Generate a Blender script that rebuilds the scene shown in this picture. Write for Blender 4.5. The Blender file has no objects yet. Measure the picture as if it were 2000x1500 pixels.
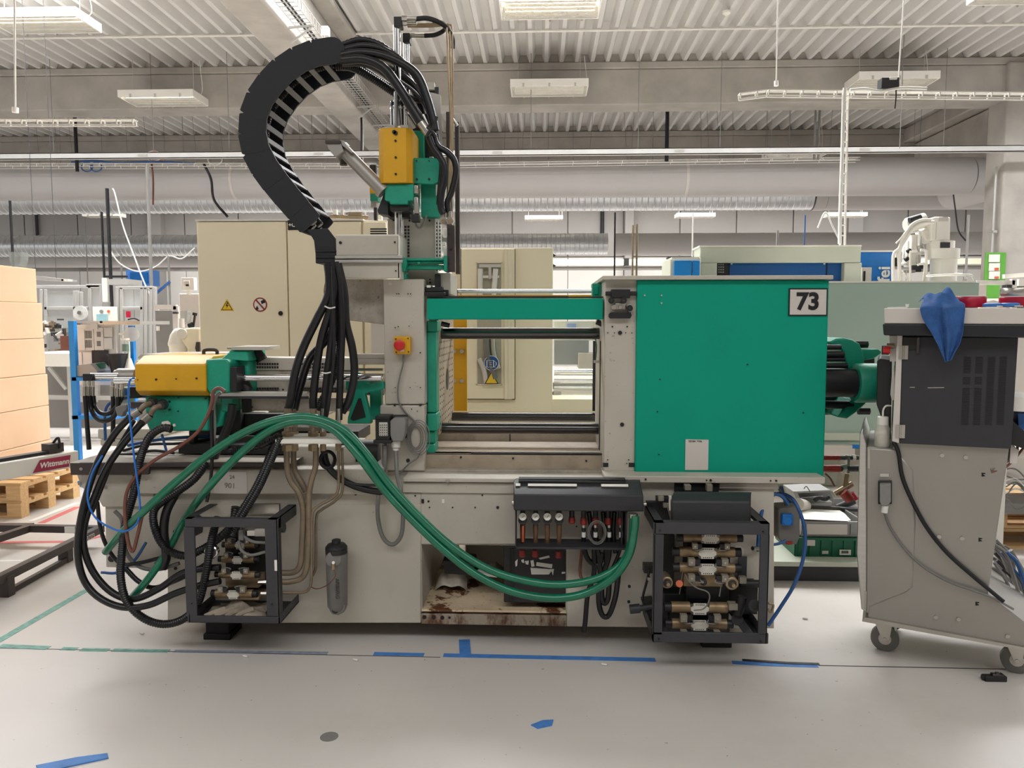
import bpy, math, random
from mathutils import Vector, Matrix
random.seed(7)
S = bpy.context.scene; COL = S.collection
# ---------------------------------------------------------------- camera
YAW, PITCH, F = math.radians(2.1), math.radians(4.65), 1500.0
CAM = Vector((0, 0, 1.6))
cd = bpy.data.cameras.new('camera'); cam = bpy.data.objects.new('camera', cd); COL.objects.link(cam)
cam.location = CAM; cam.rotation_euler = (math.pi/2 - PITCH, 0, YAW)
cd.sensor_width = 36; cd.lens = 27.0; cd.clip_end = 200; S.camera = cam
RM = Matrix.Rotation(YAW, 3, 'Z') @ Matrix.Rotation(math.pi/2 - PITCH, 3, 'X')
# ---------------------------------------------------------------- world, lights, exposure
S.view_settings.view_transform = 'Standard'; S.view_settings.look = 'None'
S.view_settings.gamma = 1; S.view_settings.use_curve_mapping = False
S.view_settings.exposure = 0.0
w = bpy.data.worlds.new('daylight'); S.world = w; w.use_nodes = True
w.node_tree.nodes['Background'].inputs[0].default_value = (.97, .985, 1.0, 1)
w.node_tree.nodes['Background'].inputs[1].default_value = 1.15
def area(name, loc, sx, sy, power, col=(.985, .99, 1), rot=(0, 0, 0)):
    l = bpy.data.lights.new(name, 'AREA'); l.shape = 'RECTANGLE'; l.size = sx; l.size_y = sy
    l.energy = power; l.color = col
    o = bpy.data.objects.new(name, l); COL.objects.link(o); o.location = loc; o.rotation_euler = rot
    return o
area('skylight_daylight', (-.5, 9.4, 6.45), 22, 1.8, 2500, rot=(math.radians(-18), 0, 0))
area('rear_fill_light', (0, 24, 6.2), 26, 2.0, 2600)  # added lamp to brighten the far bays, no known roof opening there
area('front_fill_light', (0, -2, 6.5), 14, 2.0, 430)  # added fill lamp behind the camera, lifts machine fronts and near floor
# ---------------------------------------------------------------- projection helpers (pixel of the 2000x1500 photo -> point at a real depth)
def ray(px, py): return RM @ Vector(((px-1000)/F, (750-py)/F, -1))
def P(px, py, Y):
    d = ray(px, py); return CAM + d*(Y/d.y)
def Q(px, py, z=0.0):
    d = ray(px, py); return CAM + d*((z-CAM.z)/d.z)
def R(px, Y): return px*Y/F
# ---------------------------------------------------------------- materials
MATS = {}
def lin(c): return tuple(((x/255)/12.92 if x <= 10 else (((x/255)+.055)/1.055)**2.4) for x in c)
def mat(name, c, rough=.5, metal=0, var=.06, scale=6, dirt=0, dirtc=(70, 58, 45), bump=0, bscale=60, spec=.5, alpha=1, trans=0, emit=0, coat=0, stretch=None, speck=0, edge=(.52, .78)):
    m = bpy.data.materials.new(name); m.use_nodes = True; n = m.node_tree.nodes; L = m.node_tree.links
    b = n['Principled BSDF']; c = lin(c)
    b.inputs['Roughness'].default_value = rough; b.inputs['Metallic'].default_value = metal
    b.inputs['Specular IOR Level'].default_value = spec; b.inputs['Alpha'].default_value = alpha
    b.inputs['Transmission Weight'].default_value = trans; b.inputs['Coat Weight'].default_value = coat
    tc = n.new('ShaderNodeTexCoord'); vec = tc.outputs['Object']
    if stretch:
        mp = n.new('ShaderNodeMapping'); mp.inputs['Scale'].default_value = stretch; L.new(vec, mp.inputs[0]); vec = mp.outputs[0]
    ns = n.new('ShaderNodeTexNoise'); ns.inputs['Scale'].default_value = scale; ns.inputs['Detail'].default_value = 6; L.new(vec, ns.inputs['Vector'])
    rp = n.new('ShaderNodeValToRGB')
    rp.color_ramp.elements[0].position = .3; rp.color_ramp.elements[1].position = .7
    rp.color_ramp.elements[0].color = tuple(x*(1-var) for x in c)+(1,); rp.color_ramp.elements[1].color = tuple(min(1, x*(1+var)) for x in c)+(1,)
    L.new(ns.outputs[0], rp.inputs[0]); out = rp.outputs[0]
    if dirt:
        n2 = n.new('ShaderNodeTexNoise'); n2.inputs['Scale'].default_value = scale*.8; n2.inputs['Detail'].default_value = 9; n2.inputs['Roughness'].default_value = .7
        n2.noise_dimensions = '4D'; n2.inputs['W'].default_value = 3.3; L.new(vec, n2.inputs['Vector'])
        r2 = n.new('ShaderNodeValToRGB'); r2.color_ramp.elements[0].position = edge[0]; r2.color_ramp.elements[1].position = edge[1]
        r2.color_ramp.elements[0].color = (0, 0, 0, 1); r2.color_ramp.elements[1].color = (dirt, dirt, dirt, 1); L.new(n2.outputs[0], r2.inputs[0])
        mx = n.new('ShaderNodeMix'); mx.data_type = 'RGBA'; L.new(r2.outputs[0], mx.inputs[0]); L.new(out, mx.inputs[6]); mx.inputs[7].default_value = lin(dirtc)+(1,)
        out = mx.outputs[2]
    if speck:
        n4 = n.new('ShaderNodeTexNoise'); n4.inputs['Scale'].default_value = 55; n4.inputs['Detail'].default_value = 3; L.new(vec, n4.inputs['Vector'])
        r4 = n.new('ShaderNodeValToRGB'); r4.color_ramp.elements[0].position = .69; r4.color_ramp.elements[1].position = .73
        r4.color_ramp.elements[0].color = (0, 0, 0, 1); r4.color_ramp.elements[1].color = (speck, speck, speck, 1); L.new(n4.outputs[0], r4.inputs[0])
        m4 = n.new('ShaderNodeMix'); m4.data_type = 'RGBA'; L.new(r4.outputs[0], m4.inputs[0]); L.new(out, m4.inputs[6]); m4.inputs[7].default_value = lin((78, 62, 48))+(1,)
        out = m4.outputs[2]
    L.new(out, b.inputs['Base Color'])
    if emit: b.inputs['Emission Color'].default_value = c+(1,); b.inputs['Emission Strength'].default_value = emit
    if bump:
        n3 = n.new('ShaderNodeTexNoise'); n3.inputs['Scale'].default_value = bscale; L.new(vec, n3.inputs['Vector'])
        bp = n.new('ShaderNodeBump'); bp.inputs['Strength'].default_value = bump; bp.inputs['Distance'].default_value = .01
        L.new(n3.outputs[0], bp.inputs['Height']); L.new(bp.outputs[0], b.inputs['Normal'])
    MATS[name] = m; return m
mat('beige', (186, 179, 166), .5, var=.06, scale=3, dirt=.35, dirtc=(132, 118, 98), speck=.35)
mat('beige_dirty', (166, 157, 144), .55, var=.1, scale=6, dirt=.75, dirtc=(96, 74, 54), speck=.6, edge=(.48, .7))
mat('rust_edge', (166, 152, 134), .6, var=.12, scale=9, dirt=1, dirtc=(92, 58, 36), speck=.8, edge=(.47, .58), stretch=(1.2, 1, .5))
mat('bed_rusty', (165, 150, 130), .5, var=.15, scale=8, dirt=.7, dirtc=(95, 68, 48))
mat('rust_tray', (222, 200, 168), .6, var=.12, scale=5, dirt=1, dirtc=(104, 62, 36), bump=.4, edge=(.53, .56), speck=.9)
mat('green', (0, 150, 124), .5, var=.03, scale=3, dirt=.12, dirtc=(0, 100, 84), spec=.2)
mat('green_cast', (18, 146, 118), .45, var=.1, scale=10, dirt=.25, dirtc=(10, 60, 48), bump=.15)
mat('green_hose', (4, 108, 78), .3, var=.14, scale=14, dirt=.35, dirtc=(5, 50, 40), coat=.4)
mat('yellow', (214, 160, 20), .42, var=.05, scale=5, dirt=.2, dirtc=(130, 95, 30))
mat('black', (26, 26, 28), .5, var=.2, scale=9)
mat('black_matte', (20, 20, 22), .75, var=.2, scale=9)
mat('chain', (24, 24, 30), .62, var=.1, scale=20)
mat('chain_bar', (92, 91, 90), .5)
mat('rubber', (17, 17, 20), .36, var=.2, scale=12, dirt=.1, dirtc=(60, 58, 56))
mat('rubber_grey', (112, 110, 106), .45, var=.12, scale=10)
mat('cable_brown', (112, 66, 52), .4, var=.15)
mat('cable_blue', (24, 110, 200), .35, var=.1)
mat('hose_blue', (40, 84, 140), .4, var=.15)
mat('cable_white', (222, 220, 214), .5)
mat('frame_dark', (56, 56, 59), .5, var=.1, scale=8, dirt=.25, dirtc=(40, 38, 36))
mat('frame_brown', (58, 50, 46), .5, var=.15, scale=8)
mat('steel', (190, 186, 178), .3, metal=1, var=.1, scale=5)
mat('steel_brushed', (200, 198, 192), .38, metal=.85, var=.06, scale=3, stretch=(1, 1, 20))
mat('stainless', (158, 154, 147), .42, metal=.6, var=.05, scale=2, bump=.05)
mat('chrome', (225, 225, 225), .12, metal=1, var=.03)
mat('chrome_dark', (90, 88, 88), .18, metal=1, var=.06)
mat('brass', (156, 136, 108), .4, metal=.6, var=.18, scale=18, dirt=.4)
mat('pipe_tan', (132, 117, 97), .42, metal=.3, var=.18, scale=14, dirt=.45, dirtc=(92, 66, 42))
mat('gold_coil', (140, 118, 88), .42, metal=.4, var=.25, scale=16, dirt=.8, dirtc=(40, 32, 26))
mat('nameplate', (200, 196, 184), .5, var=.08, scale=40)
mat('clear_plastic', (150, 142, 126), .3, var=.1, alpha=.75)
mat('grey_plastic', (128, 126, 122), .5)
mat('white_paint', (226, 222, 212), .5, var=.03)
mat('white_plastic', (236, 232, 222), .35, var=.03)
mat('paper', (228, 224, 216), .7, var=.03)
mat('label_grey', (204, 196, 188), .6, var=.03)
mat('ink', (12, 12, 14), .6)
mat('ink_grey', (120, 116, 108), .7)
mat('red', (190, 30, 30), .35, var=.08)
mat('red_knob', (150, 44, 34), .4, var=.2, scale=30, dirt=.3)
mat('crimson', (176, 22, 54), .35, var=.06)
mat('wine', (158, 44, 72), .5)
mat('cream', (242, 229, 199), .5, var=.03, scale=2)
mat('cream_edge', (232, 222, 196), .5, var=.03)
mat('sage', (160, 180, 168), .45, var=.03, scale=2)
mat('sage_grey', (192, 196, 180), .45, var=.03)
mat('blue_panel', (4, 108, 186), .4, var=.05)
mat('blue_bright', (10, 132, 214), .4, var=.05)
mat('blue_deep', (0, 78, 140), .35, var=.05)
mat('blue_box', (54, 110, 180), .5, var=.05)
mat('cloth_blue', (50, 92, 150), .9, var=.2, scale=30, bump=.5, bscale=300)
mat('cardboard', (228, 192, 158), .8, var=.05, scale=3, bump=.05)
mat('wood', (206, 170, 122), .7, var=.15, scale=6, stretch=(1, 8, 8))
mat('concrete', (174, 168, 160), .8, var=.14, scale=2.2, dirt=.3, dirtc=(134, 128, 120), bump=.15, bscale=20)
mat('ceiling_sheet', (212, 209, 205), .55, var=.04, scale=1.5)
mat('wall_panel', (178, 174, 168), .7, var=.05, scale=.7)
mat('wall_dark', (130, 126, 122), .7, var=.06, scale=.7)
mat('duct_grey', (180, 176, 174), .5, var=.03, scale=1)
mat('duct_steel', (200, 202, 204), .32, metal=.85, var=.12, scale=3, stretch=(8, 1, 1))
mat('alu', (196, 194, 190), .4, metal=.55, var=.06, scale=4)
mat('tray_white', (226, 222, 214), .45)
mat('glass', (225, 232, 232), .05, alpha=.18, spec=.6)
mat('glass_smoke', (150, 156, 150), .06, alpha=.45, spec=.6)
mat('lamp_glass', (235, 232, 222), .2, alpha=.35)
mat('tube_lit', (255, 250, 236), .4, emit=16)
mat('tube_dim', (235, 230, 215), .4, emit=.7)
mat('lamp_body', (240, 236, 228), .45, var=.02)
mat('reflector', (220, 214, 200), .22, metal=.8, var=.15, scale=12)
mat('amber', (104, 76, 52), .2, alpha=.85, var=.25)
mat('bottle', (226, 220, 206), .35, alpha=.6)
mat('green_crate', (10, 96, 66), .5, var=.08)
mat('grey_crate', (156, 154, 152), .55, var=.06)
mat('sign_green', (92, 158, 58), .5)
mat('sign_yellow', (232, 190, 36), .5)
mat('tape_faded', (140, 146, 160), .7, var=.2, scale=30)
mat('tape_blue', (72, 128, 196), .6, var=.15, scale=20)
mat('tape_green', (122, 168, 156), .7, var=.25, scale=25)
mat('tape_red', (206, 108, 104), .7, var=.1)
mat('glove', (150, 138, 122), .9, var=.3, scale=14, bump=.5)
mat('bag', (200, 194, 180), .6, var=.25, scale=10, bump=.6, bscale=20)
mat('bucket_black', (34, 33, 33), .55, var=.15)
mat('dark_box', (45, 45, 48), .55, var=.06, scale=20)
mat('desk_black', (28, 30, 34), .4)
mat('disc_plastic', (222, 222, 218), .3, alpha=.55)
mat('orange', (200, 96, 60), .5)
mat('screen', (150, 190, 196), .3)
def floor_mat():
    m = mat('floor_paint', (206, 200, 193), .38, var=.06, scale=.9, dirt=.45, dirtc=(172, 162, 152), bump=.03, bscale=9, spec=.45)
    n = m.node_tree.nodes; L = m.node_tree.links; b = n['Principled BSDF']
    src = b.inputs['Base Color'].links[0].from_socket
    tc = [x for x in n if x.type == 'TEX_COORD'][0]
    sp = n.new('ShaderNodeTexNoise'); sp.inputs['Scale'].default_value = 38; sp.inputs['Detail'].default_value = 2; L.new(tc.outputs['Object'], sp.inputs['Vector'])
    r = n.new('ShaderNodeValToRGB'); r.color_ramp.elements[0].position = .735; r.color_ramp.elements[1].position = .76
    r.color_ramp.elements[0].color = (0, 0, 0, 1); r.color_ramp.elements[1].color = (.6, .6, .6, 1); L.new(sp.outputs[0], r.inputs[0])
    mx = n.new('ShaderNodeMix'); mx.data_type = 'RGBA'; L.new(r.outputs[0], mx.inputs[0]); L.new(src, mx.inputs[6]); mx.inputs[7].default_value = lin((70, 64, 60))+(1,)
    L.new(mx.outputs[2], b.inputs['Base Color'])
floor_mat()
# ---------------------------------------------------------------- mesh builder
class MB:
    def __init__(s, m='beige'): s.pc = []; s.v = []; s.f = []; s.mi = []; s.ms = []; s.m = m
    def idx(s):
        if s.m not in s.ms: s.ms.append(s.m)
        return s.ms.index(s.m)
    def add(s, vs, fs, m=None):
        if m: s.m = m
        o = len(s.v); s.pc.append((o, len(s.f))); s.v += [Vector(v) for v in vs]; k = s.idx()
        for f in fs: s.f.append(tuple(i+o for i in f)); s.mi.append(k)
        return s
    def box(s, x0, x1, y0, y1, z0, z1, m=None):
        x0, x1 = sorted((x0, x1)); y0, y1 = sorted((y0, y1)); z0, z1 = sorted((z0, z1))
        v = [(x, y, z) for x in (x0, x1) for y in (y0, y1) for z in (z0, z1)]
        return s.add(v, [(0, 1, 3, 2), (4, 6, 7, 5), (0, 4, 5, 1), (2, 3, 7, 6), (0, 2, 6, 4), (1, 5, 7, 3)], m)
    def pb(s, a, b, c, d, Y, dep, m=None):      # box whose front face fills pixel rect a,b,c,d on the plane Y
        p = P(a, (b+d)/2, Y); q = P(c, (b+d)/2, Y); t = P((a+c)/2, b, Y); u = P((a+c)/2, d, Y)
        return s.box(p.x, q.x, Y, Y+dep, u.z, t.z, m)
    def obox(s, c, ax, ay, az, m=None):         # oriented box: centre, half-axis vectors
        c = Vector(c); ax = Vector(ax); ay = Vector(ay); az = Vector(az)
        v = [c+i*ax+j*ay+k*az for i in (-1, 1) for j in (-1, 1) for k in (-1, 1)]
        return s.add(v, [(0, 1, 3, 2), (4, 6, 7, 5), (0, 4, 5, 1), (2, 3, 7, 6), (0, 2, 6, 4), (1, 5, 7, 3)], m)
    def bar(s, p, q, w, h, m=None, up=(0, 0, 1)):   # square bar between two points
        p = Vector(p); q = Vector(q); d = (q-p); L = d.length; d.normalize(); up = Vector(up)
        if abs(d.dot(up)) > .95: up = Vector((0, 1, 0))
        a = d.cross(up).normalized(); b = a.cross(d).normalized()
        return s.obox((p+q)/2, d*L/2, a*w/2, b*h/2, m)
    def prism(s, pts, Y, dep, m=None):          # pixel outline extruded in depth
        n = len(pts); f = [P(x, y, Y) for x, y in pts]; b = [Vector((v.x, Y+dep, v.z)) for v in f]
        return s.add(f+b, [tuple(range(n)), tuple(range(2*n-1, n-1, -1))]+[(i, i+n, (i+1) % n+n, (i+1) % n) for i in range(n)], m)
    def poly(s, pts, d, m=None):                # 3D outline extruded by vector d
        n = len(pts); f = [Vector(v) for v in pts]; b = [v+Vector(d) for v in f]
        return s.add(f+b, [tuple(range(n)), tuple(range(2*n-1, n-1, -1))]+[(i, i+n, (i+1) % n+n, (i+1) % n) for i in range(n)], m)
    def cyl(s, p, q, r, r2=None, n=20, m=None, cap=True):
        p = Vector(p); q = Vector(q); d = (q-p).normalized(); r2 = r if r2 is None else r2
        u = Vector((0, 0, 1)) if abs(d.z) < .9 else Vector((1, 0, 0))
        a = d.cross(u).normalized(); b = d.cross(a)
        c = [(math.cos(2*math.pi*i/n), math.sin(2*math.pi*i/n)) for i in range(n)]
        v = [p+a*x*r+b*y*r for x, y in c]+[q+a*x*r2+b*y*r2 for x, y in c]
        fs = [(i, (i+1) % n, (i+1) % n+n, i+n) for i in range(n)]
        if cap: fs += [tuple(range(n-1, -1, -1)), tuple(range(n, 2*n))]
        return s.add(v, fs, m)
    def lathe(s, p, ax, prof, n=24, m=None):    # prof: (distance along axis, radius)
        p = Vector(p); d = Vector(ax).normalized(); u = Vector((0, 0, 1)) if abs(d.z) < .9 else Vector((1, 0, 0))
        a = d.cross(u).normalized(); b = d.cross(a); v = []; fs = []
        for t, r in prof:
            for i in range(n): v.append(p+d*t+a*math.cos(2*math.pi*i/n)*r+b*math.sin(2*math.pi*i/n)*r)
        for j in range(len(prof)-1):
            for i in range(n): fs.append((j*n+i, j*n+(i+1) % n, (j+1)*n+(i+1) % n, (j+1)*n+i))
        fs += [tuple(range(n-1, -1, -1)), tuple(range((len(prof)-1)*n, len(prof)*n))]
        return s.add(v, fs, m)
    def tube(s, pts, r, m=None, n=10, res=6, rib=0, smooth=True):
        pts = [Vector(p) for p in pts]
        if smooth and len(pts) > 2:
            q = [2*pts[0]-pts[1]]+pts+[2*pts[-1]-pts[-2]]; o = []
            for i in range(1, len(q)-2):
                a, b, c, d = q[i-1:i+3]
                k = res if not rib else max(4, int((c-b).length/rib*2))
                for j in range(k):
                    t = j/k
                    o.append(.5*((2*b)+(c-a)*t+(2*a-5*b+4*c-d)*t*t+(3*b-a-3*c+d)*t**3))
            pts = o+[pts[-1]]
        d0 = (pts[1]-pts[0]).normalized(); u = Vector((0, 1, 0)) if abs(d0.y) < .9 else Vector((1, 0, 0))
        a = d0.cross(u).normalized(); v = []; N = len(pts)
        for i, p in enumerate(pts):
            d = (pts[min(i+1, N-1)]-pts[max(i-1, 0)]).normalized()
            a = (a-d*a.dot(d)).normalized(); b = d.cross(a)
            rr = r*(1 if not rib or i % 2 else .86)
            for k in range(n): v.append(p+(a*math.cos(2*math.pi*k/n)+b*math.sin(2*math.pi*k/n))*rr)
        fs = [(j*n+i, j*n+(i+1) % n, (j+1)*n+(i+1) % n, (j+1)*n+i) for j in range(N-1) for i in range(n)]
        fs += [tuple(range(n-1, -1, -1)), tuple(range((N-1)*n, N*n))]
        return s.add(v, fs, m)
    def ptube(s, pts, rpx, Y=None, m=None, **k): # pixel path, per point (px,py[,Y]); radius in px
        q = [P(p[0], p[1], p[2] if len(p) > 2 else Y) for p in pts]
        Ym = sum(v.y for v in q)/len(q)
        return s.tube(q, R(rpx, Ym), m, **k)
    def hexa(s, p, q, r, m=None): return s.cyl(p, q, r, n=6, m=m)
SPLIT = {'guide_strip', 'carriage', 'side_connector', 'barrel', 'sensor_box', 'spacer', 'bracket_rail', 'end_nut', 'clamp_rod', 'hinge', 'cable_tie', 'heater_rod', 'lift_ring', 'rod_end', 'support_leg', 'shadow_box', 'under_table', 'ring', 'inner_pipe', 'top_edge', 'valve_fitting', 'frame', 'unit', 'terminal_box', 'mould_block', 'manifold_top', 'pipe_fitting', 'hanger_rod', 'label_sticker', 'screw', 'sheet_print', 'bracket'}
def root(o):
    while o.parent: o = o.parent
    return o
def wm(o):
    r = root(o); return Matrix.Translation(r.location) @ r.rotation_euler.to_matrix().to_4x4()
def obj(name, mb, parent=None, bev=0, smooth=True, local=False, label=None, kind=None):
    if name in SPLIT and len(mb.pc) > 1 and kind is None:
        first = None; ends = mb.pc[1:]+[(len(mb.v), len(mb.f))]
        for (v0, f0), (v1, f1) in zip(mb.pc, ends):
            s = MB(mb.ms[mb.mi[f0]]); s.add(mb.v[v0:v1], [tuple(i-v0 for i in f) for f in mb.f[f0:f1]])
            s.pc = [(0, 0)]; o = obj(name, s, parent, bev, smooth, local, label if first is None else None)
            first = first or o
        return first
    me = bpy.data.meshes.new(name)
    inv = Matrix.Identity(4)
    if parent and not local: inv = wm(parent).inverted()
    me.from_pydata([tuple(inv @ v) for v in mb.v], [], mb.f)
    for k in mb.ms: me.materials.append(MATS[k])
    me.polygons.foreach_set('material_index', mb.mi)
    if smooth:
        me.polygons.foreach_set('use_smooth', [True]*len(me.polygons)); me.set_sharp_from_angle(angle=math.radians(38))
    me.update()
    o = bpy.data.objects.new(name, me); COL.objects.link(o)
    if parent: o.parent = parent
    if bev:
        b = o.modifiers.new('bevel', 'BEVEL'); b.width = bev; b.segments = 2; b.limit_method = 'ANGLE'; b.angle_limit = math.radians(50)
    if label: o['label'] = label
    if kind: o['kind'] = kind
    return o
def tag(o, label, cat, group=None):
    o['label'] = label; o['category'] = cat
    if group: o['group'] = group
    return o
def thing(name, label, cat, loc, rotz=0, group=None):
    o = bpy.data.objects.new(name, None); COL.objects.link(o); o.location = loc; o.rotation_euler = (0, 0, rotz); o.empty_display_size = .05
    return tag(o, label, cat, group)
def struct(name, mb, **k): return obj(name, mb, kind='structure', **k)
def link_copy(o, off, parent=None):
    c = o.copy(); COL.objects.link(c); c.location = o.location+Vector(off)
    if parent: c.parent = parent
    return c
def text(name, s, h, loc, parent, m='ink', rx=math.pi/2, rz=0, roll=0, bold=0, ext=.0006, local=False, label=None, shear=0, align='CENTER'):
    cu = bpy.data.curves.new(name, 'FONT'); cu.body = s; cu.size = h/.7; cu.align_x = align; cu.align_y = 'CENTER'; cu.extrude = ext; cu.offset = bold; cu.shear = shear
    cu.resolution_u = 4
    t = bpy.data.objects.new('tmp', cu); COL.objects.link(t)
    me = bpy.data.meshes.new_from_object(t.evaluated_get(bpy.context.evaluated_depsgraph_get()))
    bpy.data.objects.remove(t)
    M = Matrix.Translation(loc) @ Matrix.Rotation(rz, 4, 'Z') @ Matrix.Rotation(rx, 4, 'X') @ Matrix.Rotation(roll, 4, 'Z')
    if parent and not local: M = wm(parent).inverted() @ M
    me.transform(M); me.materials.clear(); me.materials.append(MATS[m]); me.name = name
    o = bpy.data.objects.new(name, me); COL.objects.link(o)
    if parent: o.parent = parent
    if label: o['label'] = label
    return o
# ================================================================ THE HALL
struct('floor', MB('floor_paint').box(-24, 24, -8, 30, -.1, 0))
CZ = 6.0
def sheet(y0, y1, x0, x1, p=.26):
    b = MB('ceiling_sheet'); n = int((x1-x0)/p); prof = []
    for i in range(n):
        x = x0+i*p; prof += [(x, CZ), (x+.06, CZ), (x+.105, CZ+.13), (x+p-.045, CZ+.13)]
    vs = [(x, y0, z) for x, z in prof]+[(x, y1, z) for x, z in prof]; k = len(prof)
    b.add(vs, [(i, i+1, i+1+k, i+k) for i in range(k-1)])
    return b
struct('ceiling', sheet(10.6, 18.34, -21, 20), smooth=False)
struct('ceiling', sheet(18.8, 22.6, -21, 20), smooth=False)
struct('ceiling', sheet(25.4, 28, -21, 20), smooth=False)
struct('ceiling', sheet(-8, -3.2, -14, 14), smooth=False)
struct('ceiling', sheet(-.8, 8.4, -14, 14), smooth=False)
# rear wall of upright panels, each panel its own piece
struct('wall_front', MB('wall_panel').box(-14, 14, -8.2, -8, 0, 6.2))
struct('wall_left', MB('wall_panel').box(-14.2, -14, -8, 3.5, 0, 6.2))
struct('wall_right', MB('wall_panel').box(14, 14.2, -8, 3.5, 0, 6.2))
bw = struct('wall_back', MB('wall_dark').box(-21, 20, 28.1, 28.3, 0, 6.2))
pan = obj('panel', MB('wall_panel').box(-21, -19.02, 28.0, 28.1, 0, 3.9), bw, bev=.01)
for i in range(1, 20): link_copy(pan, (2*i, 0, 0), bw)
pan = obj('panel', MB('wall_dark').box(-21, -19.04, 28.02, 28.1, 3.93, 6.1), bw, bev=.01)
for i in range(1, 20): link_copy(pan, (2*i, 0, 0), bw)
for x, ww in ((-14.2, .45), (3.0, .3), (10.8, .5)): obj('pier', MB('wall_dark').box(x, x+ww, 27.7, 28.0, 0, 6.1), bw)
# concrete beams across the hall
def beam(y0, y1, zb, x0, x1):
    b = MB('concrete').box(x0, x1, y0, y1, zb, CZ-.12); b.box(x0, x1, y0-.02, y1+.02, CZ-.12, CZ); b.box(x0, x1, y0+.03, y1-.03, CZ, CZ+.2)
    return struct('trim_1', b, bev=.02)
beam(13.5, 14.0, 5.29, -20, 8.2)
beam(18.3, 18.75, 5.35, -20, 20)
beam(22.6, 23.0, 5.1, -20, 20)
struct('trim_2', MB('concrete').box(-3.58, -3.08, 6, 27.9, 5.14, 5.9).box(-3.58, -2.82, 6, 27.9, 5.9, 6.0), bev=.03)
struct('trim_3', MB('concrete').box(8.3, 8.8, 6, 27.9, 5.68, 6).box(8.55, 8.8, 14, 22, 4.7, 5.66), bev=.03)
cl = struct('trim_4', MB('concrete').box(7.76, 8.22, 13.42, 13.98, 0, 5.9), bev=.03)
obj('conduit', MB('alu').cyl((7.68, 13.5, .2), (7.68, 13.5, 4.2), .02).box(7.66, 7.72, 13.45, 13.6, 3.1, 3.14), cl)
obj('notice_board', MB('sign_green').pb(1923, 493, 1963, 600, 13.36, .03), cl, bev=.006)
for a, b_ in ((497, 512), (514, 529), (530, 545)): obj('notice', MB('paper').pb(1932, a, 1953, b_, 13.34, .015), cl)
obj('notice', MB('orange').pb(1943, 523, 1951, 528, 13.33, .012).pb(1943, 540, 1951, 544, 13.33, .012), cl)
obj('notice', MB('paper').pb(1926, 583, 1960, 600, 13.32, .02), cl)
# conduit clipped under the roof sheet
for yy in (12.0, 21.9):
    tag(obj('roof_conduit', MB('tray_white').cyl((-12, yy, 5.97), (12, yy, 5.97), .018, n=8)), 'thin pale conduit running across the '+('nearer ribbed ceiling before the big beam' if yy < 15 else 'far ribbed ceiling near the second beam'), 'conduit')
tag(obj('roof_cable_group', MB('black_matte').cyl((-11.2, 20, 5.97), (-6.2, 20, 5.97), .025, n=8)), 'dark cable lying across the far left ribbed ceiling', 'cable')
# ---- ducts
def hduct(name, Y, zc, r, x0, x1, m, label, rings=0, bend=False, cat='duct'):
    t = thing(name, label, cat, ((x0+x1)/2, Y, zc))
    b = MB(m); N = 32
    if rings:
        prof = []; x = x0
        while x < x1-rings: prof += [(x-x0, r), (x-x0+rings*.86, r), (x-x0+rings*.93, r+.012)]; x += rings
        b.lathe((x0, Y, zc), (1, 0, 0), prof, n=N)
    else: b.cyl((x0, Y, zc), (x1, Y, zc), r, n=N)
    obj('duct_run', b, t)
    if bend:
        e = MB(m); pts = [Vector((x1-.01, Y, zc))]
        for k in range(1, 9):
            a = k/8*math.pi/2; pts.append(Vector((x1+math.sin(a)*.75, Y+.75*(1-math.cos(a)), zc)))
        pts.append(Vector((x1+.75, Y+1.9, zc))); e.tube(pts, r, smooth=False, n=N); obj('elbow', e, t)
    return t
z = lambda py, Y, px=1055: P(px, py, Y).z
d1 = hduct('fabric_duct', 15.0, z(350, 15), .35, -20, P(1890, 330, 15).x, 'duct_grey', 'big matt grey air duct crossing the whole hall, topmost of the three', bend=True)
for px in (460, 1335): obj('seam', MB('label_grey').cyl((P(px, 350, 15).x, 15, z(350, 15)), (P(px, 350, 15).x+.05, 15, z(350, 15)), .356, n=32), d1)
d2 = hduct('spiral_duct', 17.7, z(388, 18.0), .33, -20, P(1584, 390, 17.7).x, 'duct_steel', 'spiral ribbed galvanised duct right below the big grey duct', rings=.14)
xa = P(1590, 390, 17.7).x
t = hduct('smooth_duct', 17.7, z(388, 18.0), .34, xa+.21, 14, 'duct_grey', 'smooth dark grey duct continuing the spiral duct towards the column')
obj('collar', MB('duct_grey').cyl((xa-.05, 17.7, z(388, 18)), (xa+.2, 17.7, z(388, 18)), .35, n=32), t)
xb = P(1190, 477, 20).x
hduct('spiral_duct', 20.0, z(477, 20), .27, -20, xb, 'duct_steel', 'lowest bright spiral duct, behind the cream cabinets', rings=.12)
hduct('smooth_duct', 20.0, z(478, 20), .28, xb+.14, 16, 'duct_grey', 'lowest smooth pale duct, behind the blue windowed machine')
obj_b = hduct('pale_bulkhead', 22, z(505, 22), .22, -20, -9.2, 'duct_grey', 'pale round duct low on the far left wall')
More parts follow.
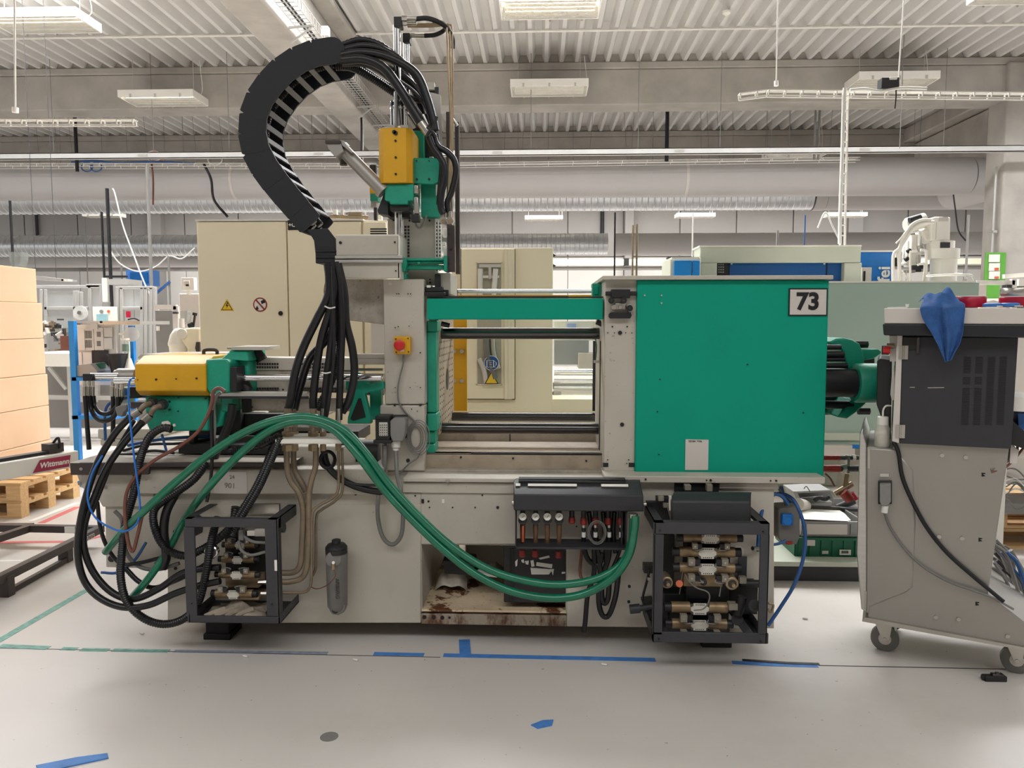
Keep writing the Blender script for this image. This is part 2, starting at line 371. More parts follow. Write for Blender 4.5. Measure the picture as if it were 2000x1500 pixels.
# ---- galvanised support rails
def rail(name, Y, a, b_, x0, x1, m, label):
    o = MB(m); z0, z1 = z(b_, Y), z(a, Y); h = z1-z0
    o.box(x0, x1, Y, Y+.012, z0, z1).box(x0, x1, Y, Y+.09, z1-.012, z1).box(x0, x1, Y, Y+.09, z0, z0+.012)
    t = thing(name, label, 'rail', ((x0+x1)/2, Y, z0)); obj('channel', o, t)
    j = MB('steel')
    x = x0+1.2
    while x < x1: j.box(x, x+.16, Y-.006, Y, z0+.03, z1-.03); x += 3.0
    obj('joint_plate', j, t, kind='stuff')
    return t
rail('steel_rail', 13.0, 291, 303, -14, 11.5, 'alu', 'bright galvanised channel rail crossing the hall above the big duct')
t = thing('busbar_rail', 'cream busbar trunking with black joints along the far wall', 'busbar', (0, 26, z(512, 26)))
obj('back_rail', MB('wall_dark').box(-20, 18, 26.1, 26.3, z(527, 26), z(520, 26)), t)
seg = obj('segment', MB('cream_edge').box(-20, -17.62, 26, 26.12, z(518, 26), z(507, 26)), t)
jt = obj('joint', MB('black').box(-17.6, -17.45, 25.97, 26.14, z(519, 26), z(505, 26)), t)
for i in range(1, 15): link_copy(seg, (2.55*i, 0, 0), t); link_copy(jt, (2.55*i, 0, 0), t)
tp = obj('tap_box', MB('black').box(-15.9, -15.4, 25.8, 26.1, z(520, 26), z(504, 26)).box(-15.72, -15.58, 25.78, 25.8, z(514, 26), z(509, 26), 'white_paint'), t)
for dx in (4.5, 9.5, 15.6, 20.1, 28.7): link_copy(tp, (dx, 0, 0), t)
# ---- cable trays
def tray(name, p0, p1, wdt, h, label, m='tray_white', step=.16, hang=0):
    p0 = Vector(p0); p1 = Vector(p1); d = p1-p0; L = d.length; dn = d.normalized()
    side = Vector((0, 1, 0)) if abs(dn.y) < .7 else Vector((1, 0, 0))
    up = side.cross(dn).normalized() if abs(dn.z) < .7 else Vector((1, 0, 0))
    if abs(dn.z) > .7: side = Vector((0, 1, 0))
    t = thing(name, label, 'cable tray', p0); b = MB(m)
    for s_ in (0, 1):
        for u in (0, 1): b.bar(p0+side*wdt*s_+up*h*u, p1+side*wdt*s_+up*h*u, .009, .009)
    b.bar(p0+side*wdt*.5, p1+side*wdt*.5, .006, .006)
    obj('side_rail', b, t, kind='stuff')
    b = MB(m); k = int(L/step)
    for i in range(k+1):
        q = p0+dn*(i*step)
        for s_ in (0, 1): b.bar(q+side*wdt*s_, q+side*wdt*s_+up*h, .012, .008)
        b.bar(q, q+side*wdt, .012, .006)
    obj('rung', b, t, kind='stuff')
    for k in range(hang):
        q = p0+d*((k+.5)/hang); obj('hanger', MB('grey_plastic').cyl(q+side*wdt*.5, (q.x, q.y+wdt*.5, CZ+.14), .006, n=6), t)
    return t
Yt = 7.6
tl = tray('cable_tray', P(-20, 233, Yt), P(262, 233, Yt), .07, .05, 'white ladder cable tray hanging top left on one rod')
obj('hanger_rod', MB('tray_white').cyl(P(30, 218, Yt+.1), P(28, -40, Yt+.1), .009).cyl(P(30, 220, Yt+.1), P(30, 210, Yt+.1), .03), tl)
tr = tray('cable_tray', P(1502, 175, Yt), P(2040, 181, Yt), .07, .05, 'white ladder cable tray hanging top right under the lamp')
tray('cable_tray', P(1446, 182, Yt), P(1499, 175, Yt), .07, .05, 'short bent end piece of the white tray at its left end')
obj('hanger_rod', MB('tray_white').cyl(P(1516, 165, Yt+.1), P(1520, -40, Yt+.1), .006).cyl(P(1755, 150, Yt+.1), P(1768, -40, Yt+.1), .006).cyl(P(1516, 168, Yt+.1), P(1516, 158, Yt+.1), .02), tr)
obj('power_supply', MB('dark_box').pb(1722, 151, 1757, 172, Yt-.03, .1).pb(1738, 150, 1753, 155, Yt-.04, .02, 'paper'), tr, bev=.005, label='black power supply box with white label')
obj('cable', MB('cable_white').ptube([(1660, 176), (1690, 174), (1720, 178), (1760, 172), (1810, 173)], 3, Yt-.02), tr)
obj('cable', MB('rubber').ptube([(1750, 172), (1750, 190), (1748, 212)], 1.2, Yt-.02), tr)
tv = tray('cable_tray', P(1642, 480, Yt), P(1648, 180, Yt+.1), .03, .045, 'white ladder tray dropping straight down onto the blue windowed machine', step=.1)
obj('cable', MB('cable_white').ptube([(1650, 172), (1648, 200), (1645, 300), (1641, 420), (1640, 476)], 3.5, Yt-.02), tv)
tf = tray('cable_tray', P(-20, 319, 14.35), P(735, 319, 14.35), .2, .06, 'pale cable tray carrying blue cables just above the big grey duct', step=.3, hang=3)
tray('cable_tray', P(880, 318, 14.35), P(1680, 307, 14.35), .2, .05, 'pale cable tray above the big duct right of the machine tower', step=.45, hang=3)
for k, (cx, cy, c) in enumerate(((170, 326, 'hose_blue'), (188, 326, 'hose_blue'))):
    pts = [(cx+11*math.cos(a), cy+9*math.sin(a)) for a in [i*math.pi/5 for i in range(11)]]
    obj('cable_loop', MB(c).ptube(pts, 1.2, 14.5), tf)
for cx, cy, c in ((300, 305, 'cable_white'), (304, 307, 'orange'), (420, 312, 'cable_white')):
    pts = [(cx+14*math.cos(a), cy+10*math.sin(a)) for a in [i*math.pi/5 for i in range(11)]]
    obj('cable_loop', MB(c).ptube(pts, 1.2, 14.6), tf)
obj('cable', MB('hose_blue').ptube([(140, 317), (180, 314), (230, 318), (300, 316), (380, 319)], 2, 14.6), tf)
# tray along the concrete girder
tg = thing('wire_basket_tray', 'wire basket tray on brackets along the side of the diagonal concrete girder', 'cable tray', (-3, 10, 5.2))
b = MB('alu')
for i in range(110):
    y = 8+i*.12
    b.bar((-3.02, y, 5.22), (-2.8, y, 5.22), .008, .008); b.bar((-2.8, y, 5.22), (-2.8, y, 5.34), .008, .008); b.bar((-3.02, y, 5.22), (-3.02, y, 5.34), .008, .008)
for x, zz in ((-3.02, 5.22), (-2.91, 5.22), (-2.8, 5.22), (-2.8, 5.34), (-3.02, 5.34)): b.bar((x, 8, zz), (x, 21.2, zz), .008, .008)
obj('wire_mesh', b, tg, kind='stuff')
b = MB('rubber').cyl((-2.95, 8, 5.24), (-2.95, 21, 5.24), .012, n=6).cyl((-2.9, 8, 5.24), (-2.9, 13.2, 5.24), .014, n=6); obj('cable', b, tg)
b = MB('alu')
for y in (9.6, 13.1, 14.3, 17.4): b.bar((-3.08, y, 5.18), (-2.76, y, 5.2), .03, .02); b.bar((-3.06, y, 5.0), (-2.8, y, 5.18), .02, .02)
obj('bracket', b, tg)
for y in (10.2, 13.7): obj('junction_box', MB('white_paint').box(-2.86, -2.76, y, y+.1, 5.3, 5.42), tg, bev=.005)
tag(obj('drop_cable', MB('rubber').ptube([(704, 205), (706, 240), (706, 290), (706, 312), (702, 318)], 2, 13.6).ptube([(706, 205), (709, 240), (709, 290), (708, 316)], 1.5, 13.7, m='cable_white')), 'cable bundle dropping from the girder tray beside the yellow cover', 'cable')
# ---- fluorescent fixtures
def lamp(x0, y0, zb, lit, label, w_=1.27, d_=.6, chains=True):
    t = thing('ceiling_lamp', label, 'lamp', (x0+w_/2, y0+d_/2, zb), 0, None)
    x1, y1, h = x0+w_, y0+d_, .12; tk = .02
    b = MB('lamp_body').box(x0, x1, y0, y0+tk, zb, zb+h).box(x0, x1, y1-tk, y1, zb, zb+h).box(x0, x0+tk, y0+tk, y1-tk, zb, zb+h).box(x1-tk, x1, y0+tk, y1-tk, zb, zb+h).box(x0+tk, x1-tk, y0+tk, y1-tk, zb+h-.015, zb+h)
    obj('housing', b, t, bev=.004)
    b = MB('reflector')
    for k in range(5):
        yy = y0+.06+k*.12; b.poly([(x0+.06, yy-.05, zb+.02), (x0+.06, yy, zb+.09), (x0+.06, yy+.05, zb+.02), (x0+.06, yy, zb+.097)], (w_-.12, 0, 0))
    obj('reflector', b, t, kind='stuff')
    for k in range(4):
        yy = y0+.12+k*.12; obj('tube', MB('tube_lit' if k < lit else 'tube_dim').cyl((x0+.06, yy, zb+.045), (x1-.06, yy, zb+.045), .014, n=10), t)
    obj('cover_glass', MB('lamp_glass').box(x0+tk, x1-tk, y0+tk, y1-tk, zb+.004, zb+.008), t)
    b = MB('steel')
    for k in (.17, .5, .83): b.box(x0+w_*k-.015, x0+w_*k+.015, y0-.012, y0, zb-.01, zb+.05).box(x0+w_*k-.012, x0+w_*k+.012, y1, y1+.01, zb-.02, zb+.02)
    obj('clip', b, t, kind='stuff')
    if chains:
        b = MB('alu')
        for xx in (x0+.12, x1-.12): b.cyl((xx, y0+.3, zb+h), (xx, y0+.3, CZ), .005, n=6)
        b.tube([(x1-.15, y0+.4, zb+h), (x1-.02, y0+.4, zb+h+.08), (x1-.05, y0+.4, CZ)], .006, 'cable_white', n=6)
        obj('hanger', b, t)
    return t
lamp(-7.3, 10.1, 5.55, 2, 'large white ceiling lamp at the top left corner of the photo')
lamp(-.52, 9.85, 5.55, 3, 'brightest white ceiling lamp at top centre above the guard beam')
lamp(5.33, 9.6, 5.55, 2, 'large white ceiling lamp cut by the top right corner')
lamp(-7.0, 12.8, 5.30, 1, 'white ceiling lamp before the big beam, left of the black energy chain')
lamp(-.5, 12.8, 5.40, 0, 'dim white ceiling lamp before the big beam, at mid photo')
lamp(5.05, 12.75, 5.44, 0, 'white ceiling lamp half hidden by the upper right cable tray')
lamp(4.9, 17.0, 5.2, 1, 'small far ceiling lamp above the galvanised rail, right of centre')
lamp(-.4, 19.6, 5.5, 1, 'thin far ceiling lamp just above the rail at mid photo', w_=1.4)
for px, y_, lab in ((1025, 420, 'far small lamp under the spiral duct, left one of the row at mid photo'), (1322, 415, 'far small lamp under the spiral duct, beside the sloping girder'), (1618, 414, 'far small lamp crossed by the vertical white tray'), (1967, 414, 'far small lamp right of the concrete column'), (160, 414, 'far lamp under the ducts at upper left')):
    p = P(px, y_+8, 26); lamp(p.x, 26, p.z, 1, lab, d_=.5, chains=True)
# ---- hanger wires (each a thing)
wires = []
def wire(pts, r, m, label, name='hanger_wire', cat='wire', group=None):
    return tag(obj(name, MB(m).tube(pts, r, n=6, smooth=len(pts) > 2)), label, cat, group)
for px in (105, 300, 448, 1037, 1246, 1406, 1842):
    wire([P(px, 295, 13.05), (P(px, 295, 13.05).x, 13.05, CZ+.1)], .005, 'grey_plastic', 'thin steel rod holding the galvanised rail below the ceiling', group='rods of the galvanised rail')
for i, px in enumerate((60, 78, 118, 143, 200, 250, 290, 322, 385, 412, 437, 590, 640, 660, 905, 945, 985, 1018, 1070, 1120, 1150, 1225, 1232, 1370, 1385, 1405, 1432, 1492, 1500, 1538, 1620, 1785, 1795)):
    p = P(px, 318, 16.5); wire([p, (p.x+random.uniform(-.1, .1), 16.5, CZ+.13)], .004, 'grey_plastic', 'thin hanger wire in the far bay above the big duct', group='hanger wires in the far bay')
for px, t_, b_ in ((151, 210, 335), (1302, 205, 315), (1590, 225, 312), (1598, 225, 312)):
    wire([P(px, b_-(0 if px < 1500 else 0), 14.3).xyz*1+Vector((0, 0, CZ+.14-P(px, b_, 14.3).z)), P(px, b_, 14.3)], .035 if px < 1500 else .02, 'black_matte' if px < 1500 else 'grey_plastic', {151: 'thick black drop pipe above the left end of the duct', 1302: 'thick black drop pipe above the duct at mid photo', 1590: 'grey twin drop conduit above the duct, left one', 1598: 'grey twin drop conduit above the duct, right one'}[px], 'drop_pipe', 'pipe')
for px, t_, b_, Y, r, m, lab in ((25, 392, 500, 10, .018, 'black_matte', 'dark ribbed post above the cardboard stack'), (220, 368, 630, 12, .03, 'black_matte', 'tall dark post with a white cable at its tip'),
        (204, 414, 545, 13, .022, 'black_matte', 'dark post left of the tallest dark post'), (299, 325, 640, 12, .028, 'grey_plastic', 'grey metal post above the grey locker'),
        (172, 424, 560, 16, .012, 'grey_plastic', 'thin grey rod left of the dark posts'), (238, 495, 540, 14, .02, 'grey_plastic', 'short grey post beside the blue box'), (332, 500, 590, 13, .02, 'grey_plastic', 'short metal post with a spiral hose left of the cream cabinet'),
        (73, 415, 460, 24, .06, 'black_matte', 'black upright on the far wall at upper left'), (1176, 413, 462, 24, .07, 'black_matte', 'black upright on the far wall at mid photo'),
        (1235, 440, 545, 6.3, .008, 'brass', 'left thin antenna rod behind the green door'), (1243, 438, 545, 6.3, .008, 'brass', 'right thin antenna rod behind the green door'),
        (1200, 415, 540, 9, .01, 'rubber', 'thin dark cable hanging left of the antenna rods'), (1352, 415, 500, 9, .008, 'cable_white', 'thin white wire above the small blue cabinet'),
        (1518, 450, 480, 9, .015, 'grey_plastic', 'short grey conduit above the windowed machine'), (1571, 420, 480, 9, .008, 'hose_blue', 'thin blue air line above the windowed machine'), (1886, 420, 545, 12, .02, 'grey_plastic', 'grey conduit left of the concrete column'),
        (1757, 20, 290, 12.6, .006, 'grey_plastic', 'long thin hanger wire at the upper right')):
    p, q = P(px, t_, Y), P(px, b_, Y)
    if Y == 24: Y = 27.94; p, q = P(px, t_, Y), P(px, b_, Y)
    elif px < 400: q.z = 0
    elif px in (1200, 1352, 1571, 1518): q.z = 0
    elif px in (1757,): p.z = CZ+.14
    elif px == 1886: q.z = 0
    wire([q, (q.x, q.y, p.z)], r, m, lab, 'conduit_post', 'post')
wire([P(220, 368, 11.9), P(225, 380, 11.9), P(240, 440, 11.9), P(262, 500, 11.9), P(290, 570, 11.9), P(335, 648, 11.9)], .012, 'cable_white', 'white cable slanting down from the tallest dark post', 'drop_cable', 'cable')
wire([P(398, 320, 14.4), P(412, 350, 14.4), P(418, 390, 14.4), P(445, 424, 14.4)], .025, 'rubber', 'black cable dropping from the tray towards the cream cabinet', 'drop_cable', 'cable')
wire([P(296, 320, 14.4), P(299, 350, 14.4), P(299, 400, 14.4)], .02, 'cable_brown', 'brown cable dropping beside the grey post', 'drop_cable', 'cable')
wire([P(212, 485, 13), P(235, 515, 13), P(270, 530, 13), P(305, 520, 13), P(330, 500, 13), P(355, 505, 13), P(380, 484, 13)], .012, 'cable_white', 'white cable sagging between the posts on the left', 'drop_cable', 'cable')
pts = [P(306+(332-306)*i/40+1.5*math.sin(i*1.6), 572-22*i/40+3*math.cos(i*1.6), 12.97) for i in range(41)]
wire(pts, .008, 'hose_blue', 'coiled pale blue air hose by the short metal post', 'spiral_hose', 'hose')
wire([P(1597, 445, 9), P(1612, 415, 9), P(1625, 440, 9), P(1640, 470, 9)], .01, 'cable_white', 'pair of white cables curving into the vertical tray', 'drop_cable', 'cable')
wire([P(1862, 380, 12), P(1866, 410, 12), P(1872, 450, 12), P(1886, 470, 12)], .012, 'rubber', 'black cable looping near the grey conduit by the column', 'drop_cable', 'cable')
t = thing('smoke_detector', 'small round detector on the ceiling at upper right', 'detector', P(1419, 25, 10.9))
obj('body', MB('white_plastic').lathe(Q(1419, 22, 5.98), (0, 0, -1), [(0, .06), (.03, .055), (.05, .03)]), t)
# ================================================================ THE INJECTION MOULDING MACHINE
D = 3.70
M_ = thing('injection_molding_machine', 'large green and beige injection moulding machine with open front, at the centre', 'machine', P(900, 1217, D))
def holes(lst, Y, m='black', dep=.004):
    b = MB(m)
    for x, y, r in lst: p = P(x, y, Y); b.cyl(p-Vector((0, dep, 0)), p+Vector((0, .002, 0)), R(r, Y), n=12)
    return b
# ---- base frame
b = MB('beige')
dp = 1.25
b.prism([(205, 985), (822, 985), (822, 1217), (327, 1217), (327, 1112), (207, 1108)], D, dp)
b.prism([(150, 927), (300, 927), (300, 990), (200, 990), (188, 968), (158, 952)], D-.02, dp)
b.prism([(300, 960), (822, 960), (822, 986), (205, 986)], D, dp)
b.prism([(822, 938), (1512, 938), (1512, 1228), (1107, 1224), (1107, 1063), (822, 1063)], D, dp)
b.prism([(740, 938), (822, 938), (822, 965), (740, 965)], D, dp)
b.prism([(822, 1199), (1107, 1203), (1107, 1224), (822, 1219)], D, dp, 'rust_edge')
obj('base_frame', b, M_, bev=.004)
# open pocket in the base with rusty tray
b = MB('rust_tray').prism([(824, 1190), (1105, 1194), (1105, 1198), (824, 1194)], D, .62)
obj('drip_tray', b, M_, label='rusty drip tray in the open base pocket')
b = MB('beige')
p = P(822, 1063, D); q = P(822, 1196, D); r_ = P(1107, 1063, D)
b.box(p.x-.01, p.x+.003, D+.01, D+.62, q.z, p.z); b.box(p.x+.16, r_.x, D+.62, D+.64, q.z, p.z); b.box(r_.x-.003, r_.x+.01, D+.01, D+.62, q.z, p.z)
b.box(p.x, r_.x, D+.01, D+.62, p.z-.004, p.z); obj('pocket_lining', b, M_)
b = MB('bag'); pts = []
n = 14
for i in range(n):
    for j in range(n):
        u, v = i/(n-1), j/(n-1)
        pts.append(P(852+u*60, 0, D+.35).xyz*0+Vector((P(852+u*60, 1120, D+.3).x, D+.25+v*.22, q.z+.02+.20*math.sin(u*2.9+.1)*math.sin(v*2.8+.15)*(1+.35*math.sin(9*u+5*v))+.02*math.sin(13*u*v+3))))
b.add(pts, [(i*n+j, i*n+j+1, (i+1)*n+j+1, (i+1)*n+j) for i in range(n-1) for j in range(n-1)])
tag(obj('plastic_bag', b), 'crumpled pale plastic bag inside the rusty base pocket', 'bag')
tag(obj('scrap_tray', MB('dark_box').prism([(865, 1095), (925, 1100), (930, 1125), (868, 1120)], D+.24, .16)), 'dark flat box half under the plastic bag in the base pocket', 'box')
tag(obj('foil_sheet', MB('nameplate').poly([P(925, 1122, D+.12), P(968, 1100, D+.3), P(990, 1118, D+.3), P(970, 1128, D+.12)], (0, 0, .012))), 'crumpled silvery sheet lying left of the black crate in the pocket', 'sheet')
t = thing('black_crate', 'black crate with a torn label standing in the base pocket', 'crate', P(1045, 1180, D+.02))
obj('body', MB('bucket_black').pb(984, 1066, 1106, 1178, D+.02, .4).pb(982, 1066, 1107, 1072, D+.015, .41), t, bev=.006)
b = MB('paper')
for s in ([(1006, 1097), (1011, 1092), (1010, 1105), (1007, 1107)], [(1018, 1094), (1023, 1092), (1024, 1100), (1019, 1098)], [(1025, 1096), (1033, 1095), (1032, 1103), (1027, 1102)], [(1036, 1095), (1042, 1094), (1044, 1106), (1038, 1107)],
          [(1048, 1098), (1079, 1102), (1078, 1110), (1047, 1105)], [(1052, 1090), (1072, 1085), (1074, 1089), (1055, 1093)], [(1036, 1109), (1080, 1112), (1072, 1122), (1038, 1122)], [(1076, 1112), (1082, 1111), (1080, 1124)], [(1097, 1117), (1104, 1117), (1104, 1120), (1097, 1121)], [(1016, 1137), (1021, 1137), (1021, 1140), (1016, 1140)]):
    b.prism(s, D+.018, .004)
obj('torn_label', b, t, label='torn white label remains')
obj('rib', MB('black').pb(995, 1072, 997, 1175, D+.014, .01).pb(1001, 1072, 1003, 1175, D+.014, .01), t)
b = holes([(829, 1205, 4), (847, 1205, 4), (864, 1206, 4), (878, 1206, 2.5), (1229, 1145, 3), (1228, 1175, 3), (837, 979, 2), (839, 991, 1.5), (884, 991, 1.5), (928, 991, 1.5), (972, 991, 3), (811, 968, 1.6), (942, 967, 1.6), (695, 965, 2.6), (1126, 1028, 1.5), (341, 1038, 3), (305, 1100, 3), (343, 1110, 3), (268, 1170, 1)], D)
for x, y in ((825, 978), (865, 978)): b.add(*(lambda o: (o.v, o.f))(MB().pb(x-2, y-3, x+3, y+5, D-.003, .006)), m='white_paint' if x > 850 else 'black')
obj('bolt_hole', b, M_, kind='stuff')
obj('access_hole', holes([(218, 1091, 7)], D, 'black').add(*(lambda o: (o.v, o.f))(MB().prism([(372, 995), (398, 1012), (395, 1040), (375, 1050), (372, 1050)], D-.003, .006)), m='black'), M_)
# feet
for a, c, Yf in ((402, 447, 3.705), (1375, 1425, 3.705), (600, 640, 4.6), (1150, 1190, 4.6)):
    p = P(a, 1240, Yf); s = P(c, 1240, Yf)
    f = MB('black_matte').box(p.x, s.x, Yf, Yf+.14, .03, .118).box(p.x-.01, s.x+.01, Yf-.01, Yf+.15, .0, .03)
    obj('foot', f, M_, bev=.004)
# top decks
b = MB('frame_brown').prism([(136, 904), (560, 904), (560, 912), (292, 912), (290, 927), (138, 928)], D-.08, .02)
b.box(P(137, 915, D-.08).x, P(565, 915, D-.08).x, D-.08, D+.75, P(300, 905, D-.08).z-.004, P(300, 905, D-.08).z, 'beige_dirty')
obj('table_plate', b, M_, bev=.003)
obj('table_bolt', MB('steel').cyl(P(158, 916, D-.085), P(158, 916, D-.08), R(3, D)).cyl(P(206, 951, D-.03), P(206, 951, D-.01), R(3, D)).cyl(P(155, 945, D-.03), P(155, 945, D-.01), R(3, D)), M_)
obj('cover_plate', MB('beige').poly([P(262, 965, D-.04), P(262, 930, D-.04), P(282, 917, D-.04), P(745, 917, D-.04), P(745, 966, D-.04)], (0, .3, 0)), M_, bev=.006)
t_ = obj('note', MB('label_grey').pb(417, 921, 482, 964, D-.043, .003), M_, label='grey paper note with handwriting 24 and 901')
text('writing', '24', .018, P(453, 932, D-.045), t_, 'ink_grey', roll=.05)
text('writing', '901', .026, P(449, 949, D-.045), t_, 'ink_grey', roll=-.05)
obj('deck_lid', MB('beige').pb(787, 935, 1190, 943, D-.03, .3).pb(740, 918, 1190, 936, D+.12, .5, 'beige_dirty'), M_, bev=.004)
obj('side_lid', MB('beige').pb(787, 944, 1190, 964, D-.012, .02), M_, bev=.002)
obj('lid_screw', MB('steel').cyl(P(874, 939, D-.04), P(874, 939, D-.03), R(4, D)).cyl(P(1229, 939, D-.06), P(1229, 939, D-.04), R(2, D)), M_)
b = MB('beige').pb(1180, 931, 1612, 944, D-.05, .95).pb(1405, 944, 1520, 955, D-.02, .9)
obj('door_sill', b, M_, bev=.004)
obj('seal_strip', MB('black').pb(1208, 925, 1397, 931, D+.02, .05), M_)
obj('sill_bolt', holes([(1261, 936, 2), (1380, 938, 1.5), (1388, 938, 2.5), (1505, 939, 1.5), (1516, 939, 2)], D-.052), M_, kind='stuff')
# bed between the platens
obj('bed', MB('bed_rusty').pb(832, 886, 1176, 918, D+.17, .05).pb(832, 886, 1176, 890, D+.17, .4), M_, bev=.004)
obj('bed_slot', MB('black').pb(932, 918, 1178, 924, D+.165, .01).pb(920, 885, 1176, 888, D+.168, .01), M_)
obj('bed_wall', MB('bed_rusty').pb(850, 846, 1176, 884, D+.6, .04).pb(995, 846, 997, 884, D+.595, .01, 'black').pb(857, 868, 1045, 880, D+.57, .03), M_, bev=.003)
obj('bed_slot', MB('black').pb(1045, 873, 1175, 884, D+.565, .03).pb(1083, 874, 1115, 884, D+.56, .03, 'white_paint'), M_)
obj('bed_hole', holes([(888, 874, 3), (950, 874, 3), (1010, 874, 3)], D+.568).add(*(lambda o: (o.v, o.f))(holes([(900, 893, 2), (1002, 895, 2), (1145, 900, 2)], D+.168)), m='black'), M_, kind='stuff')
# ---- fixed platen column
C0 = D+.12
b = MB('beige').pb(750, 545, 829, 790, C0, .17).pb(743, 792, 829, 920, C0-.01, .17)
obj('column_panel', b, M_, bev=.006)
obj('rear_housing', MB('beige_dirty').prism([(672, 545), (752, 545), (752, 634), (676, 625)], C0+.05, .3), M_, bev=.004)
obj('column_hole', holes([(775, 574, 1.2), (779, 574, 1.2), (797, 574, 1.2), (802, 574, 1.2), (772, 640, 1.2), (778, 638, 1.2), (799, 637, 1), (821, 689, 1.5), (772, 757, 1), (801, 757, 1), (821, 757, 1.2), (797, 899, 3.5), (771, 791, 2.5), (821, 791, 2.5), (786, 791, 1), (804, 799, 1), (815, 803, 1)], C0-.012), M_, kind='stuff')
obj('column_screw', MB('steel').cyl(P(762, 554, C0-.005), P(762, 554, C0), R(3.5, C0)).cyl(P(692, 0, C0), P(692, 0, C0)+Vector((0, .001, 0)), .001), M_)
# lower link panel behind hoses
obj('drive_cover', MB('beige').prism([(560, 872), (690, 872), (694, 908), (560, 908)], C0+.02, .3), M_, bev=.01)
obj('motor_housing', MB('black').cyl(P(660, 884, C0+.1), P(742, 884, C0+.1), R(27, C0)), M_)
# emergency stop
e = obj('emergency_stop_box', MB('yellow').pb(769, 657, 801, 692, C0-.05, .05), M_, bev=.004)
p = P(782, 674, C0-.05)
obj('button', MB('red').lathe(p, (0, -1, 0), [(0, .018), (.012, .018), (.014, .026), (.03, .027), (.034, .02)]), e, label='red mushroom button')
obj('button_label', MB('paper').pb(782, 683, 789, 687, C0-.052, .003), e)
obj('box_screw', holes([(773, 662, 1.5), (797, 661, 1.5), (774, 688, 1.5), (798, 687, 1.5)], C0-.051, 'frame_brown'), e)
obj('cable', MB('rubber_grey').ptube([(788, 693), (787, 712), (781, 735), (777, 760), (779, 785), (790, 803), (805, 818), (812, 826)], 1.6, C0-.02), M_)
b = MB('rubber_grey')
for k in range(5):
    pts = [(812+(10+k*3.2)*math.cos(a)+k*1.2, 855+(20+k*3.6)*math.sin(a)*1) for a in [i*math.pi/7+k for i in range(15)]]; b.ptube([(x, y, C0-.02-.006*k) for x, y in pts], 1.0, smooth=True, n=6)
b.ptube([(822, 882), (815, 895), (800, 905), (785, 920), (778, 928)], 1.6, C0-.03)
obj('cable_coil', b, M_, label='coiled thin grey cable on the column')
# connectors beneath the column
obj('socket', MB('black').pb(733, 813, 761, 864, C0-.12, .08).pb(740, 825, 757, 852, C0-.124, .01, 'nameplate').pb(729, 860, 765, 866, C0-.13, .1, 'black').pb(733, 813, 761, 819, C0-.13, .1), M_, bev=.003, label='open multi-pin socket')
obj('socket_pin', holes([(743+4*i, 830+5*j, .9) for i in range(4) for j in range(5)], C0-.126), M_, kind='stuff')
obj('plug_housing', MB('grey_plastic').prism([(762, 822), (768, 817), (790, 817), (792, 824), (790, 850), (786, 862), (766, 862), (762, 850)], C0-.12, .09).pb(765, 812, 794, 856, C0-.06, .05, 'black').cyl(P(773, 860, C0-.08), P(773, 874, C0-.08), .022, m='cable_white').cyl(P(773, 874, C0-.08), P(773, 880, C0-.08), .015), M_, bev=.004)
obj('cable', MB('rubber_grey').ptube([(773, 878, C0-.08), (774, 900, C0-.1), (776, 930, C0-.14), (783, 960, C0-.2), (787, 1000, D-.04), (785, 1040, D-.04), (774, 1060, D-.04), (760, 1062, D-.04), (746, 1045, D-.04), (738, 1010, D-.04), (739, 970, D-.06), (746, 935, C0-.1), (752, 905, C0-.08), (752, 870, C0-.08)], 4.3), M_, label='grey cable hanging in a loop')
obj('cable_duct', MB('rubber_grey').pb(746, 868, 752, 915, C0-.05, .04), M_)
# upper bracket box with rail
b = MB('beige').pb(656, 460, 779, 499, D+.02, .02).pb(658, 513, 781, 544, D+.02, .02).pb(656, 458, 779, 461, D+.02, .22, 'white_paint').pb(776, 460, 781, 544, D+.02, .22)
obj('bracket_panel', b, M_, bev=.003)
obj('bracket_rail', MB('steel_brushed').pb(654, 499, 786, 505, D, .03).pb(654, 507, 786, 513, D, .03).pb(654, 505, 785, 507, D+.012, .02, 'frame_dark'), M_, bev=.002)
obj('bracket_hole', holes([(665, 474, 2.8), (667, 529, 2.8), (771, 473, 1.8), (773, 529, 1.5)], D+.018), M_, kind='stuff')
# perforated machine guard behind the vertical unit
V = D+.14
b = MB('beige').pb(788, 427, 850, 558, V+.1, .02).pb(757, 427, 776, 460, V+.12, .02, 'beige_dirty')
obj('tower_panel', b, M_, bev=.002)
b = MB('black')
for i in range(2):
    for j in range(19):
        if 505 > 442+6.3*j or j > 16: b.pb(790+6*i, 441+6.3*j, 793.5+6*i, 445+6.3*j, V+.096, .01)
obj('perforation', b, M_, kind='stuff')
obj('tower_hole', holes([(800, 431, 2), (839, 431, 2), (840, 546, 1.4), (840, 552, 2.2), (769, 430, 2.2)], V+.097), M_, kind='stuff')
b = MB('white_paint').pb(850, 427, 855, 540, V+.07, .05).pb(857, 429, 861, 510, V+.07, .03)
for j in range(14): b.pb(852, 434+7*j, 854, 438+7*j, V+.066, .01, 'black'); b.pb(858, 434+7*j, 860, 438+7*j, V+.066, .01, 'black')
obj('scale_strip', b, M_)
obj('sensor_block', MB('white_plastic').pb(864, 445, 872, 462, V, .05).pb(863, 472, 869, 480, V, .05).pb(866, 485, 873, 500, V, .05), M_, bev=.002)
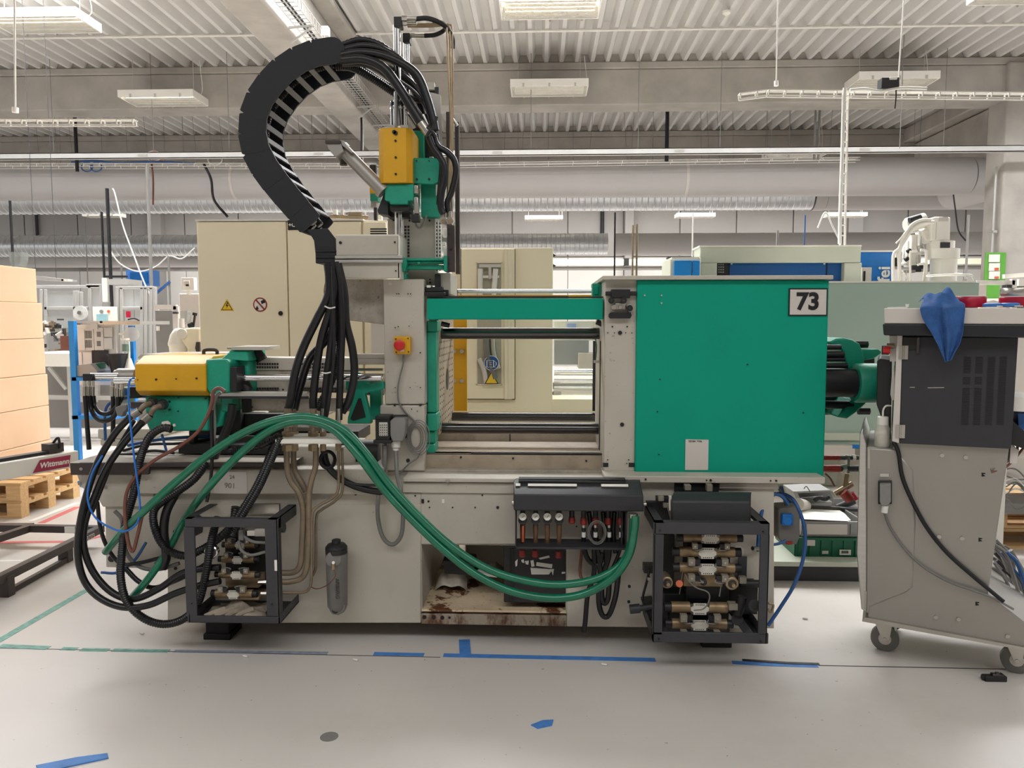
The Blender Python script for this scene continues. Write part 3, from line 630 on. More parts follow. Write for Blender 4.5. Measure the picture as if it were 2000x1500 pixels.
# dark vertical rails to the right of the tower
obj('slide_rail', MB('frame_brown').pb(873, 440, 888, 531, V-.04, .03), M_, bev=.002)
obj('slide_rail', MB('frame_brown').pb(889, 238, 897, 535, V+.3, .04).pb(872, 218, 880, 505, V+.22, .04), M_, bev=.002)
obj('rail_hole', holes([(876.5, 447, 1.4), (876.5, 457, 1.4), (880, 485, 3.2), (876, 513, 1.5)], V-.045), M_, kind='stuff')
obj('rail_arm', MB('steel').cyl(P(876, 222, V+.25), P(893, 245, V+.25), R(3, V)), M_)
# green bracket
b = MB('green_cast').pb(790, 504, 868, 509, V-.06, .1).pb(793, 510, 866, 515, V-.04, .06).pb(795, 517, 866, 526, V-.02, .06).pb(866, 499, 873, 530, V-.07, .12).prism([(782, 503), (793, 503), (795, 515), (791, 530), (783, 530)], V-.07, .1).pb(782, 534, 794, 545, V-.02, .08)
b.cyl(P(818, 514, V-.07), P(818, 514, V-.03), R(3, V))
obj('tower_bracket', b, M_, bev=.004)
obj('pedestal', MB('beige').pb(850, 533, 880, 575, V+.05, .3).pb(849, 535, 860, 563, V+.03, .02, 'black').pb(866, 566, 876, 578, V+.04, .02, 'black').pb(830, 560, 864, 570, V, .14, 'black').pb(829, 570, 868, 577, V-.02, .3, 'black').pb(833, 557, 841, 562, V-.01, .08, 'white_paint'), M_, bev=.003)
# ---- guard beam, upper rod and yellow strip
obj('guard_beam', MB('green').pb(834, 583, 1178, 624, D+.1, .12), M_, bev=.004, label='long green guard beam over the mould space')
obj('beam_track', MB('frame_brown').pb(834, 578, 1110, 583, D+.14, .05).pb(1110, 579, 1178, 582, D+.15, .03), M_)
obj('yellow_strip', MB('yellow').pb(875, 576, 1160, 583, D+.8, .02), M_)
obj('guide_rod', MB('chrome').cyl(P(884, 569, D+.6), P(1160, 569, D+.6), R(4, D+.6)), M_)
obj('rod_bracket', MB('green_cast').pb(1157, 553, 1181, 584, D+.3, .08).pb(1161, 560, 1169, 575, D+.29, .02, 'green'), M_, bev=.003)
obj('rod_end', MB('black').pb(878, 564, 890, 578, D+.5, .1).cyl(P(862, 632, D+.2), P(878, 636, D+.2), R(5, D)).cyl(P(1165, 628, D+.3), P(1178, 634, D+.3), R(6, D)), M_)
# fixed platen: green edge and drilled face
b = MB('green_cast').pb(834, 626, 854, 648, D+.2, .12).pb(834, 648, 852, 806, D+.2, .1).pb(834, 808, 853, 842, D+.18, .14).pb(834, 842, 850, 866, D+.2, .12).pb(832, 868, 849, 887, D+.18, .14)
obj('platen_edge', b, M_, bev=.006)
X0 = P(857, 700, D+.3).x
zt, zb_ = P(857, 664, D+.3).z, P(857, 850, D+.3).z
obj('fixed_platen', MB('bed_rusty').box(X0-.12, X0, D+.3, D+1.0, zb_, 1.62), M_, bev=.004, label='drilled steel face of the fixed platen')
b = MB('black')
for i in range(9):
    for j in range(14):
        if abs(i-4) < 2 and abs(j-6.5) < 3: continue
        y, zz = D+.35+.07*i, zb_+.02+.036*j
        b.cyl((X0-.001, y, zz), (X0+.0015, y, zz), .006, n=6)
b.cyl((X0-.001, D+.66, zb_+.27), (X0+.0015, D+.66, zb_+.27), .062, n=24)
obj('clamping_hole', b, M_, kind='stuff')
obj('yellow_guard', MB('yellow').pb(883, 624, 912, 665, D+1.08, .02).pb(881, 664, 912, 803, D+1.08, .02), M_, bev=.002, label='yellow guard strip behind the platen')
obj('guard_screw', MB('steel').cyl(P(887, 686, D+1.07), P(887, 686, D+1.08), .012).cyl(P(902, 686, D+1.07), P(902, 686, D+1.08), .012).cyl(P(887, 744, D+1.07), P(887, 744, D+1.08), .012).cyl(P(902, 744, D+1.07), P(902, 744, D+1.08), .012), M_)
# tie bars
for x0, y, Y, r in ((855, 651, D+.42, 11.3), (855, 836, D+.42, 11), (875, 814, D+.9, 9)):
    p, q = P(x0, y, Y), P(1185, y, Y); q.z = p.z; q.x += .3
    obj('tie_bar', MB('chrome_dark').cyl(p, q, R(r, Y), n=32), M_)
p, q = P(870, 651, D+.9), P(1185, 651, D+.9); zz = P(855, 651, D+.42).z
obj('tie_bar', MB('chrome_dark').cyl((p.x, D+.9, zz), (q.x+.3, D+.9, zz), R(9, D+.9), n=32), M_)
# moving platen seen at the right edge of the opening
xm = P(1160, 700, D+.9).x
obj('moving_platen', MB('steel').box(xm+.05, xm+.12, D+.3, D+1.0, zb_, 1.6), M_, bev=.004)
obj('guide_strip', MB('frame_dark').pb(1158, 666, 1163, 803, D+.95, .03).pb(1171, 666, 1177, 880, D+.3, .03).pb(1160, 704, 1178, 709, D+.3, .02, 'steel'), M_)
obj('air_line', MB('green_hose').ptube([(1163, 660), (1165, 680), (1163, 705)], 1.2, D+.5), M_)
# ---- right housing: beige strip, big green door, roof plate
G = D+.08
obj('door_post', MB('beige').pb(1180, 545, 1243, 921, G, .6), M_, bev=.006)
obj('roof_plate', MB('beige').pb(1177, 538, 1628, 546, G-.05, .85), M_, bev=.003)
obj('green_door', MB('green').prism([(1244, 547), (1620, 547), (1609, 930), (1240, 922)], G-.02, .8), M_, bev=.006, label='big green guard door with number 73')
sg = obj('number_sign', MB('ink').prism([(1541, 563), (1617, 563), (1616, 617), (1540, 617)], G-.026, .005).prism([(1543.5, 565.5), (1614.5, 565.5), (1613.5, 614.5), (1542.5, 614.5)], G-.028, .004, 'label_grey'), M_, label='white sign with black number 73')
text('numeral', '73', .078, P(1578, 590, G-.03), sg, 'ink', bold=.004)
cdn = obj('paper_card', MB('label_grey').prism([(1339, 858), (1384, 859), (1383, 918), (1338, 918)], G-.024, .003), M_, label='small grey card with handwriting')
text('writing', 'DE184  7106', .0085, P(1358, 862, G-.026), cdn, 'ink')
obj('door_hole', holes([(1259, 577, 1.8), (1292, 577, 1.8), (1292, 592, 1.8)], G-.022, 'sage').add(*(lambda o: (o.v, o.f))(holes([(1289, 741, 1.3), (1284, 804, 1.3), (1287, 888, 1.3), (1460, 712, 1.5), (1569, 806, 1.3)], G-.022)), m='black'), M_, kind='stuff')
obj('post_hole', holes([(1196, 638, 1.5), (1225, 638, 1.5), (1187, 650, 1), (1200, 650, 1), (1222, 650, 1), (1234, 650, 1), (1215, 829, 4), (1211, 650, 4), (1187, 898, 1.2), (1228, 898, 1.2), (1187, 905, 1), (1224, 905, 1)], G-.002), M_, kind='stuff')
obj('latch_slot', MB('black').pb(1178, 904, 1188, 912, G-.003, .01).pb(1228, 904, 1240, 912, G-.003, .01), M_)
v = obj('roller_valve', MB('black').pb(1183, 569, 1244, 577, G-.03, .03).pb(1194, 565, 1231, 582, G-.04, .04), M_, bev=.003)
b = MB('black')
for x, y in ((1194, 587), (1218, 587), (1230, 602)): b.cyl(P(x, y, G-.06), P(x, y, G), R(6, G)).cyl(P(x, y, G-.065), P(x, y, G-.06), R(2, G), m='frame_dark'); b.m = 'black'
b.prism([(1190, 613), (1194, 610), (1232, 610), (1234, 616), (1231, 622), (1192, 622), (1189, 618)], G-.03, .03)
obj('roller', b, M_)
obj('roller_lever', MB('steel').pb(1201, 592, 1222, 604, G-.02, .02).prism([(1222, 596), (1234, 593), (1234, 606), (1228, 612)], G-.02, .02).cyl(P(1199, 600, G-.04), P(1199, 600, G), R(5, G)).cyl(P(1212, 600, G-.04), P(1212, 600, G), R(4, G)), M_, bev=.002)
# ---- clamping cylinders right of the door
cc = D+.6; e = MB('black')
def hc(x0, x1, y, r, Y, m='rubber'):
    p, q = P(x0, y, Y), P(x1, y, Y); q.z = p.z; return MB(m).cyl(p, q, R(r, Y), n=36)
obj('clamp_cylinder', hc(1560, 1672, 748, 27, cc-.3, 'black'), M_)
for y, r, x1, Y in ((678, 5, 1642, cc-.28), (692, 6, 1648, cc-.28), (702, 4, 1650, cc-.28), (714, 5, 1655, cc-.28), (790, 8, 1665, cc-.2), (802, 8, 1650, cc), (776, 12, 1670, cc)):
    obj('clamp_rod', hc(1560, x1, y, r, Y, 'black'), M_)
def yplate(cx, cy, rr, x0, x1, Y, m='green_cast'):
    p, q = P(x0, cy, Y), P(x1, cy, Y); q.z = p.z
    return MB(m).lathe(p, (1, 0, 0), [(0, rr*.93), (.01, rr), ((q.x-p.x)-.01, rr), ((q.x-p.x), rr*.9)], n=36)
f = yplate(0, 748, R(38, cc-.3), 1668, 1712, cc-.3); obj('end_flange', f, M_, label='green cast end plate')
f = MB('green_cast').prism([(1620, 668), (1634, 661), (1648, 660), (1664, 663), (1679, 671), (1686, 688), (1690, 712), (1686, 722), (1655, 722), (1650, 700), (1644, 684), (1634, 675), (1622, 674)], cc-.24, .35)
f.prism([(1665, 778), (1700, 776), (1690, 790), (1672, 806), (1655, 818), (1636, 815), (1652, 795)], cc-.22, .35)
obj('end_plate', f, M_, bev=.02)
obj('lever_arm', MB('green_cast').prism([(1676, 682), (1716, 682), (1723, 687), (1720, 692), (1706, 701), (1688, 704), (1680, 700)], cc-.16, .08), M_, bev=.006)
obj('rear_plate', MB('black').prism([(1684, 700), (1708, 700), (1708, 730), (1690, 730)], cc-.02, .05), M_)
b = MB('black')
for x, y in ((1672, 673), (1692, 748), (1700, 771), (1676, 803)): p = P(x, y, cc-.1); b.hexa(p, p+Vector((.06 if y != 748 else .09, 0, 0)), R(7, cc))
b.cyl(P(1714, 687, cc-.02), P(1714, 687, cc), R(4, cc), m='steel'); obj('end_nut', b, M_)
# pipes under the door end at right
b = MB('red_knob').cyl(P(1600, 894, D+.5), P(1640, 894, D+.5), R(5, D+.5)).cyl(P(1600, 915, D+.45), P(1640, 915, D+.45), R(7, D+.5))
b.cyl(P(1638, 894, D+.5), P(1680, 894, D+.5), R(4.5, D+.5), m='frame_dark').cyl(P(1638, 915, D+.45), P(1680, 915, D+.45), R(6, D+.5)).pb(1655, 890, 1660, 925, D+.44, .03, 'steel').hexa(P(1644, 915, D+.45), P(1652, 915, D+.45), R(9, D+.5), 'steel').hexa(P(1664, 894, D+.5), P(1670, 894, D+.5), R(7, D+.5))
b.cyl(P(1655, 925, D+.5), P(1648, 965, D+.5), R(5, D+.5), m='brass').cyl(P(1630, 965, D+.5), P(1665, 945, D+.5), R(6, D+.5)).tube([P(1612, 925, D+.5), P(1622, 935, D+.5), P(1630, 950, D+.5)], R(2, D+.5), 'cable_brown')
b.cyl(P(1646, 960, D+.48), P(1660, 975, D+.48), R(10, D+.5), m='red_knob').cyl(P(1663, 963, D+.48), P(1672, 975, D+.48), R(5, D+.5), m='crimson')
obj('cooling_pipe', b, M_, label='red and brass cooling water fittings')
b = MB('wood'); 
# ---- energy chain (side plates and cross bars)
KY, KW = D+.02, .24
cen = [(648, 98, 25), (622, 101, 24.5), (598, 108, 25), (576, 119, 26), (555, 133, 26.5), (536, 151, 27), (519, 172, 27.5), (505, 194, 27), (495, 219, 27), (491, 246, 27), (493, 272, 27), (500, 298, 28), (514, 324, 28), (531, 348, 27.5), (549, 371, 27), (568, 393, 26.5), (587, 415, 26), (605, 437, 25.5), (622, 458, 24)]
ch = obj('energy_chain', MB('chain').prism([(600, 448), (640, 446), (655, 466), (656, 512), (618, 515), (613, 470)], KY-.002, .012).pb(616, 488, 656, 492, KY-.01, KW+.02).pb(616, 500, 656, 504, KY-.01, KW+.02).pb(616, 490, 656, 514, KY, KW), M_, bev=.003, label='black energy chain curving up to the tower')
def resamp(c, step):
    o = [c[0]]; acc = 0
    for a_, b_ in zip(c, c[1:]):
        L = math.hypot(b_[0]-a_[0], b_[1]-a_[1]); t_ = step-acc
        while t_ <= L: k = t_/L; o.append(tuple(a_[j]*(1-k)+b_[j]*k for j in range(3))); t_ += step
        acc = L-(t_-step)
    return o
cen = resamp(cen, 35.5); n = len(cen)
SIN = 1
for i in range(n-1):
    (x0, y0, r0), (x1, y1, r1) = cen[i], cen[i+1]
    p, q = P(x0, y0, KY), P(x1, y1, KY); r = R((r0+r1)/2, KY)
    for near in (True, False):
        yy = KY if near else KY+KW; b = MB('chain'); off = Vector((0, -.0008*(i % 2), 0))
        d = (q-p).normalized(); a = Vector((-d.z, 0, d.x)); L = (q-p).length; out = []
        e = r*.14 if 0 < i else r*.9
        for k in range(9): th = math.pi/2+k/8*math.pi; out.append(p+d*math.cos(th)*(r if i == 0 else e)+a*math.sin(th)*r)
        for k in range(9): th = -math.pi/2+k/8*math.pi; out.append(q+d*math.cos(th)*r*.14+a*math.sin(th)*r)
        out = [Vector((v.x, yy, v.z))+off for v in out]
        b.poly(out, (0, .012, 0)); obj('side_plate', b, ch)
    m = (p+q)/2; d = (q-p).normalized(); a = Vector((-d.z, 0, d.x))
    for s_ in (-1, 1):
        c = m+a*(r-.004)*s_; c.y = KY+KW/2+.006
        if s_ == SIN: obj('cross_bar', MB('chain_bar').obox(c, d*.013, (0, KW/2-.008, 0), a*.004), ch)
        else: obj('cover_bar', MB('chain').obox(c, d*.042, (0, KW/2-.006, 0), a*.003), ch)
for k, (oy, oa, rr, rb) in enumerate(((.05, .01, 8, .012), (.1, -.012, 7, 0), (.15, .014, 8, .012), (.2, -.01, 7, 0))):
    pts = []
    for i in range(0, n, 1):
        x, y, r = cen[i]; p = P(x, y, KY); x2, y2, _ = cen[min(i+1, n-1)]; x3, y3, _ = cen[max(i-1, 0)]
        d = (P(x2, y2, KY)-P(x3, y3, KY)).normalized(); a = Vector((-d.z, 0, d.x)); q = p+a*oa; q.y += oy; pts.append(q)
    obj('inner_hose', MB('rubber').tube(pts, R(rr, KY), rib=rb), ch)
# ---- hose bundle from the chain over to the tower
bund = [
 ([(660, 92), (700, 78), (735, 84), (765, 103), (800, 135), (828, 180), (844, 230)], 6.5, 3.78, .02),
 ([(668, 98), (705, 90), (740, 94), (775, 112), (812, 148), (836, 195), (846, 240), (848, 262)], 6.5, 3.74, 0),
 ([(668, 108), (705, 103), (745, 108), (785, 124), (815, 148), (833, 190), (846, 235), (850, 255)], 8.5, 3.72, 0),
 ([(668, 118), (710, 116), (748, 132), (775, 165), (800, 205), (822, 240)], 9, 3.70, 0),
 ([(668, 122), (715, 124), (755, 145), (790, 185), (815, 222), (828, 240)], 8, 3.8, 0),
 ([(655, 130), (690, 133), (730, 155), (765, 178), (790, 195), (800, 215)], 8, 3.86, .010),
 ([(665, 112), (720, 118), (770, 140), (805, 165), (835, 210), (846, 250)], 7, 3.88, 0),
 ([(668, 104), (715, 98), (760, 112), (795, 150), (815, 190), (826, 225)], 7, 3.93, 0),
 ([(660, 120), (715, 122), (765, 150), (810, 180), (838, 222), (842, 250)], 3, 3.76, 0),
 ([(655, 127), (700, 131), (745, 158), (782, 180), (812, 195), (836, 200)], 5, 3.9, .009)]
for pts, r, Y, rb in bund: obj('hose', MB('rubber').ptube(pts, r, Y, rib=rb), M_)
obj('hose_fitting', MB('steel').cyl(P(821, 238, 3.7), P(838, 262, 3.7), R(8.5, 3.7)).cyl(P(826, 226, 3.75), P(836, 246, 3.75), R(8, 3.7)), M_)
obj('hose_wrap', MB('black').ptube([(832, 268), (838, 258), (848, 245), (853, 228)], 3, 3.66).ptube([(834, 248), (845, 258), (852, 268)], 3, 3.66), M_)
for pts, r, Y in (([(838, 268), (846, 288), (858, 305), (868, 325), (868, 350), (862, 380), (861, 405), (866, 418)], 6.5, 3.68),
                  ([(846, 262), (855, 285), (875, 298), (888, 315), (890, 340), (882, 375), (874, 395), (876, 415)], 6, 3.7),
                  ([(850, 240), (856, 280), (862, 320), (858, 370), (856, 400)], 4, 3.8)):
    obj('hose', MB('rubber').ptube(pts, r, Y), M_)
for x in (865, 878): obj('hose_fitting', MB('steel').cyl(P(x, 413, 3.7), P(x, 432, 3.7), R(5.5, 3.7)).hexa(P(x+1, 432, 3.7)+Vector((0, -.02, 0)), P(x+1, 432, 3.7)+Vector((0, .02, 0)), R(8, 3.7)).cyl(P(x+1, 432, 3.66), P(x+1, 432, 3.7), R(4, 3.7), m='brass'), M_)
# ---- vertical injection unit
U = D+.06
def chamf(x0, y0, x1, y1, c, Y, dep, m):    # cover with chamfered long sides (vertical)
    a, b_ = P(x0, (y0+y1)/2, Y).x, P(x1, (y0+y1)/2, Y).x; zt, zb = P((x0+x1)/2, y0, Y).z, P((x0+x1)/2, y1, Y).z
    o = [(a+c, Y, 0), (b_-c, Y, 0), (b_, Y+c, 0), (b_, Y+dep, 0), (a, Y+dep, 0), (a, Y+c, 0)]
    return MB(m).poly([(x, y, zb) for x, y, _ in o], (0, 0, zt-zb))
yc = obj('yellow_cover', chamf(738, 249, 804, 357, .026, U-.02, .3, 'yellow'), M_, bev=.004, label='chamfered yellow cover of the upright unit')
obj('cover_hole', holes([(770, 258, 4), (773, 260, 4), (772.5, 275, 2.2), (773, 307.5, 2.2), (773, 340, 2.2)], U-.022), yc, kind='stuff')
b = MB('green_cast').prism([(751, 359), (808, 359), (808, 392), (797, 392), (797, 399), (761, 399), (761, 393), (751, 391)], U, .2)
obj('nozzle_block', b, M_, bev=.005)
obj('side_block', MB('green_cast').prism([(807, 308), (848, 308), (862, 312), (858, 356), (847, 360), (806, 359)], U+.04, .16).pb(838, 305, 846, 309, U+.06, .05, 'steel').pb(851, 359, 858, 383, U+.05, .03, 'nameplate'), M_, bev=.008, label='green side block')
obj('block_hole', holes([(814, 314, 1.5), (838, 314, 1.2), (814, 350, 2.2), (838, 350, 2.2)], U+.038), M_, kind='stuff')
obj('carriage', MB('green_cast').pb(822, 360, 858, 424, U+.12, .2).pb(804, 255, 828, 310, U+.2, .1), M_, bev=.004)
obj('valve_body', MB('black').prism([(806, 252), (838, 240), (858, 300), (856, 310), (806, 310)], U+.24, .1).cyl(P(807, 273, U+.1), P(807, 273, U+.2), R(5, U), m='brass').cyl(P(807, 284, U+.1), P(807, 284, U+.2), R(5, U)), M_)
obj('spacer', MB('black').pb(762, 400, 800, 412, U+.02, .12).pb(757, 408, 800, 425, U+.12, .1).pb(803, 418, 818, 433, U-.02, .05), M_, bev=.003)
obj('hopper_side', MB('black').prism([(752, 372), (757, 398), (758, 420), (740, 418), (737, 412)], U+.04, .1), M_)
obj('tower_back', MB('frame_dark').pb(812, 170, 857, 250, U+.3, .06).pb(835, 160, 848, 175, U+.28, .05, 'nameplate').prism([(840, 180), (860, 185), (865, 430), (852, 430)], U+.26, .04, 'steel'), M_)
cyl = lambda x, y0, y1, r, Y, m: MB(m).cyl(P(x, y1, Y), Vector((P(x, y1, Y).x, Y, P(x, y0, Y).z)), R(r, Y), n=28)
obj('injection_cylinder', cyl(779, 200, 250, 16.5, U+.1, 'chrome').add(*(lambda o: (o.v, o.f))(cyl(779, 203, 209, 17.5, U+.1, 'black')), m='black').add(*(lambda o: (o.v, o.f))(cyl(779, 212, 216, 17.5, U+.1, 'steel')), m='steel'), M_)
obj('lift_ring', MB('steel').pb(757, 244, 771, 250, U+.02, .02).pb(782, 244, 797, 250, U+.02, .02), M_)
obj('piston_rod', cyl(777, 50, 205, 7, U+.08, 'chrome'), M_); obj('piston_rod', cyl(795, 82, 205, 6, U+.2, 'chrome'), M_)
obj('guide_pin', cyl(774, 180, 250, 4, U+.03, 'chrome'), M_)
obj('rod_block', MB('black').pb(769, 32, 784, 51, U+.05, .06), M_, bev=.002); obj('rod_block', MB('black').pb(786.5, 64, 800, 82, U+.17, .06), M_, bev=.002)
def fit(x0, x1, y, r, Y): return MB('steel').hexa(P(x0, y, Y), P(x0+(x1-x0)*.35, y, Y), R(r, Y)).cyl(P(x0+(x1-x0)*.35, y, Y), P(x1, y, Y), R(r*.85, Y))
for x0, x1, y, Y in ((785, 814, 36, U+.06), (785, 814, 45, U+.08), (801, 829, 70, U+.2)): obj('hose_fitting', fit(x0, x1, y, 5, Y), M_)
obj('hose', MB('rubber').ptube([(812, 37, U+.06), (835, 36, U+.08), (858, 44, U+.1), (876, 58, U+.14), (884, 76, U+.2), (884, 95, U+.22)], 4.5), M_)
obj('hose', MB('rubber').ptube([(828, 70, U+.2), (850, 68, U+.2), (866, 60, U+.2), (870, 50, U+.25), (860, 44, U+.3), (845, 42, U+.3)], 4.2), M_)
for k, (xt, dx) in enumerate(((872, 0), (878, 4), (884, 8))):
    obj('hydraulic_pipe', MB('brass').ptube([(796, 47+k*2.5), (840, 47+k*2.5), (866+k*5, 46+k*1.5), (872+k*5, 52), (873+k*5, 70), (876+k*4, 150), (880+k*2, 250), (876+k*3, 350), (873+k*5, 425)], 1.9, U+.12+.02*k), M_)
obj('feed_screw', cyl(781, 413, 500, 6, U+.1, 'chrome').add(*(lambda o: (o.v, o.f))(cyl(773, 413, 462, 1.6, U+.05, 'white_paint')), m='white_paint'), M_)
for y0, y1 in ((361, 378), (384, 418)): obj('heater_rod', MB('steel').pb(808, y0, 817, y1, U, .04), M_, bev=.005)
obj('sensor_cable', MB('rubber_grey').ptube([(812, 432), (813, 441), (820, 445), (828, 436), (833, 420)], 2, U+.05), M_)
# sloping filling tube with funnel
g = obj('filling_tube', MB('stainless').cyl(P(672, 295, U+.02), P(749, 374, U+.02), R(13, U), n=28).cyl(P(744, 369, U+.02), P(750, 375, U+.02), R(15.5, U)).cyl(P(666, 289, U+.02), P(673, 296, U+.02), R(15, U)), M_, label='sloping steel filling tube')
obj('funnel', MB('stainless').prism([(636, 275), (665, 275), (668, 287), (672, 295), (655, 307), (640, 290)], U-.04, .13).prism([(664, 274), (670, 275), (690, 297), (686, 299), (668, 284)], U-.04, .12).pb(635, 273, 665, 280, U-.05, .14, 'frame_brown'), g, bev=.003)
obj('tube_motor', cyl(671, 305, 323, 7, U+.06, 'frame_brown'), g)
b = MB('frame_dark').add(*(lambda o: (o.v, o.f))(cyl(729, 323, 350, 7, U+.4, 'black')), m='black'); b.pb(722, 350, 737, 378, U+.36, .08, 'yellow').pb(723, 378, 738, 392, U+.36, .08, 'green_cast').pb(724, 392, 735, 405, U+.38, .05, 'steel').pb(730, 405, 736, 430, U+.39, .03, 'chrome_dark')
obj('rear_unit', b, M_, label='second small upright unit behind the tube')
# ---- horizontal injection unit
I_ = D+.0
a = P(263, 730, I_).x; c = P(402, 730, I_).x
def hcover(Y, x0, x1, pts, m):      # profile in (y,z) swept along x
    return MB(m).poly([(x0, y, z_) for y, z_ in pts], (x1-x0, 0, 0))
zz = lambda py: P(335, py, I_).z
prof = [(I_+.09, zz(696)), (I_, zz(712)), (I_, zz(763)), (I_+.04, zz(774)), (I_+.5, zz(774)), (I_+.54, zz(763)), (I_+.54, zz(712)), (I_+.45, zz(696))]
yh = obj('yellow_cover', hcover(I_, a, c, prof, 'yellow'), M_, bev=.006, label='chamfered yellow cover of the horizontal unit')
obj('cover_hole', holes([(305, 741, 2), (344, 740, 1.3), (384, 739, 2), (269, 742, 1)], I_-.002), yh, kind='stuff')
obj('cover_handle', MB('frame_brown').ptube([(398, 694), (400, 684), (422, 684), (424, 694)], 3.5, I_+.25), yh)
obj('barrel_cover', MB('beige').poly([P(268, 700, I_+.3), P(275, 692, I_+.3), P(440, 690, I_+.3), P(440, 702, I_+.3)], (0, .3, 0)), M_)
b = MB('green_cast').poly([P(401, 702, I_+.02), P(440, 702, I_-.02), P(448, 706, I_-.02), P(448, 768, I_-.02), P(410, 770, I_-.02), P(402, 758, I_+.02)], (0, .35, 0))
b.poly([P(430, 702, I_+.06), P(450, 683, I_+.1), P(484, 683, I_+.1), P(486, 706, I_+.06)], (0, .25, 0)).pb(447, 703, 486, 770, I_+.1, .2).pb(430, 770, 456, 805, I_+.1, .15)
obj('feed_casting', b, M_, bev=.01, label='green cast feed throat block')
obj('feed_slide', MB('beige').pb(452, 677, 518, 684, I_+.08, .22).pb(443, 678, 452, 682, I_+.1, .02, 'steel').cyl(P(500, 684, I_+.2), P(512, 704, I_+.2), R(10, I_), R(12, I_), m='black').cyl(P(487, 685, I_+.2), P(490, 700, I_+.2), R(6, I_), m='white_paint'), M_, bev=.002)
obj('sensor_block', MB('black').pb(449, 717, 462, 764, I_-.01, .12).cyl(P(472, 740, I_+.1), P(484, 765, I_+.1), R(12, I_)), M_, bev=.003)
b = MB('green_cast').prism([(283, 774), (407, 774), (407, 842), (292, 842), (285, 826), (284, 815)], I_+.06, .4)
obj('lower_casting', b, M_, bev=.008, label='green lower casting of the injection unit')
obj('casting_hole', holes([(331, 784, 2), (331, 800, 2), (348, 777, 1.5), (348, 803, 1.5), (402, 778, 2.2), (318, 790, 11), (296, 785, 9)], I_+.057), M_, kind='stuff')
obj('casting_label', MB('white_plastic').prism([(316, 824), (326, 822), (332, 826), (331, 834), (322, 834), (315, 829)], I_+.045, .01).prism([(338, 828), (341, 828), (342, 833), (337, 833)], I_+.045, .01), M_)
obj('support_leg', MB('frame_dark').pb(369, 842, 379, 870, I_+.2, .05).pb(348, 869, 560, 887, I_+.15, .4, 'black').pb(410, 808, 560, 850, I_+.35, .05, 'black'), M_, bev=.003)
obj('under_table', MB('beige').pb(190, 838, 300, 858, I_+.62, .4).pb(195, 858, 420, 872, I_+.62, .4).pb(470, 804, 520, 818, I_+.4, .2).pb(500, 800, 640, 812, I_+.45, .3), M_, bev=.01)
obj('guide_rail', MB('steel_brushed').pb(410, 767, 600, 774, I_+.04, .04).pb(410, 774, 600, 779, I_+.045, .03, 'frame_dark').pb(424, 765, 600, 768, I_+.05, .03, 'nameplate'), M_, bev=.001)
obj('injection_rod', MB('chrome').cyl(P(465, 738, I_+.06), P(745, 738, I_+.06), R(7, I_), n=24), M_)
b = MB('beige').pb(486, 700, 690, 723, I_+.2, .02).pb(486, 723, 688, 767, I_+.21, .02, 'beige_dirty').pb(486, 777, 700, 803, I_+.2, .02, 'beige_dirty').pb(486, 699, 752, 701, I_+.2, .15, 'white_paint').pb(690, 692, 752, 712, I_+.2, .1, 'beige_dirty').pb(472, 778, 486, 806, I_+.16, .1, 'black')
obj('guard_plate', b, M_, bev=.002)
b = MB('black')
for i in range(34):
    x = 501+4.9*i
    if x > 545 and x < 575: continue
    for y in (709, 715.5, 757, 763): b.pb(x, y, x+3, y+4, I_+.194, .01)
obj('perforation', b, M_, kind='stuff')
obj('guard_bolt', holes([(492, 760, 2.5), (493, 795, 1.5), (553, 761, 2), (622, 760, 2)], I_+.193), M_, kind='stuff')
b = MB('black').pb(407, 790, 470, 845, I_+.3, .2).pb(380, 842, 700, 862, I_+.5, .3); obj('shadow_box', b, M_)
obj('unit_hose', MB('rubber').ptube([(455, 790), (450, 820), (438, 850), (428, 870), (415, 900), (400, 930)], 9, I_+.05), M_)
# barrel end at left
b = MB('chrome').cyl(P(178, 735, I_+.15), P(232, 735, I_+.15), R(7, I_)).cyl(P(225, 744, I_+.05), P(266, 744, I_+.05), R(7, I_))
b.cyl(P(232, 736, I_+.2), P(268, 736, I_+.2), R(18, I_), m='stainless').cyl(P(226, 736, I_+.2), P(234, 736, I_+.2), R(15, I_))
obj('barrel', b, M_)
obj('rod_block', MB('black').pb(161, 730, 180, 744, I_+.12, .08), M_, bev=.003)
b = MB('steel')
for x, y0, Y in ((165, 744, I_+.13), (173, 744, I_+.16), (181, 744, I_+.18), (219, 744, I_+.06), (229, 748, I_+.08), (238, 750, I_+.1)): b.hexa(P(x, y0, Y), P(x, y0+10, Y), R(4, I_)).cyl(P(x, y0+11, Y), P(x, y0+30, Y), R(4, I_))
obj('hose_fitting', b, M_)
obj('hose', MB('rubber').ptube([(166, 773), (168, 800), (171, 840), (174, 878)], 4.5, I_+.13), M_)
obj('hose', MB('rubber').ptube([(174, 773, I_+.16), (178, 800, I_+.16), (190, 818, I_+.12), (206, 822, I_+.1), (222, 814, I_+.1), (230, 795, I_+.08), (230, 775, I_+.08)], 4.5), M_)
obj('hose', MB('rubber').ptube([(182, 773, I_+.18), (185, 792, I_+.18), (196, 806, I_+.15), (212, 808, I_+.12), (226, 797, I_+.12), (237, 780, I_+.1), (238, 775, I_+.1)], 4.5), M_)
obj('hose', MB('rubber').ptube([(221, 773), (221, 800), (221, 830), (220, 862)], 4.5, I_+.2), M_)
obj('hose', MB('hose_blue').ptube([(232, 778), (212, 790), (205, 810), (206, 860)], 3, I_+.3).ptube([(290, 775), (260, 775), (235, 782), (215, 800)], 2.5, I_+.3), M_)
obj('plug', MB('rubber_grey').prism([(224, 796), (234, 792), (246, 790), (248, 800), (241, 806), (238, 815), (228, 812)], I_-.02, .04), M_, bev=.005)
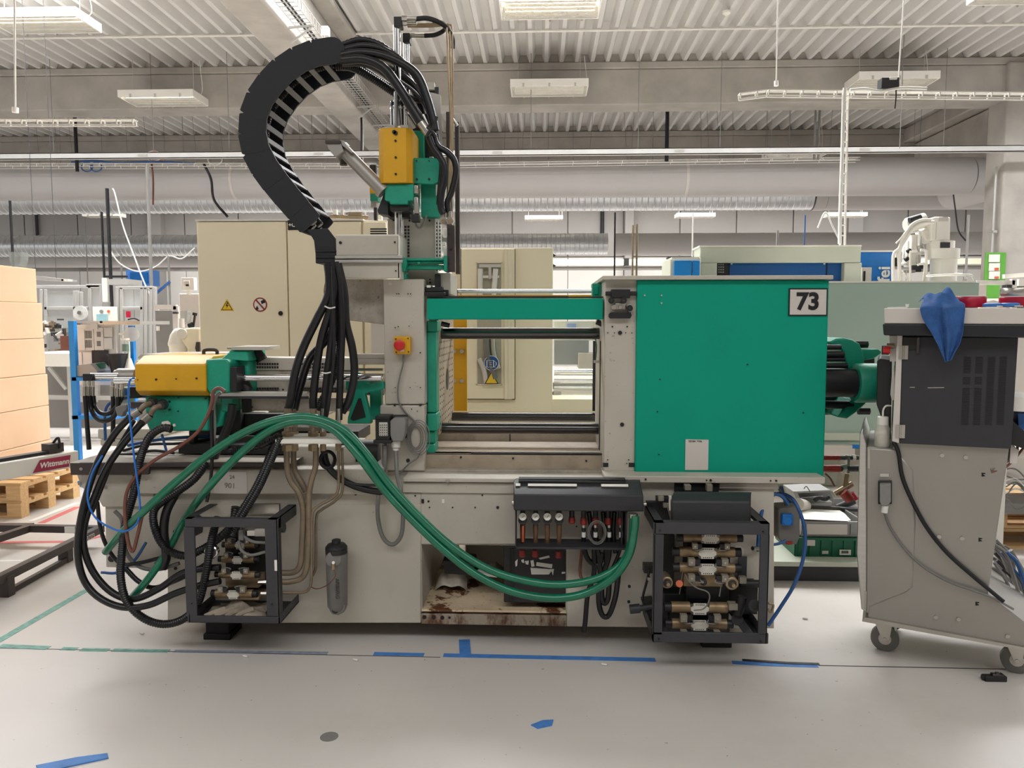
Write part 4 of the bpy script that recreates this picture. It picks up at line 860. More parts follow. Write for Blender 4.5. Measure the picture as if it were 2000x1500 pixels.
obj('sensor_box', MB('sage').pb(237, 757, 252, 788, I_+.3, .05).pb(240, 760, 249, 772, I_+.29, .02, 'hose_blue').pb(254, 756, 268, 778, I_+.25, .1, 'black').pb(255, 786, 285, 798, I_+.1, .1, 'frame_dark'), M_)
for p0, p1 in (((301, 783), (262, 815)), ((325, 790), (290, 812))):
    pass
def elbow(x0, y0, x1, y1, Y): return MB('frame_dark').hexa(P(x0+8, y0-3, Y+.05), P(x0, y0, Y), R(9, Y)).tube([P(x0, y0, Y), P(x0-12, y0+5, Y-.03), P((x0+x1)/2, (y0+y1)/2, Y-.04)], R(5.5, Y), 'pipe_tan').cyl(P((x0+x1)/2, (y0+y1)/2, Y-.04), P(x1, y1, Y-.05), R(8, Y), m='steel')
obj('hose_fitting', elbow(294, 788, 252, 816, I_-.0), M_); obj('hose_fitting', elbow(313, 793, 274, 828, I_-.02), M_)
# ---- loose hoses on the left
def hose(pts, r, Y, m='rubber', rib=0, name='hose', label=None): return obj(name, MB(m).ptube(pts, r, Y, m, rib=rib), M_, label=label)
L_ = D-.2
hose([(254, 814), (222, 850), (190, 905), (168, 970), (155, 1030), (152, 1085), (165, 1135), (195, 1168), (240, 1186), (290, 1182), (340, 1160), (385, 1145), (430, 1135)], 7, L_)
hose([(278, 824), (240, 868), (208, 915), (186, 965), (166, 1020), (164, 1070), (184, 1120), (220, 1158), (262, 1170), (310, 1150), (355, 1120), (400, 1110), (430, 1108)], 7, L_+.03)
hose([(262, 822), (228, 880), (200, 950), (180, 1000)], 4, L_+.06)
hose([(335, 838), (318, 836), (295, 850), (281, 875), (272, 905), (262, 960), (246, 1020), (238, 1080), (236, 1130), (248, 1175), (280, 1207), (320, 1219), (360, 1208), (388, 1175), (402, 1120), (412, 1060), (425, 1010)], 8.5, L_-.0, rib=.011)
hose([(403, 905), (380, 935), (350, 958), (320, 978), (302, 995), (300, 1020), (312, 1055), (335, 1078), (365, 1085), (400, 1070), (435, 1045), (455, 1020), (460, 990)], 8.5, L_+.08, rib=.011)
hose([(345, 960), (325, 1000), (320, 1040), (325, 1085), (318, 1110)], 9, L_+.1)
hose([(440, 870), (455, 880), (510, 870), (545, 852), (530, 880), (515, 920), (495, 960), (470, 1000), (450, 1030)], 7.5, L_+.02, rib=.010)
hose([(548, 855), (528, 905), (508, 950), (488, 985), (470, 1015), (455, 1045)], 7, L_-.03, rib=.010)
hose([(190, 980), (196, 1030), (210, 1070), (235, 1100), (270, 1100), (330, 1085)], 4, L_+.12)
hose([(224, 998), (238, 1015), (240, 1050), (250, 1085), (275, 1108), (310, 1112), (350, 1100)], 4, L_+.13, 'rubber_grey')
hose([(245, 1110), (270, 1135), (300, 1148), (340, 1135), (375, 1118), (405, 1100)], 5, L_+.1)
hose([(198, 1118), (230, 1118), (262, 1095), (285, 1060)], 3, L_+.13, 'hose_blue')
hose([(440, 765), (428, 758), (417, 765), (414, 785), (404, 815), (385, 845), (350, 872), (305, 897), (270, 925), (250, 955), (244, 990), (246, 1030), (252, 1065), (260, 1076), (270, 1040), (278, 1005)], 3.6, L_-.04, 'cable_brown', label='brown hose looping in front of the base')
hose([(432, 766), (422, 775), (414, 800)], 3.5, L_-.02, 'rubber_grey')
hose([(263, 738), (253, 745), (251, 780), (256, 840), (263, 900), (271, 960), (273, 1000), (265, 1025), (240, 1038), (205, 1025), (182, 1005), (171, 970), (180, 925), (200, 890)], 1.9, L_-.06, 'cable_blue', label='thin bright blue air hose')
hose([(340, 885), (300, 880), (262, 886), (230, 888)], 3, I_+.15, 'rubber'); hose([(250, 870), (300, 860), (345, 855), (410, 853)], 3.5, I_+.3, 'hose_blue'); hose([(240, 880), (290, 868), (350, 866), (410, 858)], 3, I_+.25, 'rubber')
hose([(316, 848), (322, 870), (326, 885)], 2.5, I_+.1, 'hose_blue')
hose([(414, 790), (413, 830), (415, 870), (413, 920), (408, 960), (404, 980)], 3.4, L_-.02, 'rubber'); hose([(418, 790), (420, 840), (414, 900), (411, 950)], 2.5, L_-.01, 'rubber_grey')
hose([(520, 725), (555, 700), (470, 770), (440, 785), (428, 770)], .8, L_, 'rubber') if False else None
# green water hoses
GH = D-.26
hose([(206, 1078, D-.12), (240, 1038, D-.2), (290, 990, GH), (345, 940, GH), (405, 890, GH), (470, 848, GH), (530, 823, GH), (585, 814, GH), (630, 820, GH), (675, 842, GH), (715, 885, GH), (760, 945, GH), (815, 1005, GH), (880, 1065, GH), (950, 1110, GH), (1020, 1133, GH), (1090, 1142, GH), (1160, 1132, GH), (1210, 1105, GH), (1232, 1065, GH), (1238, 1010, GH)], 8, None, 'green_hose', label='green water hose ending above the left floor')
hose([(255, 1170, D-.12), (290, 1130, D-.14), (330, 1072, D-.08), (360, 1015, D-.06), (405, 955, GH), (455, 900, GH), (510, 852, GH), (560, 826, GH), (610, 824, GH), (655, 842, GH), (700, 890, GH-.02), (745, 950, GH), (800, 1010, GH), (865, 1072, GH), (930, 1122, GH), (1000, 1155, GH), (1075, 1168, GH), (1140, 1160, GH), (1195, 1130, GH-.02), (1228, 1085, GH-.02), (1239, 1035, GH-.02), (1241, 1008, GH-.02)], 8, None, 'green_hose', label='second green water hose hanging lower')
# ---- hose bundle from chain end down to the manifold plate
HB = D-.12
def fat(pts, r, **k): return hose(pts, r, HB, **k)
fat([(640, 515), (643, 545), (640, 580), (618, 625), (592, 680), (576, 730), (566, 790), (562, 800)], 8.5)
fat([(648, 515), (655, 560), (645, 605), (628, 660), (618, 720), (612, 775), (612, 798)], 8)
hose([(656, 515), (662, 560), (660, 610), (640, 660), (605, 700), (585, 760), (575, 800)], 8, HB+.06)
fat([(644, 515), (648, 570), (650, 640), (643, 700), (636, 760), (631, 830)], 7.5)
fat([(655, 512), (664, 560), (668, 640), (666, 700), (664, 760), (662, 820)], 7)
hose([(660, 515), (672, 570), (676, 630), (688, 680), (692, 730), (682, 780), (668, 805)], 8, HB+.03)
hose([(660, 620), (662, 690), (650, 740), (632, 775), (620, 800)], 7.5, HB+.07, rib=.010)
hose([(650, 520), (652, 600), (652, 700), (640, 800), (634, 825)], 3.5, HB-.03)
hose([(637, 545), (633, 570), (638, 600), (640, 620)], .9, HB, 'cable_brown')
b = MB('cable_white').ptube([(634, 598), (644, 602), (655, 600)], 1.5, HB-.04).ptube([(628, 728), (637, 729), (646, 727)], 1.4, HB-.04); obj('cable_tie', b, M_)
mp = obj('manifold_plate', MB('white_paint').poly([P(537, 867, HB-.12), P(669, 867, HB-.12), P(669, 858, HB-.12), P(537, 858, HB-.12)], (0, .2, 0)), M_, bev=.004, label='white plate where the hoses pass down')
for x, r in ((562, 9), (573, 8), (612, 8), (631, 5), (661, 5)):
    Yf = HB-.02 if x != 573 else HB+.05
    bb = MB('pipe_tan' if r > 5 else 'steel').cyl(P(x, 798, Yf), P(x, 822, Yf), R(r*.8, Yf)).hexa(P(x, 822, Yf), P(x, 834, Yf), R(r*1.1, Yf)).cyl(P(x, 834, Yf), P(x, 843, Yf), R(r*.8, Yf)).hexa(P(x, 843, Yf), P(x, 857, Yf), R(r*1.3, Yf), 'brass'); obj('hose_fitting', bb, mp)
    obj('lock_nut', MB('brass').hexa(P(x, 868, Yf), P(x, 880, Yf), R(r*1.25, Yf)), mp)
def pipe(pts, r, Y=HB): return obj('hydraulic_pipe', MB('pipe_tan').ptube(pts, r, Y, res=8, n=14), M_)
pipe([(560, 875), (561, 915), (568, 940), (585, 965), (592, 1000), (590, 1060), (587, 1100), (575, 1117), (546, 1119)], 6)
pipe([(573, 875, HB+.05), (575, 915, HB+.05), (590, 945, HB+.05), (598, 960, HB+.05)], 6, None)
pipe([(617, 875), (616, 912), (608, 940), (603, 975), (603, 1040), (600, 1100), (590, 1128), (565, 1136), (546, 1136)], 6)
pipe([(661, 875), (661, 950), (650, 972), (622, 988), (610, 1005), (609, 1060), (608, 1130), (603, 1150), (590, 1157), (546, 1158)], 3)
pipe([(668, 875), (669, 955), (655, 978), (628, 996), (618, 1012), (617, 1080), (616, 1110), (610, 1125)], 2.8, HB+.04)
b = MB('rubber')
for k in range(3): b.ptube([(640+(12+2*k)*math.cos(a_), 898+(14+2*k)*math.sin(a_)) for a_ in [i*math.pi/6 for i in range(14)]], 1.6, HB+.03+.01*k, n=6)
obj('cable_coil', b, M_)
hose([(632, 880, D-.05), (640, 910, D-.06), (665, 935, D-.06), (700, 952, D-.06), (740, 960, D-.06), (765, 955, D-.05)], 7, None); hose([(634, 895), (650, 925), (690, 945), (745, 948)], 3, D-.07)
# ---- green nozzle bracket
b = MB('green_cast').prism([(675, 742), (690, 736), (712, 736), (716, 752), (748, 745), (750, 760), (718, 768), (712, 770), (724, 818), (725, 828), (678, 828), (679, 815), (692, 770), (675, 762)], I_+.1, .05).cyl(P(697, 728, I_+.12), P(697, 742, I_+.12), R(9, I_)).pb(680, 742, 716, 770, I_+.12, .16).pb(722, 760, 744, 820, I_+.22, .06)
obj('nozzle_bracket', b, M_, bev=.006, label='green cast nozzle support bracket')
obj('bracket_window', MB('black').prism([(700, 778), (705, 778), (714, 815), (690, 822), (684, 818)], I_+.095, .01), M_)
obj('nozzle', MB('steel').cyl(P(700, 742, I_+.25), P(750, 742, I_+.25), R(14, I_)).cyl(P(690, 722, I_+.25), P(748, 722, I_+.25), R(3, I_)).box(P(752, 700, I_).x-.01, P(752, 700, I_).x, I_+.2, I_+.35, 1.3, 1.5), M_)
obj('tie_rod', MB('chrome_dark').cyl(P(690, 763, I_+.3), P(750, 763, I_+.3), R(10, I_)), M_)
# ---- oil filter on the base front
fx = D-.1
b = MB('frame_dark')
p = P(656, 1180, fx); q = P(656, 1072, fx); p.x = q.x = P(658, 1120, fx).x
b.lathe((p.x, fx, P(658, 1190, fx).z), (0, 0, 1), [(0, R(15, fx)), (.02, R(20, fx)), (.28, R(22, fx)), (.30, R(22, fx))], n=28, m='rubber_grey')
zt = P(658, 1068, fx).z
b.lathe((p.x, fx, zt-.03), (0, 0, 1), [(0, R(22, fx)), (.03, R(22, fx)), (.045, R(17, fx)), (.05, R(9, fx)), (.065, R(9, fx)), (.068, R(6, fx))], n=28, m='black')
b.cyl(P(651, 1092, fx-.055), P(651, 1092, fx), R(15, fx), m='rubber_grey').cyl(P(651, 1099, fx-.08), P(651, 1112, fx-.08), R(3.5, fx), m='brass').cyl(P(651, 1099, fx-.09), P(651, 1099, fx-.06), R(3, fx), m='white_plastic')
fl = obj('oil_filter', b, M_, label='grey hanging oil filter with black cap')
obj('filter_bracket', MB('rubber_grey').prism([(642, 1182), (674, 1182), (672, 1196), (660, 1202), (648, 1200), (643, 1192)], fx-.03, .05).cyl(P(655, 1191, fx-.035), P(655, 1191, fx), R(7, fx), m='black'), fl, bev=.004)
obj('wire', MB('cable_brown').ptube([(652, 1113, fx-.08), (655, 1125, fx-.09), (640, 1142, fx-.08), (620, 1150, fx-.02), (606, 1146, fx)], 1, None), fl)
text('writing', 'ARBURG', .018, P(659, 1150, fx-.058), fl, 'frame_dark', roll=-math.pi/2, bold=.0006)
# ---- left valve box
BX = 3.42
fr = obj('valve_frame', MB('frame_dark').pb(361, 1014, 543, 1030, BX, .012).pb(361, 1030, 382, 1204, BX, .012).pb(519, 1030, 545, 1204, BX, .012).pb(366, 1204, 548, 1217, BX, .012), M_, bev=.002, label='open grey steel frame holding valves at lower left')
x0, x1 = P(366, 1110, BX).x, P(545, 1110, BX).x; z0, z1 = P(450, 1217, BX).z, P(450, 1013, BX).z
b = MB('frame_dark')
b.box(x0-.01, x0+.03, BX, D, z1-.003, z1).box(x1-.045, x1-.004, BX, D, z1-.003, z1).box(x0, x1, BX, BX+.03, z1-.003, z1).box(x0, x1, BX, D, z0, z0+.003, 'black')
b.box(x1-.008, x1-.004, BX, D, z1-.05, z1, 'frame_dark').box(x1-.006, x1-.002, BX, D, z0, z0+.04).box(x1-.008, x1-.004, BX, BX+.05, z0, z1).box(x0, x0+.004, BX, D, z0, z0+.04)
obj('frame_side', b, fr)
obj('sticker', MB('paper').pb(536, 1094, 541, 1115, BX-.004, .003), fr)
def valve(cx, cy, Y, wpx, hpx, name='solenoid_valve', parent=None, plate='h', side=1, coils=True):
    b = MB('black'); h = R(hpx, Y); w_ = R(wpx, Y); c = P(cx, cy, Y)
    X = Vector((1, 0, 0))
    b.cyl(c-X*w_*.5, c-X*w_*.16, h*.5, n=18, m='gold_coil').cyl(c+X*w_*.16, c+X*w_*.5, h*.5, n=18)
    b.cyl(c-X*w_*.62, c-X*w_*.5, h*.42, n=14, m='black').cyl(c+X*w_*.5, c+X*w_*.62, h*.42, n=14)
    b.box(c.x-w_*.17, c.x+w_*.17, Y-h*.45, Y+h*.9, c.z-h*.5, c.z+h*.5, 'chrome_dark')
    n_ = [(-.15, .1), (-.1, .3), (-.1, .52), (.1, .52), (.1, .3), (.15, .1), (.15, -.1), (.1, -.3), (.1, -.52), (-.1, -.52), (-.1, -.3), (-.15, -.1)]
    b.poly([(c.x+u*w_*1.15, Y-h*.47, c.z+v*h) for u, v in n_], (0, .004, 0), 'nameplate')
    for s_ in (.4, -.4):
        for k in range(5): b.box(c.x-w_*.08+w_*.035*k, c.x-w_*.08+w_*.035*k+w_*.02, Y-h*.48, Y-h*.47, c.z+s_*h-h*.05, c.z+s_*h+h*.04, 'ink')
    if coils:
        for s_ in (-1, 1):
            x = c.x+s_*w_*.3; b.box(x-h*.3, x+h*.3, Y-h*.95, Y-h*.4, c.z-h*.75*side-h*.3, c.z-h*.75*side+h*.35, 'clear_plastic')
            b.box(x-s_*h*.3, x-s_*h*.8, Y-h*.85, Y-h*.4, c.z-h*.75*side-h*.25, c.z-h*.75*side+h*.25, 'black')
            b.cyl((x, Y-h*.98, c.z-h*.75*side), (x, Y-h*.95, c.z-h*.75*side), h*.1, n=8, m='steel')
            b.tube([(x-s_*h*.7, Y-h*.7, c.z-h*.8*side), (x-s_*h*.9, Y-h*.9, c.z-h*1.1*side), (x-s_*h*.2, Y-h*.8, c.z-h*1.2*side), (x+s_*h*.3, Y-h*.5, c.z-h*1.0*side)], h*.07, 'rubber_grey', n=6)
    return obj(name, b, parent)
valve(458, 1159, BX+.1, 76, 17, parent=fr, side=-1); valve(464, 1122, BX+.13, 74, 15, parent=fr, side=-1)
valve(466, 1092, BX+.2, 66, 15, parent=fr, side=-1); valve(470, 1064, BX+.24, 60, 14, parent=fr, side=-1)
obj('valve_block', MB('black').pb(440, 1040, 520, 1150, BX+.25, .05).pb(446, 1166, 506, 1172, BX+.1, .12, 'brass').pb(440, 1128, 505, 1148, BX+.16, .1), fr, bev=.003)
obj('terminal_box', MB('label_grey').pb(497, 1034, 519, 1048, BX+.14, .06).pb(482, 1037, 500, 1047, BX+.15, .05, 'white_plastic').pb(465, 1034, 475, 1056, BX+.05, .03, 'rubber_grey'), fr, bev=.003)
obj('cable', MB('rubber_grey').ptube([(470, 1031), (478, 1048), (495, 1058), (519, 1060)], 3.2, BX+.06).ptube([(466, 1056), (472, 1075), (490, 1084), (519, 1078)], 3.2, BX+.04), fr)
p = P(417, 1075, BX+.12); obj('pressure_gauge', MB('chrome').lathe(p, (0, -1, 0), [(0, R(13, 3.5)), (.03, R(14, 3.5)), (.034, R(12, 3.5))]).cyl(p+Vector((0, -.036, 0)), p+Vector((0, -.034, 0)), R(11.5, 3.5), m='frame_brown'), fr)
obj('frame_top_plate', MB('steel').prism([(470, 985), (545, 985), (545, 1003), (470, 1003)], BX+.2, .02).box(x0+.1, x1-.06, BX+.12, D-.02, z1-.05, z1-.045, 'nameplate'), fr)
obj('pipe_fitting', MB('steel').hexa(P(510, 1159, BX+.1), P(521, 1159, BX+.1), R(4, BX)).hexa(P(505, 1137, BX+.15), P(521, 1137, BX+.15), R(5, BX)).cyl(P(550, 1031, BX+.14), P(556, 1031, BX+.14), R(10, BX), m='frame_dark'), fr)
obj('frame_hole', holes([(531, 1181, 2), (374, 1179, 1.2)], BX-.002), fr)
# work gloves lying in the frame
def glove(pts, Y, zb, name_label, loc):
    pass
g = MB('glove'); n = 16; v = []
gx0, gx1 = P(398, 1200, BX+.05).x, P(512, 1200, BX+.05).x
for i in range(n):
    for j in range(n):
        u, w2 = i/(n-1), j/(n-1); hh = .038*math.sin(math.pi*u)**.5*math.sin(math.pi*w2)**.5*(1+.4*math.sin(11*u+4*w2)+.25*math.sin(23*u*w2+2))
        v.append((gx0+(gx1-gx0)*u+.012*math.sin(9*w2), BX+.03+.2*w2, z0+.006+max(0, hh)))
g.add(v, [(i*n+j, i*n+j+1, (i+1)*n+j+1, (i+1)*n+j) for i in range(n-1) for j in range(n-1)])
for k in range(4): g.tube([(gx0+.09+.045*k, BX+.08, z0+.035), (gx0+.05+.045*k, BX+.05, z0+.028), (gx0+.015+.05*k, BX+.028, z0+.017)], .014, n=8)
tag(obj('work_glove', g), 'dirty grey work gloves lying in the bottom of the left valve frame', 'gloves')
# ---- cooling water manifold
W0 = D-.2
mbx = obj('manifold_cover', MB('dark_box').poly([P(1002, 940, W0+.1), P(1008, 934, W0+.16), P(1008, 934, D), P(1002, 990, D), P(1004, 997, W0), P(1003, 966, W0)], (P(1257, 970, W0).x-P(1003, 970, W0).x, 0, 0)), M_, bev=.005, label='black cover box of the cooling water manifold')
obj('cover_slot', MB('black').prism([(1013, 938), (1222, 941), (1222, 945), (1013, 942)], W0+.085, .02).pb(1013, 936, 1222, 941, W0+.1, .05, 'ink'), mbx)
def tilt(x0, x1, m='paper'):
    a = P(x0, 948, W0+.045); b_ = P(x1, 955, W0+.045); a2 = P(x0, 944, W0+.07)
    sl = (P(1003, 966, W0)-P(1003, 940, W0+.1)); sl.x = 0; sl.normalize(); s0 = P(1003, 940, W0+.1)+sl*.022
    nrm = Vector((0, -.003, .003))
    return MB(m).poly([Vector((a.x, s0.y, s0.z))+nrm*.3, Vector((b_.x, s0.y, s0.z))+nrm*.3, Vector((b_.x, s0.y, s0.z))+sl*.02+nrm*.3, Vector((a.x, s0.y, s0.z))+sl*.02+nrm*.3], nrm)
obj('label_strip', tilt(1031, 1127).add(*(lambda o: (o.v, o.f))(tilt(1175, 1228)), m='paper').add(*(lambda o: (o.v, o.f))(tilt(1007, 1016)), m='paper'), mbx)
sl0 = P(1003, 940, W0+.1)
for x, s_ in ((1043, '4'), (1067, '3'), (1074, '2'), (1215, '110')): text('writing', s_, .009, Vector((P(x, 949, W0+.06).x, sl0.y-.03, sl0.z-.0185)), mbx, 'ink_grey', rx=math.radians(38))
b = MB('dark_box').pb(1006, 1069, 1224, 1073, W0+.02, .14).pb(1006, 998, 1008, 1073, W0+.02, .14).pb(1222, 1000, 1225, 1073, W0+.02, .16).pb(1213, 1000, 1216, 1072, W0+.06, .06)
obj('manifold_frame', b, mbx)
GX = W0+.07
for k, (x, c) in enumerate(((1021, 'orange'), (1046, 'amber'), (1069, 'amber'), (1092, 'amber'))):
    fm = obj('flow_meter', MB('black').pb(x-5, 997, x+5, 1024, GX, .05).cyl(P(x, 1016, GX-.01), P(x, 1016, GX+.05), R(9, GX)).cyl(P(x, 1024, GX+.02), P(x, 1060, GX+.02), R(5.5, GX), R(4.5, GX), m='amber').cyl(P(x, 1060, GX+.02), P(x, 1069, GX+.02), R(5, GX), m='frame_brown'), mbx)
    obj('dial', MB('chrome').cyl(P(x, 1009.5, GX-.02), P(x, 1009.5, GX), R(7.5, GX)).cyl(P(x, 1009.5, GX-.022), P(x, 1009.5, GX-.02), R(6.6, GX), m='white_plastic').bar(P(x-2, 1012, GX-.0235), P(x+3, 1007, GX-.0235), .002, .001, 'ink'), mbx)
    if k == 0: obj('float', MB('orange').cyl(P(x, 1026, GX+.005), P(x, 1058, GX+.005), R(2.5, GX)), mbx)
kn = obj('valve_knob', MB('red_knob').lathe(P(1117, 1010, GX+.02), (0, 0, -1), [(0, R(6, GX)), (.01, R(7, GX)), (.025, R(7, GX)), (.03, R(5, GX))], n=10), mbx, label='red ribbed valve knob')
for x, y in ((1140, 1017), (1163, 1017), (1188, 1017), (1212, 1017), (1020, 1080), (1045, 1080), (1091, 1082)):
    obj('valve_knob', MB('red_knob').lathe(P(x, y-6, GX+.02), (0, 0, -1), [(0, R(6, GX)), (.008, R(7, GX)), (.028, R(7, GX)), (.034, R(5, GX))], n=10), mbx)
b = MB('black')
for x in (1117, 1140, 1163, 1188, 1212): b.cyl(P(x, 996, GX+.02), P(x, 1012, GX+.02), R(5, GX))
obj('valve_stem', b, mbx)
for x in (1140, 1163, 1190, 1213):
    obj('hose_coupling', MB('steel').cyl(P(x, 1025, GX+.02), P(x, 1030, GX+.02), R(4, GX)).cyl(P(x, 1030, GX+.02), P(x, 1038, GX+.02), R(4, GX), m='black').cyl(P(x, 1039, GX+.02), P(x, 1049, GX+.02), R(4, GX), m='cable_white'), mbx)
for pts, r in (([(1140, 1048), (1141, 1070), (1147, 1090), (1160, 1102), (1172, 1100), (1176, 1080)], 5), ([(1163, 1048), (1168, 1080), (1174, 1130), (1176, 1170), (1182, 1178), (1188, 1165), (1190, 1130)], 5.5),
               ([(1190, 1050), (1188, 1090), (1172, 1140), (1170, 1180), (1178, 1203), (1190, 1200), (1202, 1165), (1208, 1120), (1212, 1090)], 5.5), ([(1213, 1048), (1212, 1070), (1205, 1090), (1196, 1110)], 3.5), ([(1160, 1060), (1160, 1120), (1148, 1160), (1143, 1215), (1140, 1234)], 5), ([(1178, 1000), (1182, 1050), (1184, 1100)], 4.5), ([(1200, 1000), (1198, 1040), (1202, 1080)], 4.5), ([(1206, 1120), (1208, 1135), (1204, 1146)], 4), ([(1150, 1000), (1156, 1040), (1158, 1070)], 5)):
    hose(pts, r, GX+.05)
hose([(1137, 1070), (1134, 1100), (1133, 1120), (1140, 1135), (1150, 1128)], 3, GX+.08, 'cable_brown')
b = MB('rubber_grey')
for k in range(3): b.ptube([(1166+(14+2*k)*math.cos(a_), 1040+(19+2*k)*math.sin(a_)) for a_ in [i*math.pi/6+k for i in range(14)]], .9, GX-.03-.01*k, n=6)
obj('cable_coil', b, M_)
obj('hose_clamp', MB('steel').cyl(P(1237, 1003, GH), P(1237, 1011, GH), R(9, GH)), M_); obj('manifold_screw', MB('steel').cyl(P(1000, 983, W0+.05), P(1004, 983, W0+.05), R(4, W0)).cyl(P(1257, 985, W0+.05), P(1262, 985, W0+.05), R(4, W0)), mbx)
# ---- right valve box
BY = 3.36
fr2 = obj('valve_frame', MB('frame_dark').pb(1276, 1022, 1501, 1044, BY, .012).pb(1276, 1044, 1295, 1240, BY, .012).pb(1483, 1044, 1501, 1240, BY, .012).pb(1276, 1236, 1501, 1256, BY, .012), M_, bev=.002, label='dark steel frame full of solenoid valves at lower right')
x0, x1 = P(1277, 1140, BY).x, P(1500, 1140, BY).x; z0, z1 = P(1390, 1256, BY).z, P(1390, 1021, BY).z
b = MB('frame_dark').box(x0, x0+.04, BY, D, z1-.003, z1).box(x1-.04, x1, BY, D, z1-.003, z1).box(x0, x1, BY, BY+.04, z1-.003, z1).box(x0, x0+.04, BY, D, z0, z0+.003).box(x1-.04, x1, BY, D, z0, z0+.003)
b.box(x0, x0+.004, BY, D, z1-.05, z1).box(x1-.004, x1, BY, D, z1-.05, z1).box(x0, x0+.004, BY, D, z0, z0+.05).box(x1-.004, x1, BY, D, z0, z0+.05).box(x0, x0+.003, BY, BY+.04, z0, z1).box(x1-.003, x1, BY, BY+.04, z0, z1)
b.box(x1-.05, x1-.01, D-.03, D-.02, z0, z0+.3); b.bar((x1-.06, BY+.05, z0+.02), (x1-.17, D-.03, z0+.16), .04, .01)
obj('frame_side', b, fr2); obj('frame_hole', holes([(1289, 1036, 2), (1491, 1039, 2), (1287, 1248, 2), (1486, 1253, 2)], BY-.002), fr2)
obj('motor_cover', MB('dark_box').poly([P(1310, 968, BY+.12), P(1318, 960, BY+.16), P(1318, 960, BY+.3), P(1310, 1020, BY+.3), P(1312, 1020, BY+.08), P(1311, 979, BY+.08)], (P(1465, 1000, BY+.1).x-P(1311, 1000, BY+.1).x, 0, 0)), M_, bev=.008, label='black chamfered cover above the right valve frame')
obj('side_connector', MB('black').pb(1283, 972, 1308, 982, BY+.2, .05).pb(1286, 970, 1297, 979, BY+.18, .03, 'clear_plastic').pb(1296, 984, 1303, 992, BY+.17, .03, 'clear_plastic').pb(1306, 968, 1312, 998, BY+.1, .01, 'steel').prism([(1262, 980), (1300, 980), (1310, 1020), (1278, 1020)], BY+.28, .03, 'black').pb(1318, 945, 1404, 962, BY+.32, .03, 'ink').pb(1338, 948, 1350, 958, BY+.25, .04, 'clear_plastic').pb(1381, 947, 1392, 960, BY+.25, .04, 'clear_plastic'), M_, bev=.002)
for cx, cy, w_, h_ in ((1386, 1051, 104, 17), (1380, 1078, 108, 21), (1380, 1109, 108, 21), (1365, 1186, 110, 22), (1365, 1218, 108, 20)):
    valve(cx, cy, BY+.12, w_, h_, parent=fr2)
b = MB('black').pb(1340, 1050, 1425, 1235, BY+.18, .1).pb(1296, 1160, 1340, 1235, BY+.2, .1).pb(1425, 1140, 1480, 1200, BY+.24, .08).pb(1335, 1118, 1412, 1146, BY+.13, .04, 'gold_coil').pb(1292, 1045, 1316, 1240, BY+.28, .04, 'black').cyl(P(1374, 1137, BY+.1), P(1374, 1137, BY+.13), R(7, BY))
b.cyl(P(1372, 1137, BY+.09), P(1372, 1137, BY+.1), R(3, BY), m='brass')
obj('valve_block', b, fr2, bev=.003)
for x, y, s_ in ((1303, 1138, 1), (1430, 1140, 1.1)):
    p = P(x, y, BY+.08); obj('adjuster', MB('brass').lathe(p, (0, -1, 0), [(-.08, R(12, BY)*s_), (0, R(12, BY)*s_), (.002, R(11, BY)*s_), (.003, R(9, BY)*s_)]).cyl(p+Vector((0, -.0035, 0)), p+Vector((0, -.002, 0)), R(9, BY), m='frame_brown').hexa(p+Vector((0, -.03, 0)), p, R(4, BY), 'brass'), fr2)
obj('adjuster', MB('orange').cyl(P(1327, 1140, BY+.05), P(1327, 1140, BY+.12), R(7, BY)), fr2, label='orange round cap')
obj('cable', MB('rubber_grey').ptube([(1338, 1122), (1345, 1135), (1360, 1148), (1380, 1155), (1386, 1165), (1382, 1180), (1372, 1190), (1355, 1192)], 1.4, BY+.05).ptube([(1412, 1120), (1408, 1145), (1405, 1165)], 1.2, BY+.1).ptube([(1333, 1118), (1330, 1140), (1327, 1160)], 1, BY+.1), fr2)
obj('coupling', MB('black').cyl(P(1474, 1183, BY+.06), P(1474, 1183, BY+.16), R(12, BY)).cyl(P(1474, 1183, BY+.055), P(1474, 1183, BY+.06), R(6, BY), m='ink').cyl(P(1450, 1165, BY+.1), P(1440, 1200, BY+.1), R(10, BY)).cyl(P(1440, 1210, BY+.1), P(1440, 1210, BY+.2), R(12, BY)).pb(1445, 1128, 1458, 1140, BY+.1, .03, 'clear_plastic').pb(1424, 1180, 1441, 1192, BY+.08, .04, 'clear_plastic').cyl(P(1445, 1140, BY+.2), P(1490, 1140, BY+.2), R(8, BY), m='black').cyl(P(1300, 1180, BY+.15), P(1300, 1230, BY+.15), R(8, BY)), fr2)
obj('oval_port', MB('label_grey').prism([(1436, 1066), (1446, 1066), (1453, 1072), (1454, 1080), (1448, 1087), (1436, 1087)], D-.003, .003), M_)
obj('gauge_line', MB('rubber').ptube([(1268, 1110), (1265, 1130), (1258, 1155), (1254, 1172)], 2.5, D-.1).pb(1258, 1105, 1278, 1120, D-.1, .06).cyl(P(1230, 1190, D-.1), P(1250, 1188, D-.1), R(9, D), m='frame_dark').cyl(P(1250, 1188, D-.1), P(1280, 1184, D-.1), R(6, D)).prism([(1254, 1175), (1276, 1172), (1276, 1230), (1266, 1215)], D-.1, .06, 'black').pb(1265, 1128, 1270, 1134, D-.13, .02, 'steel'), M_)
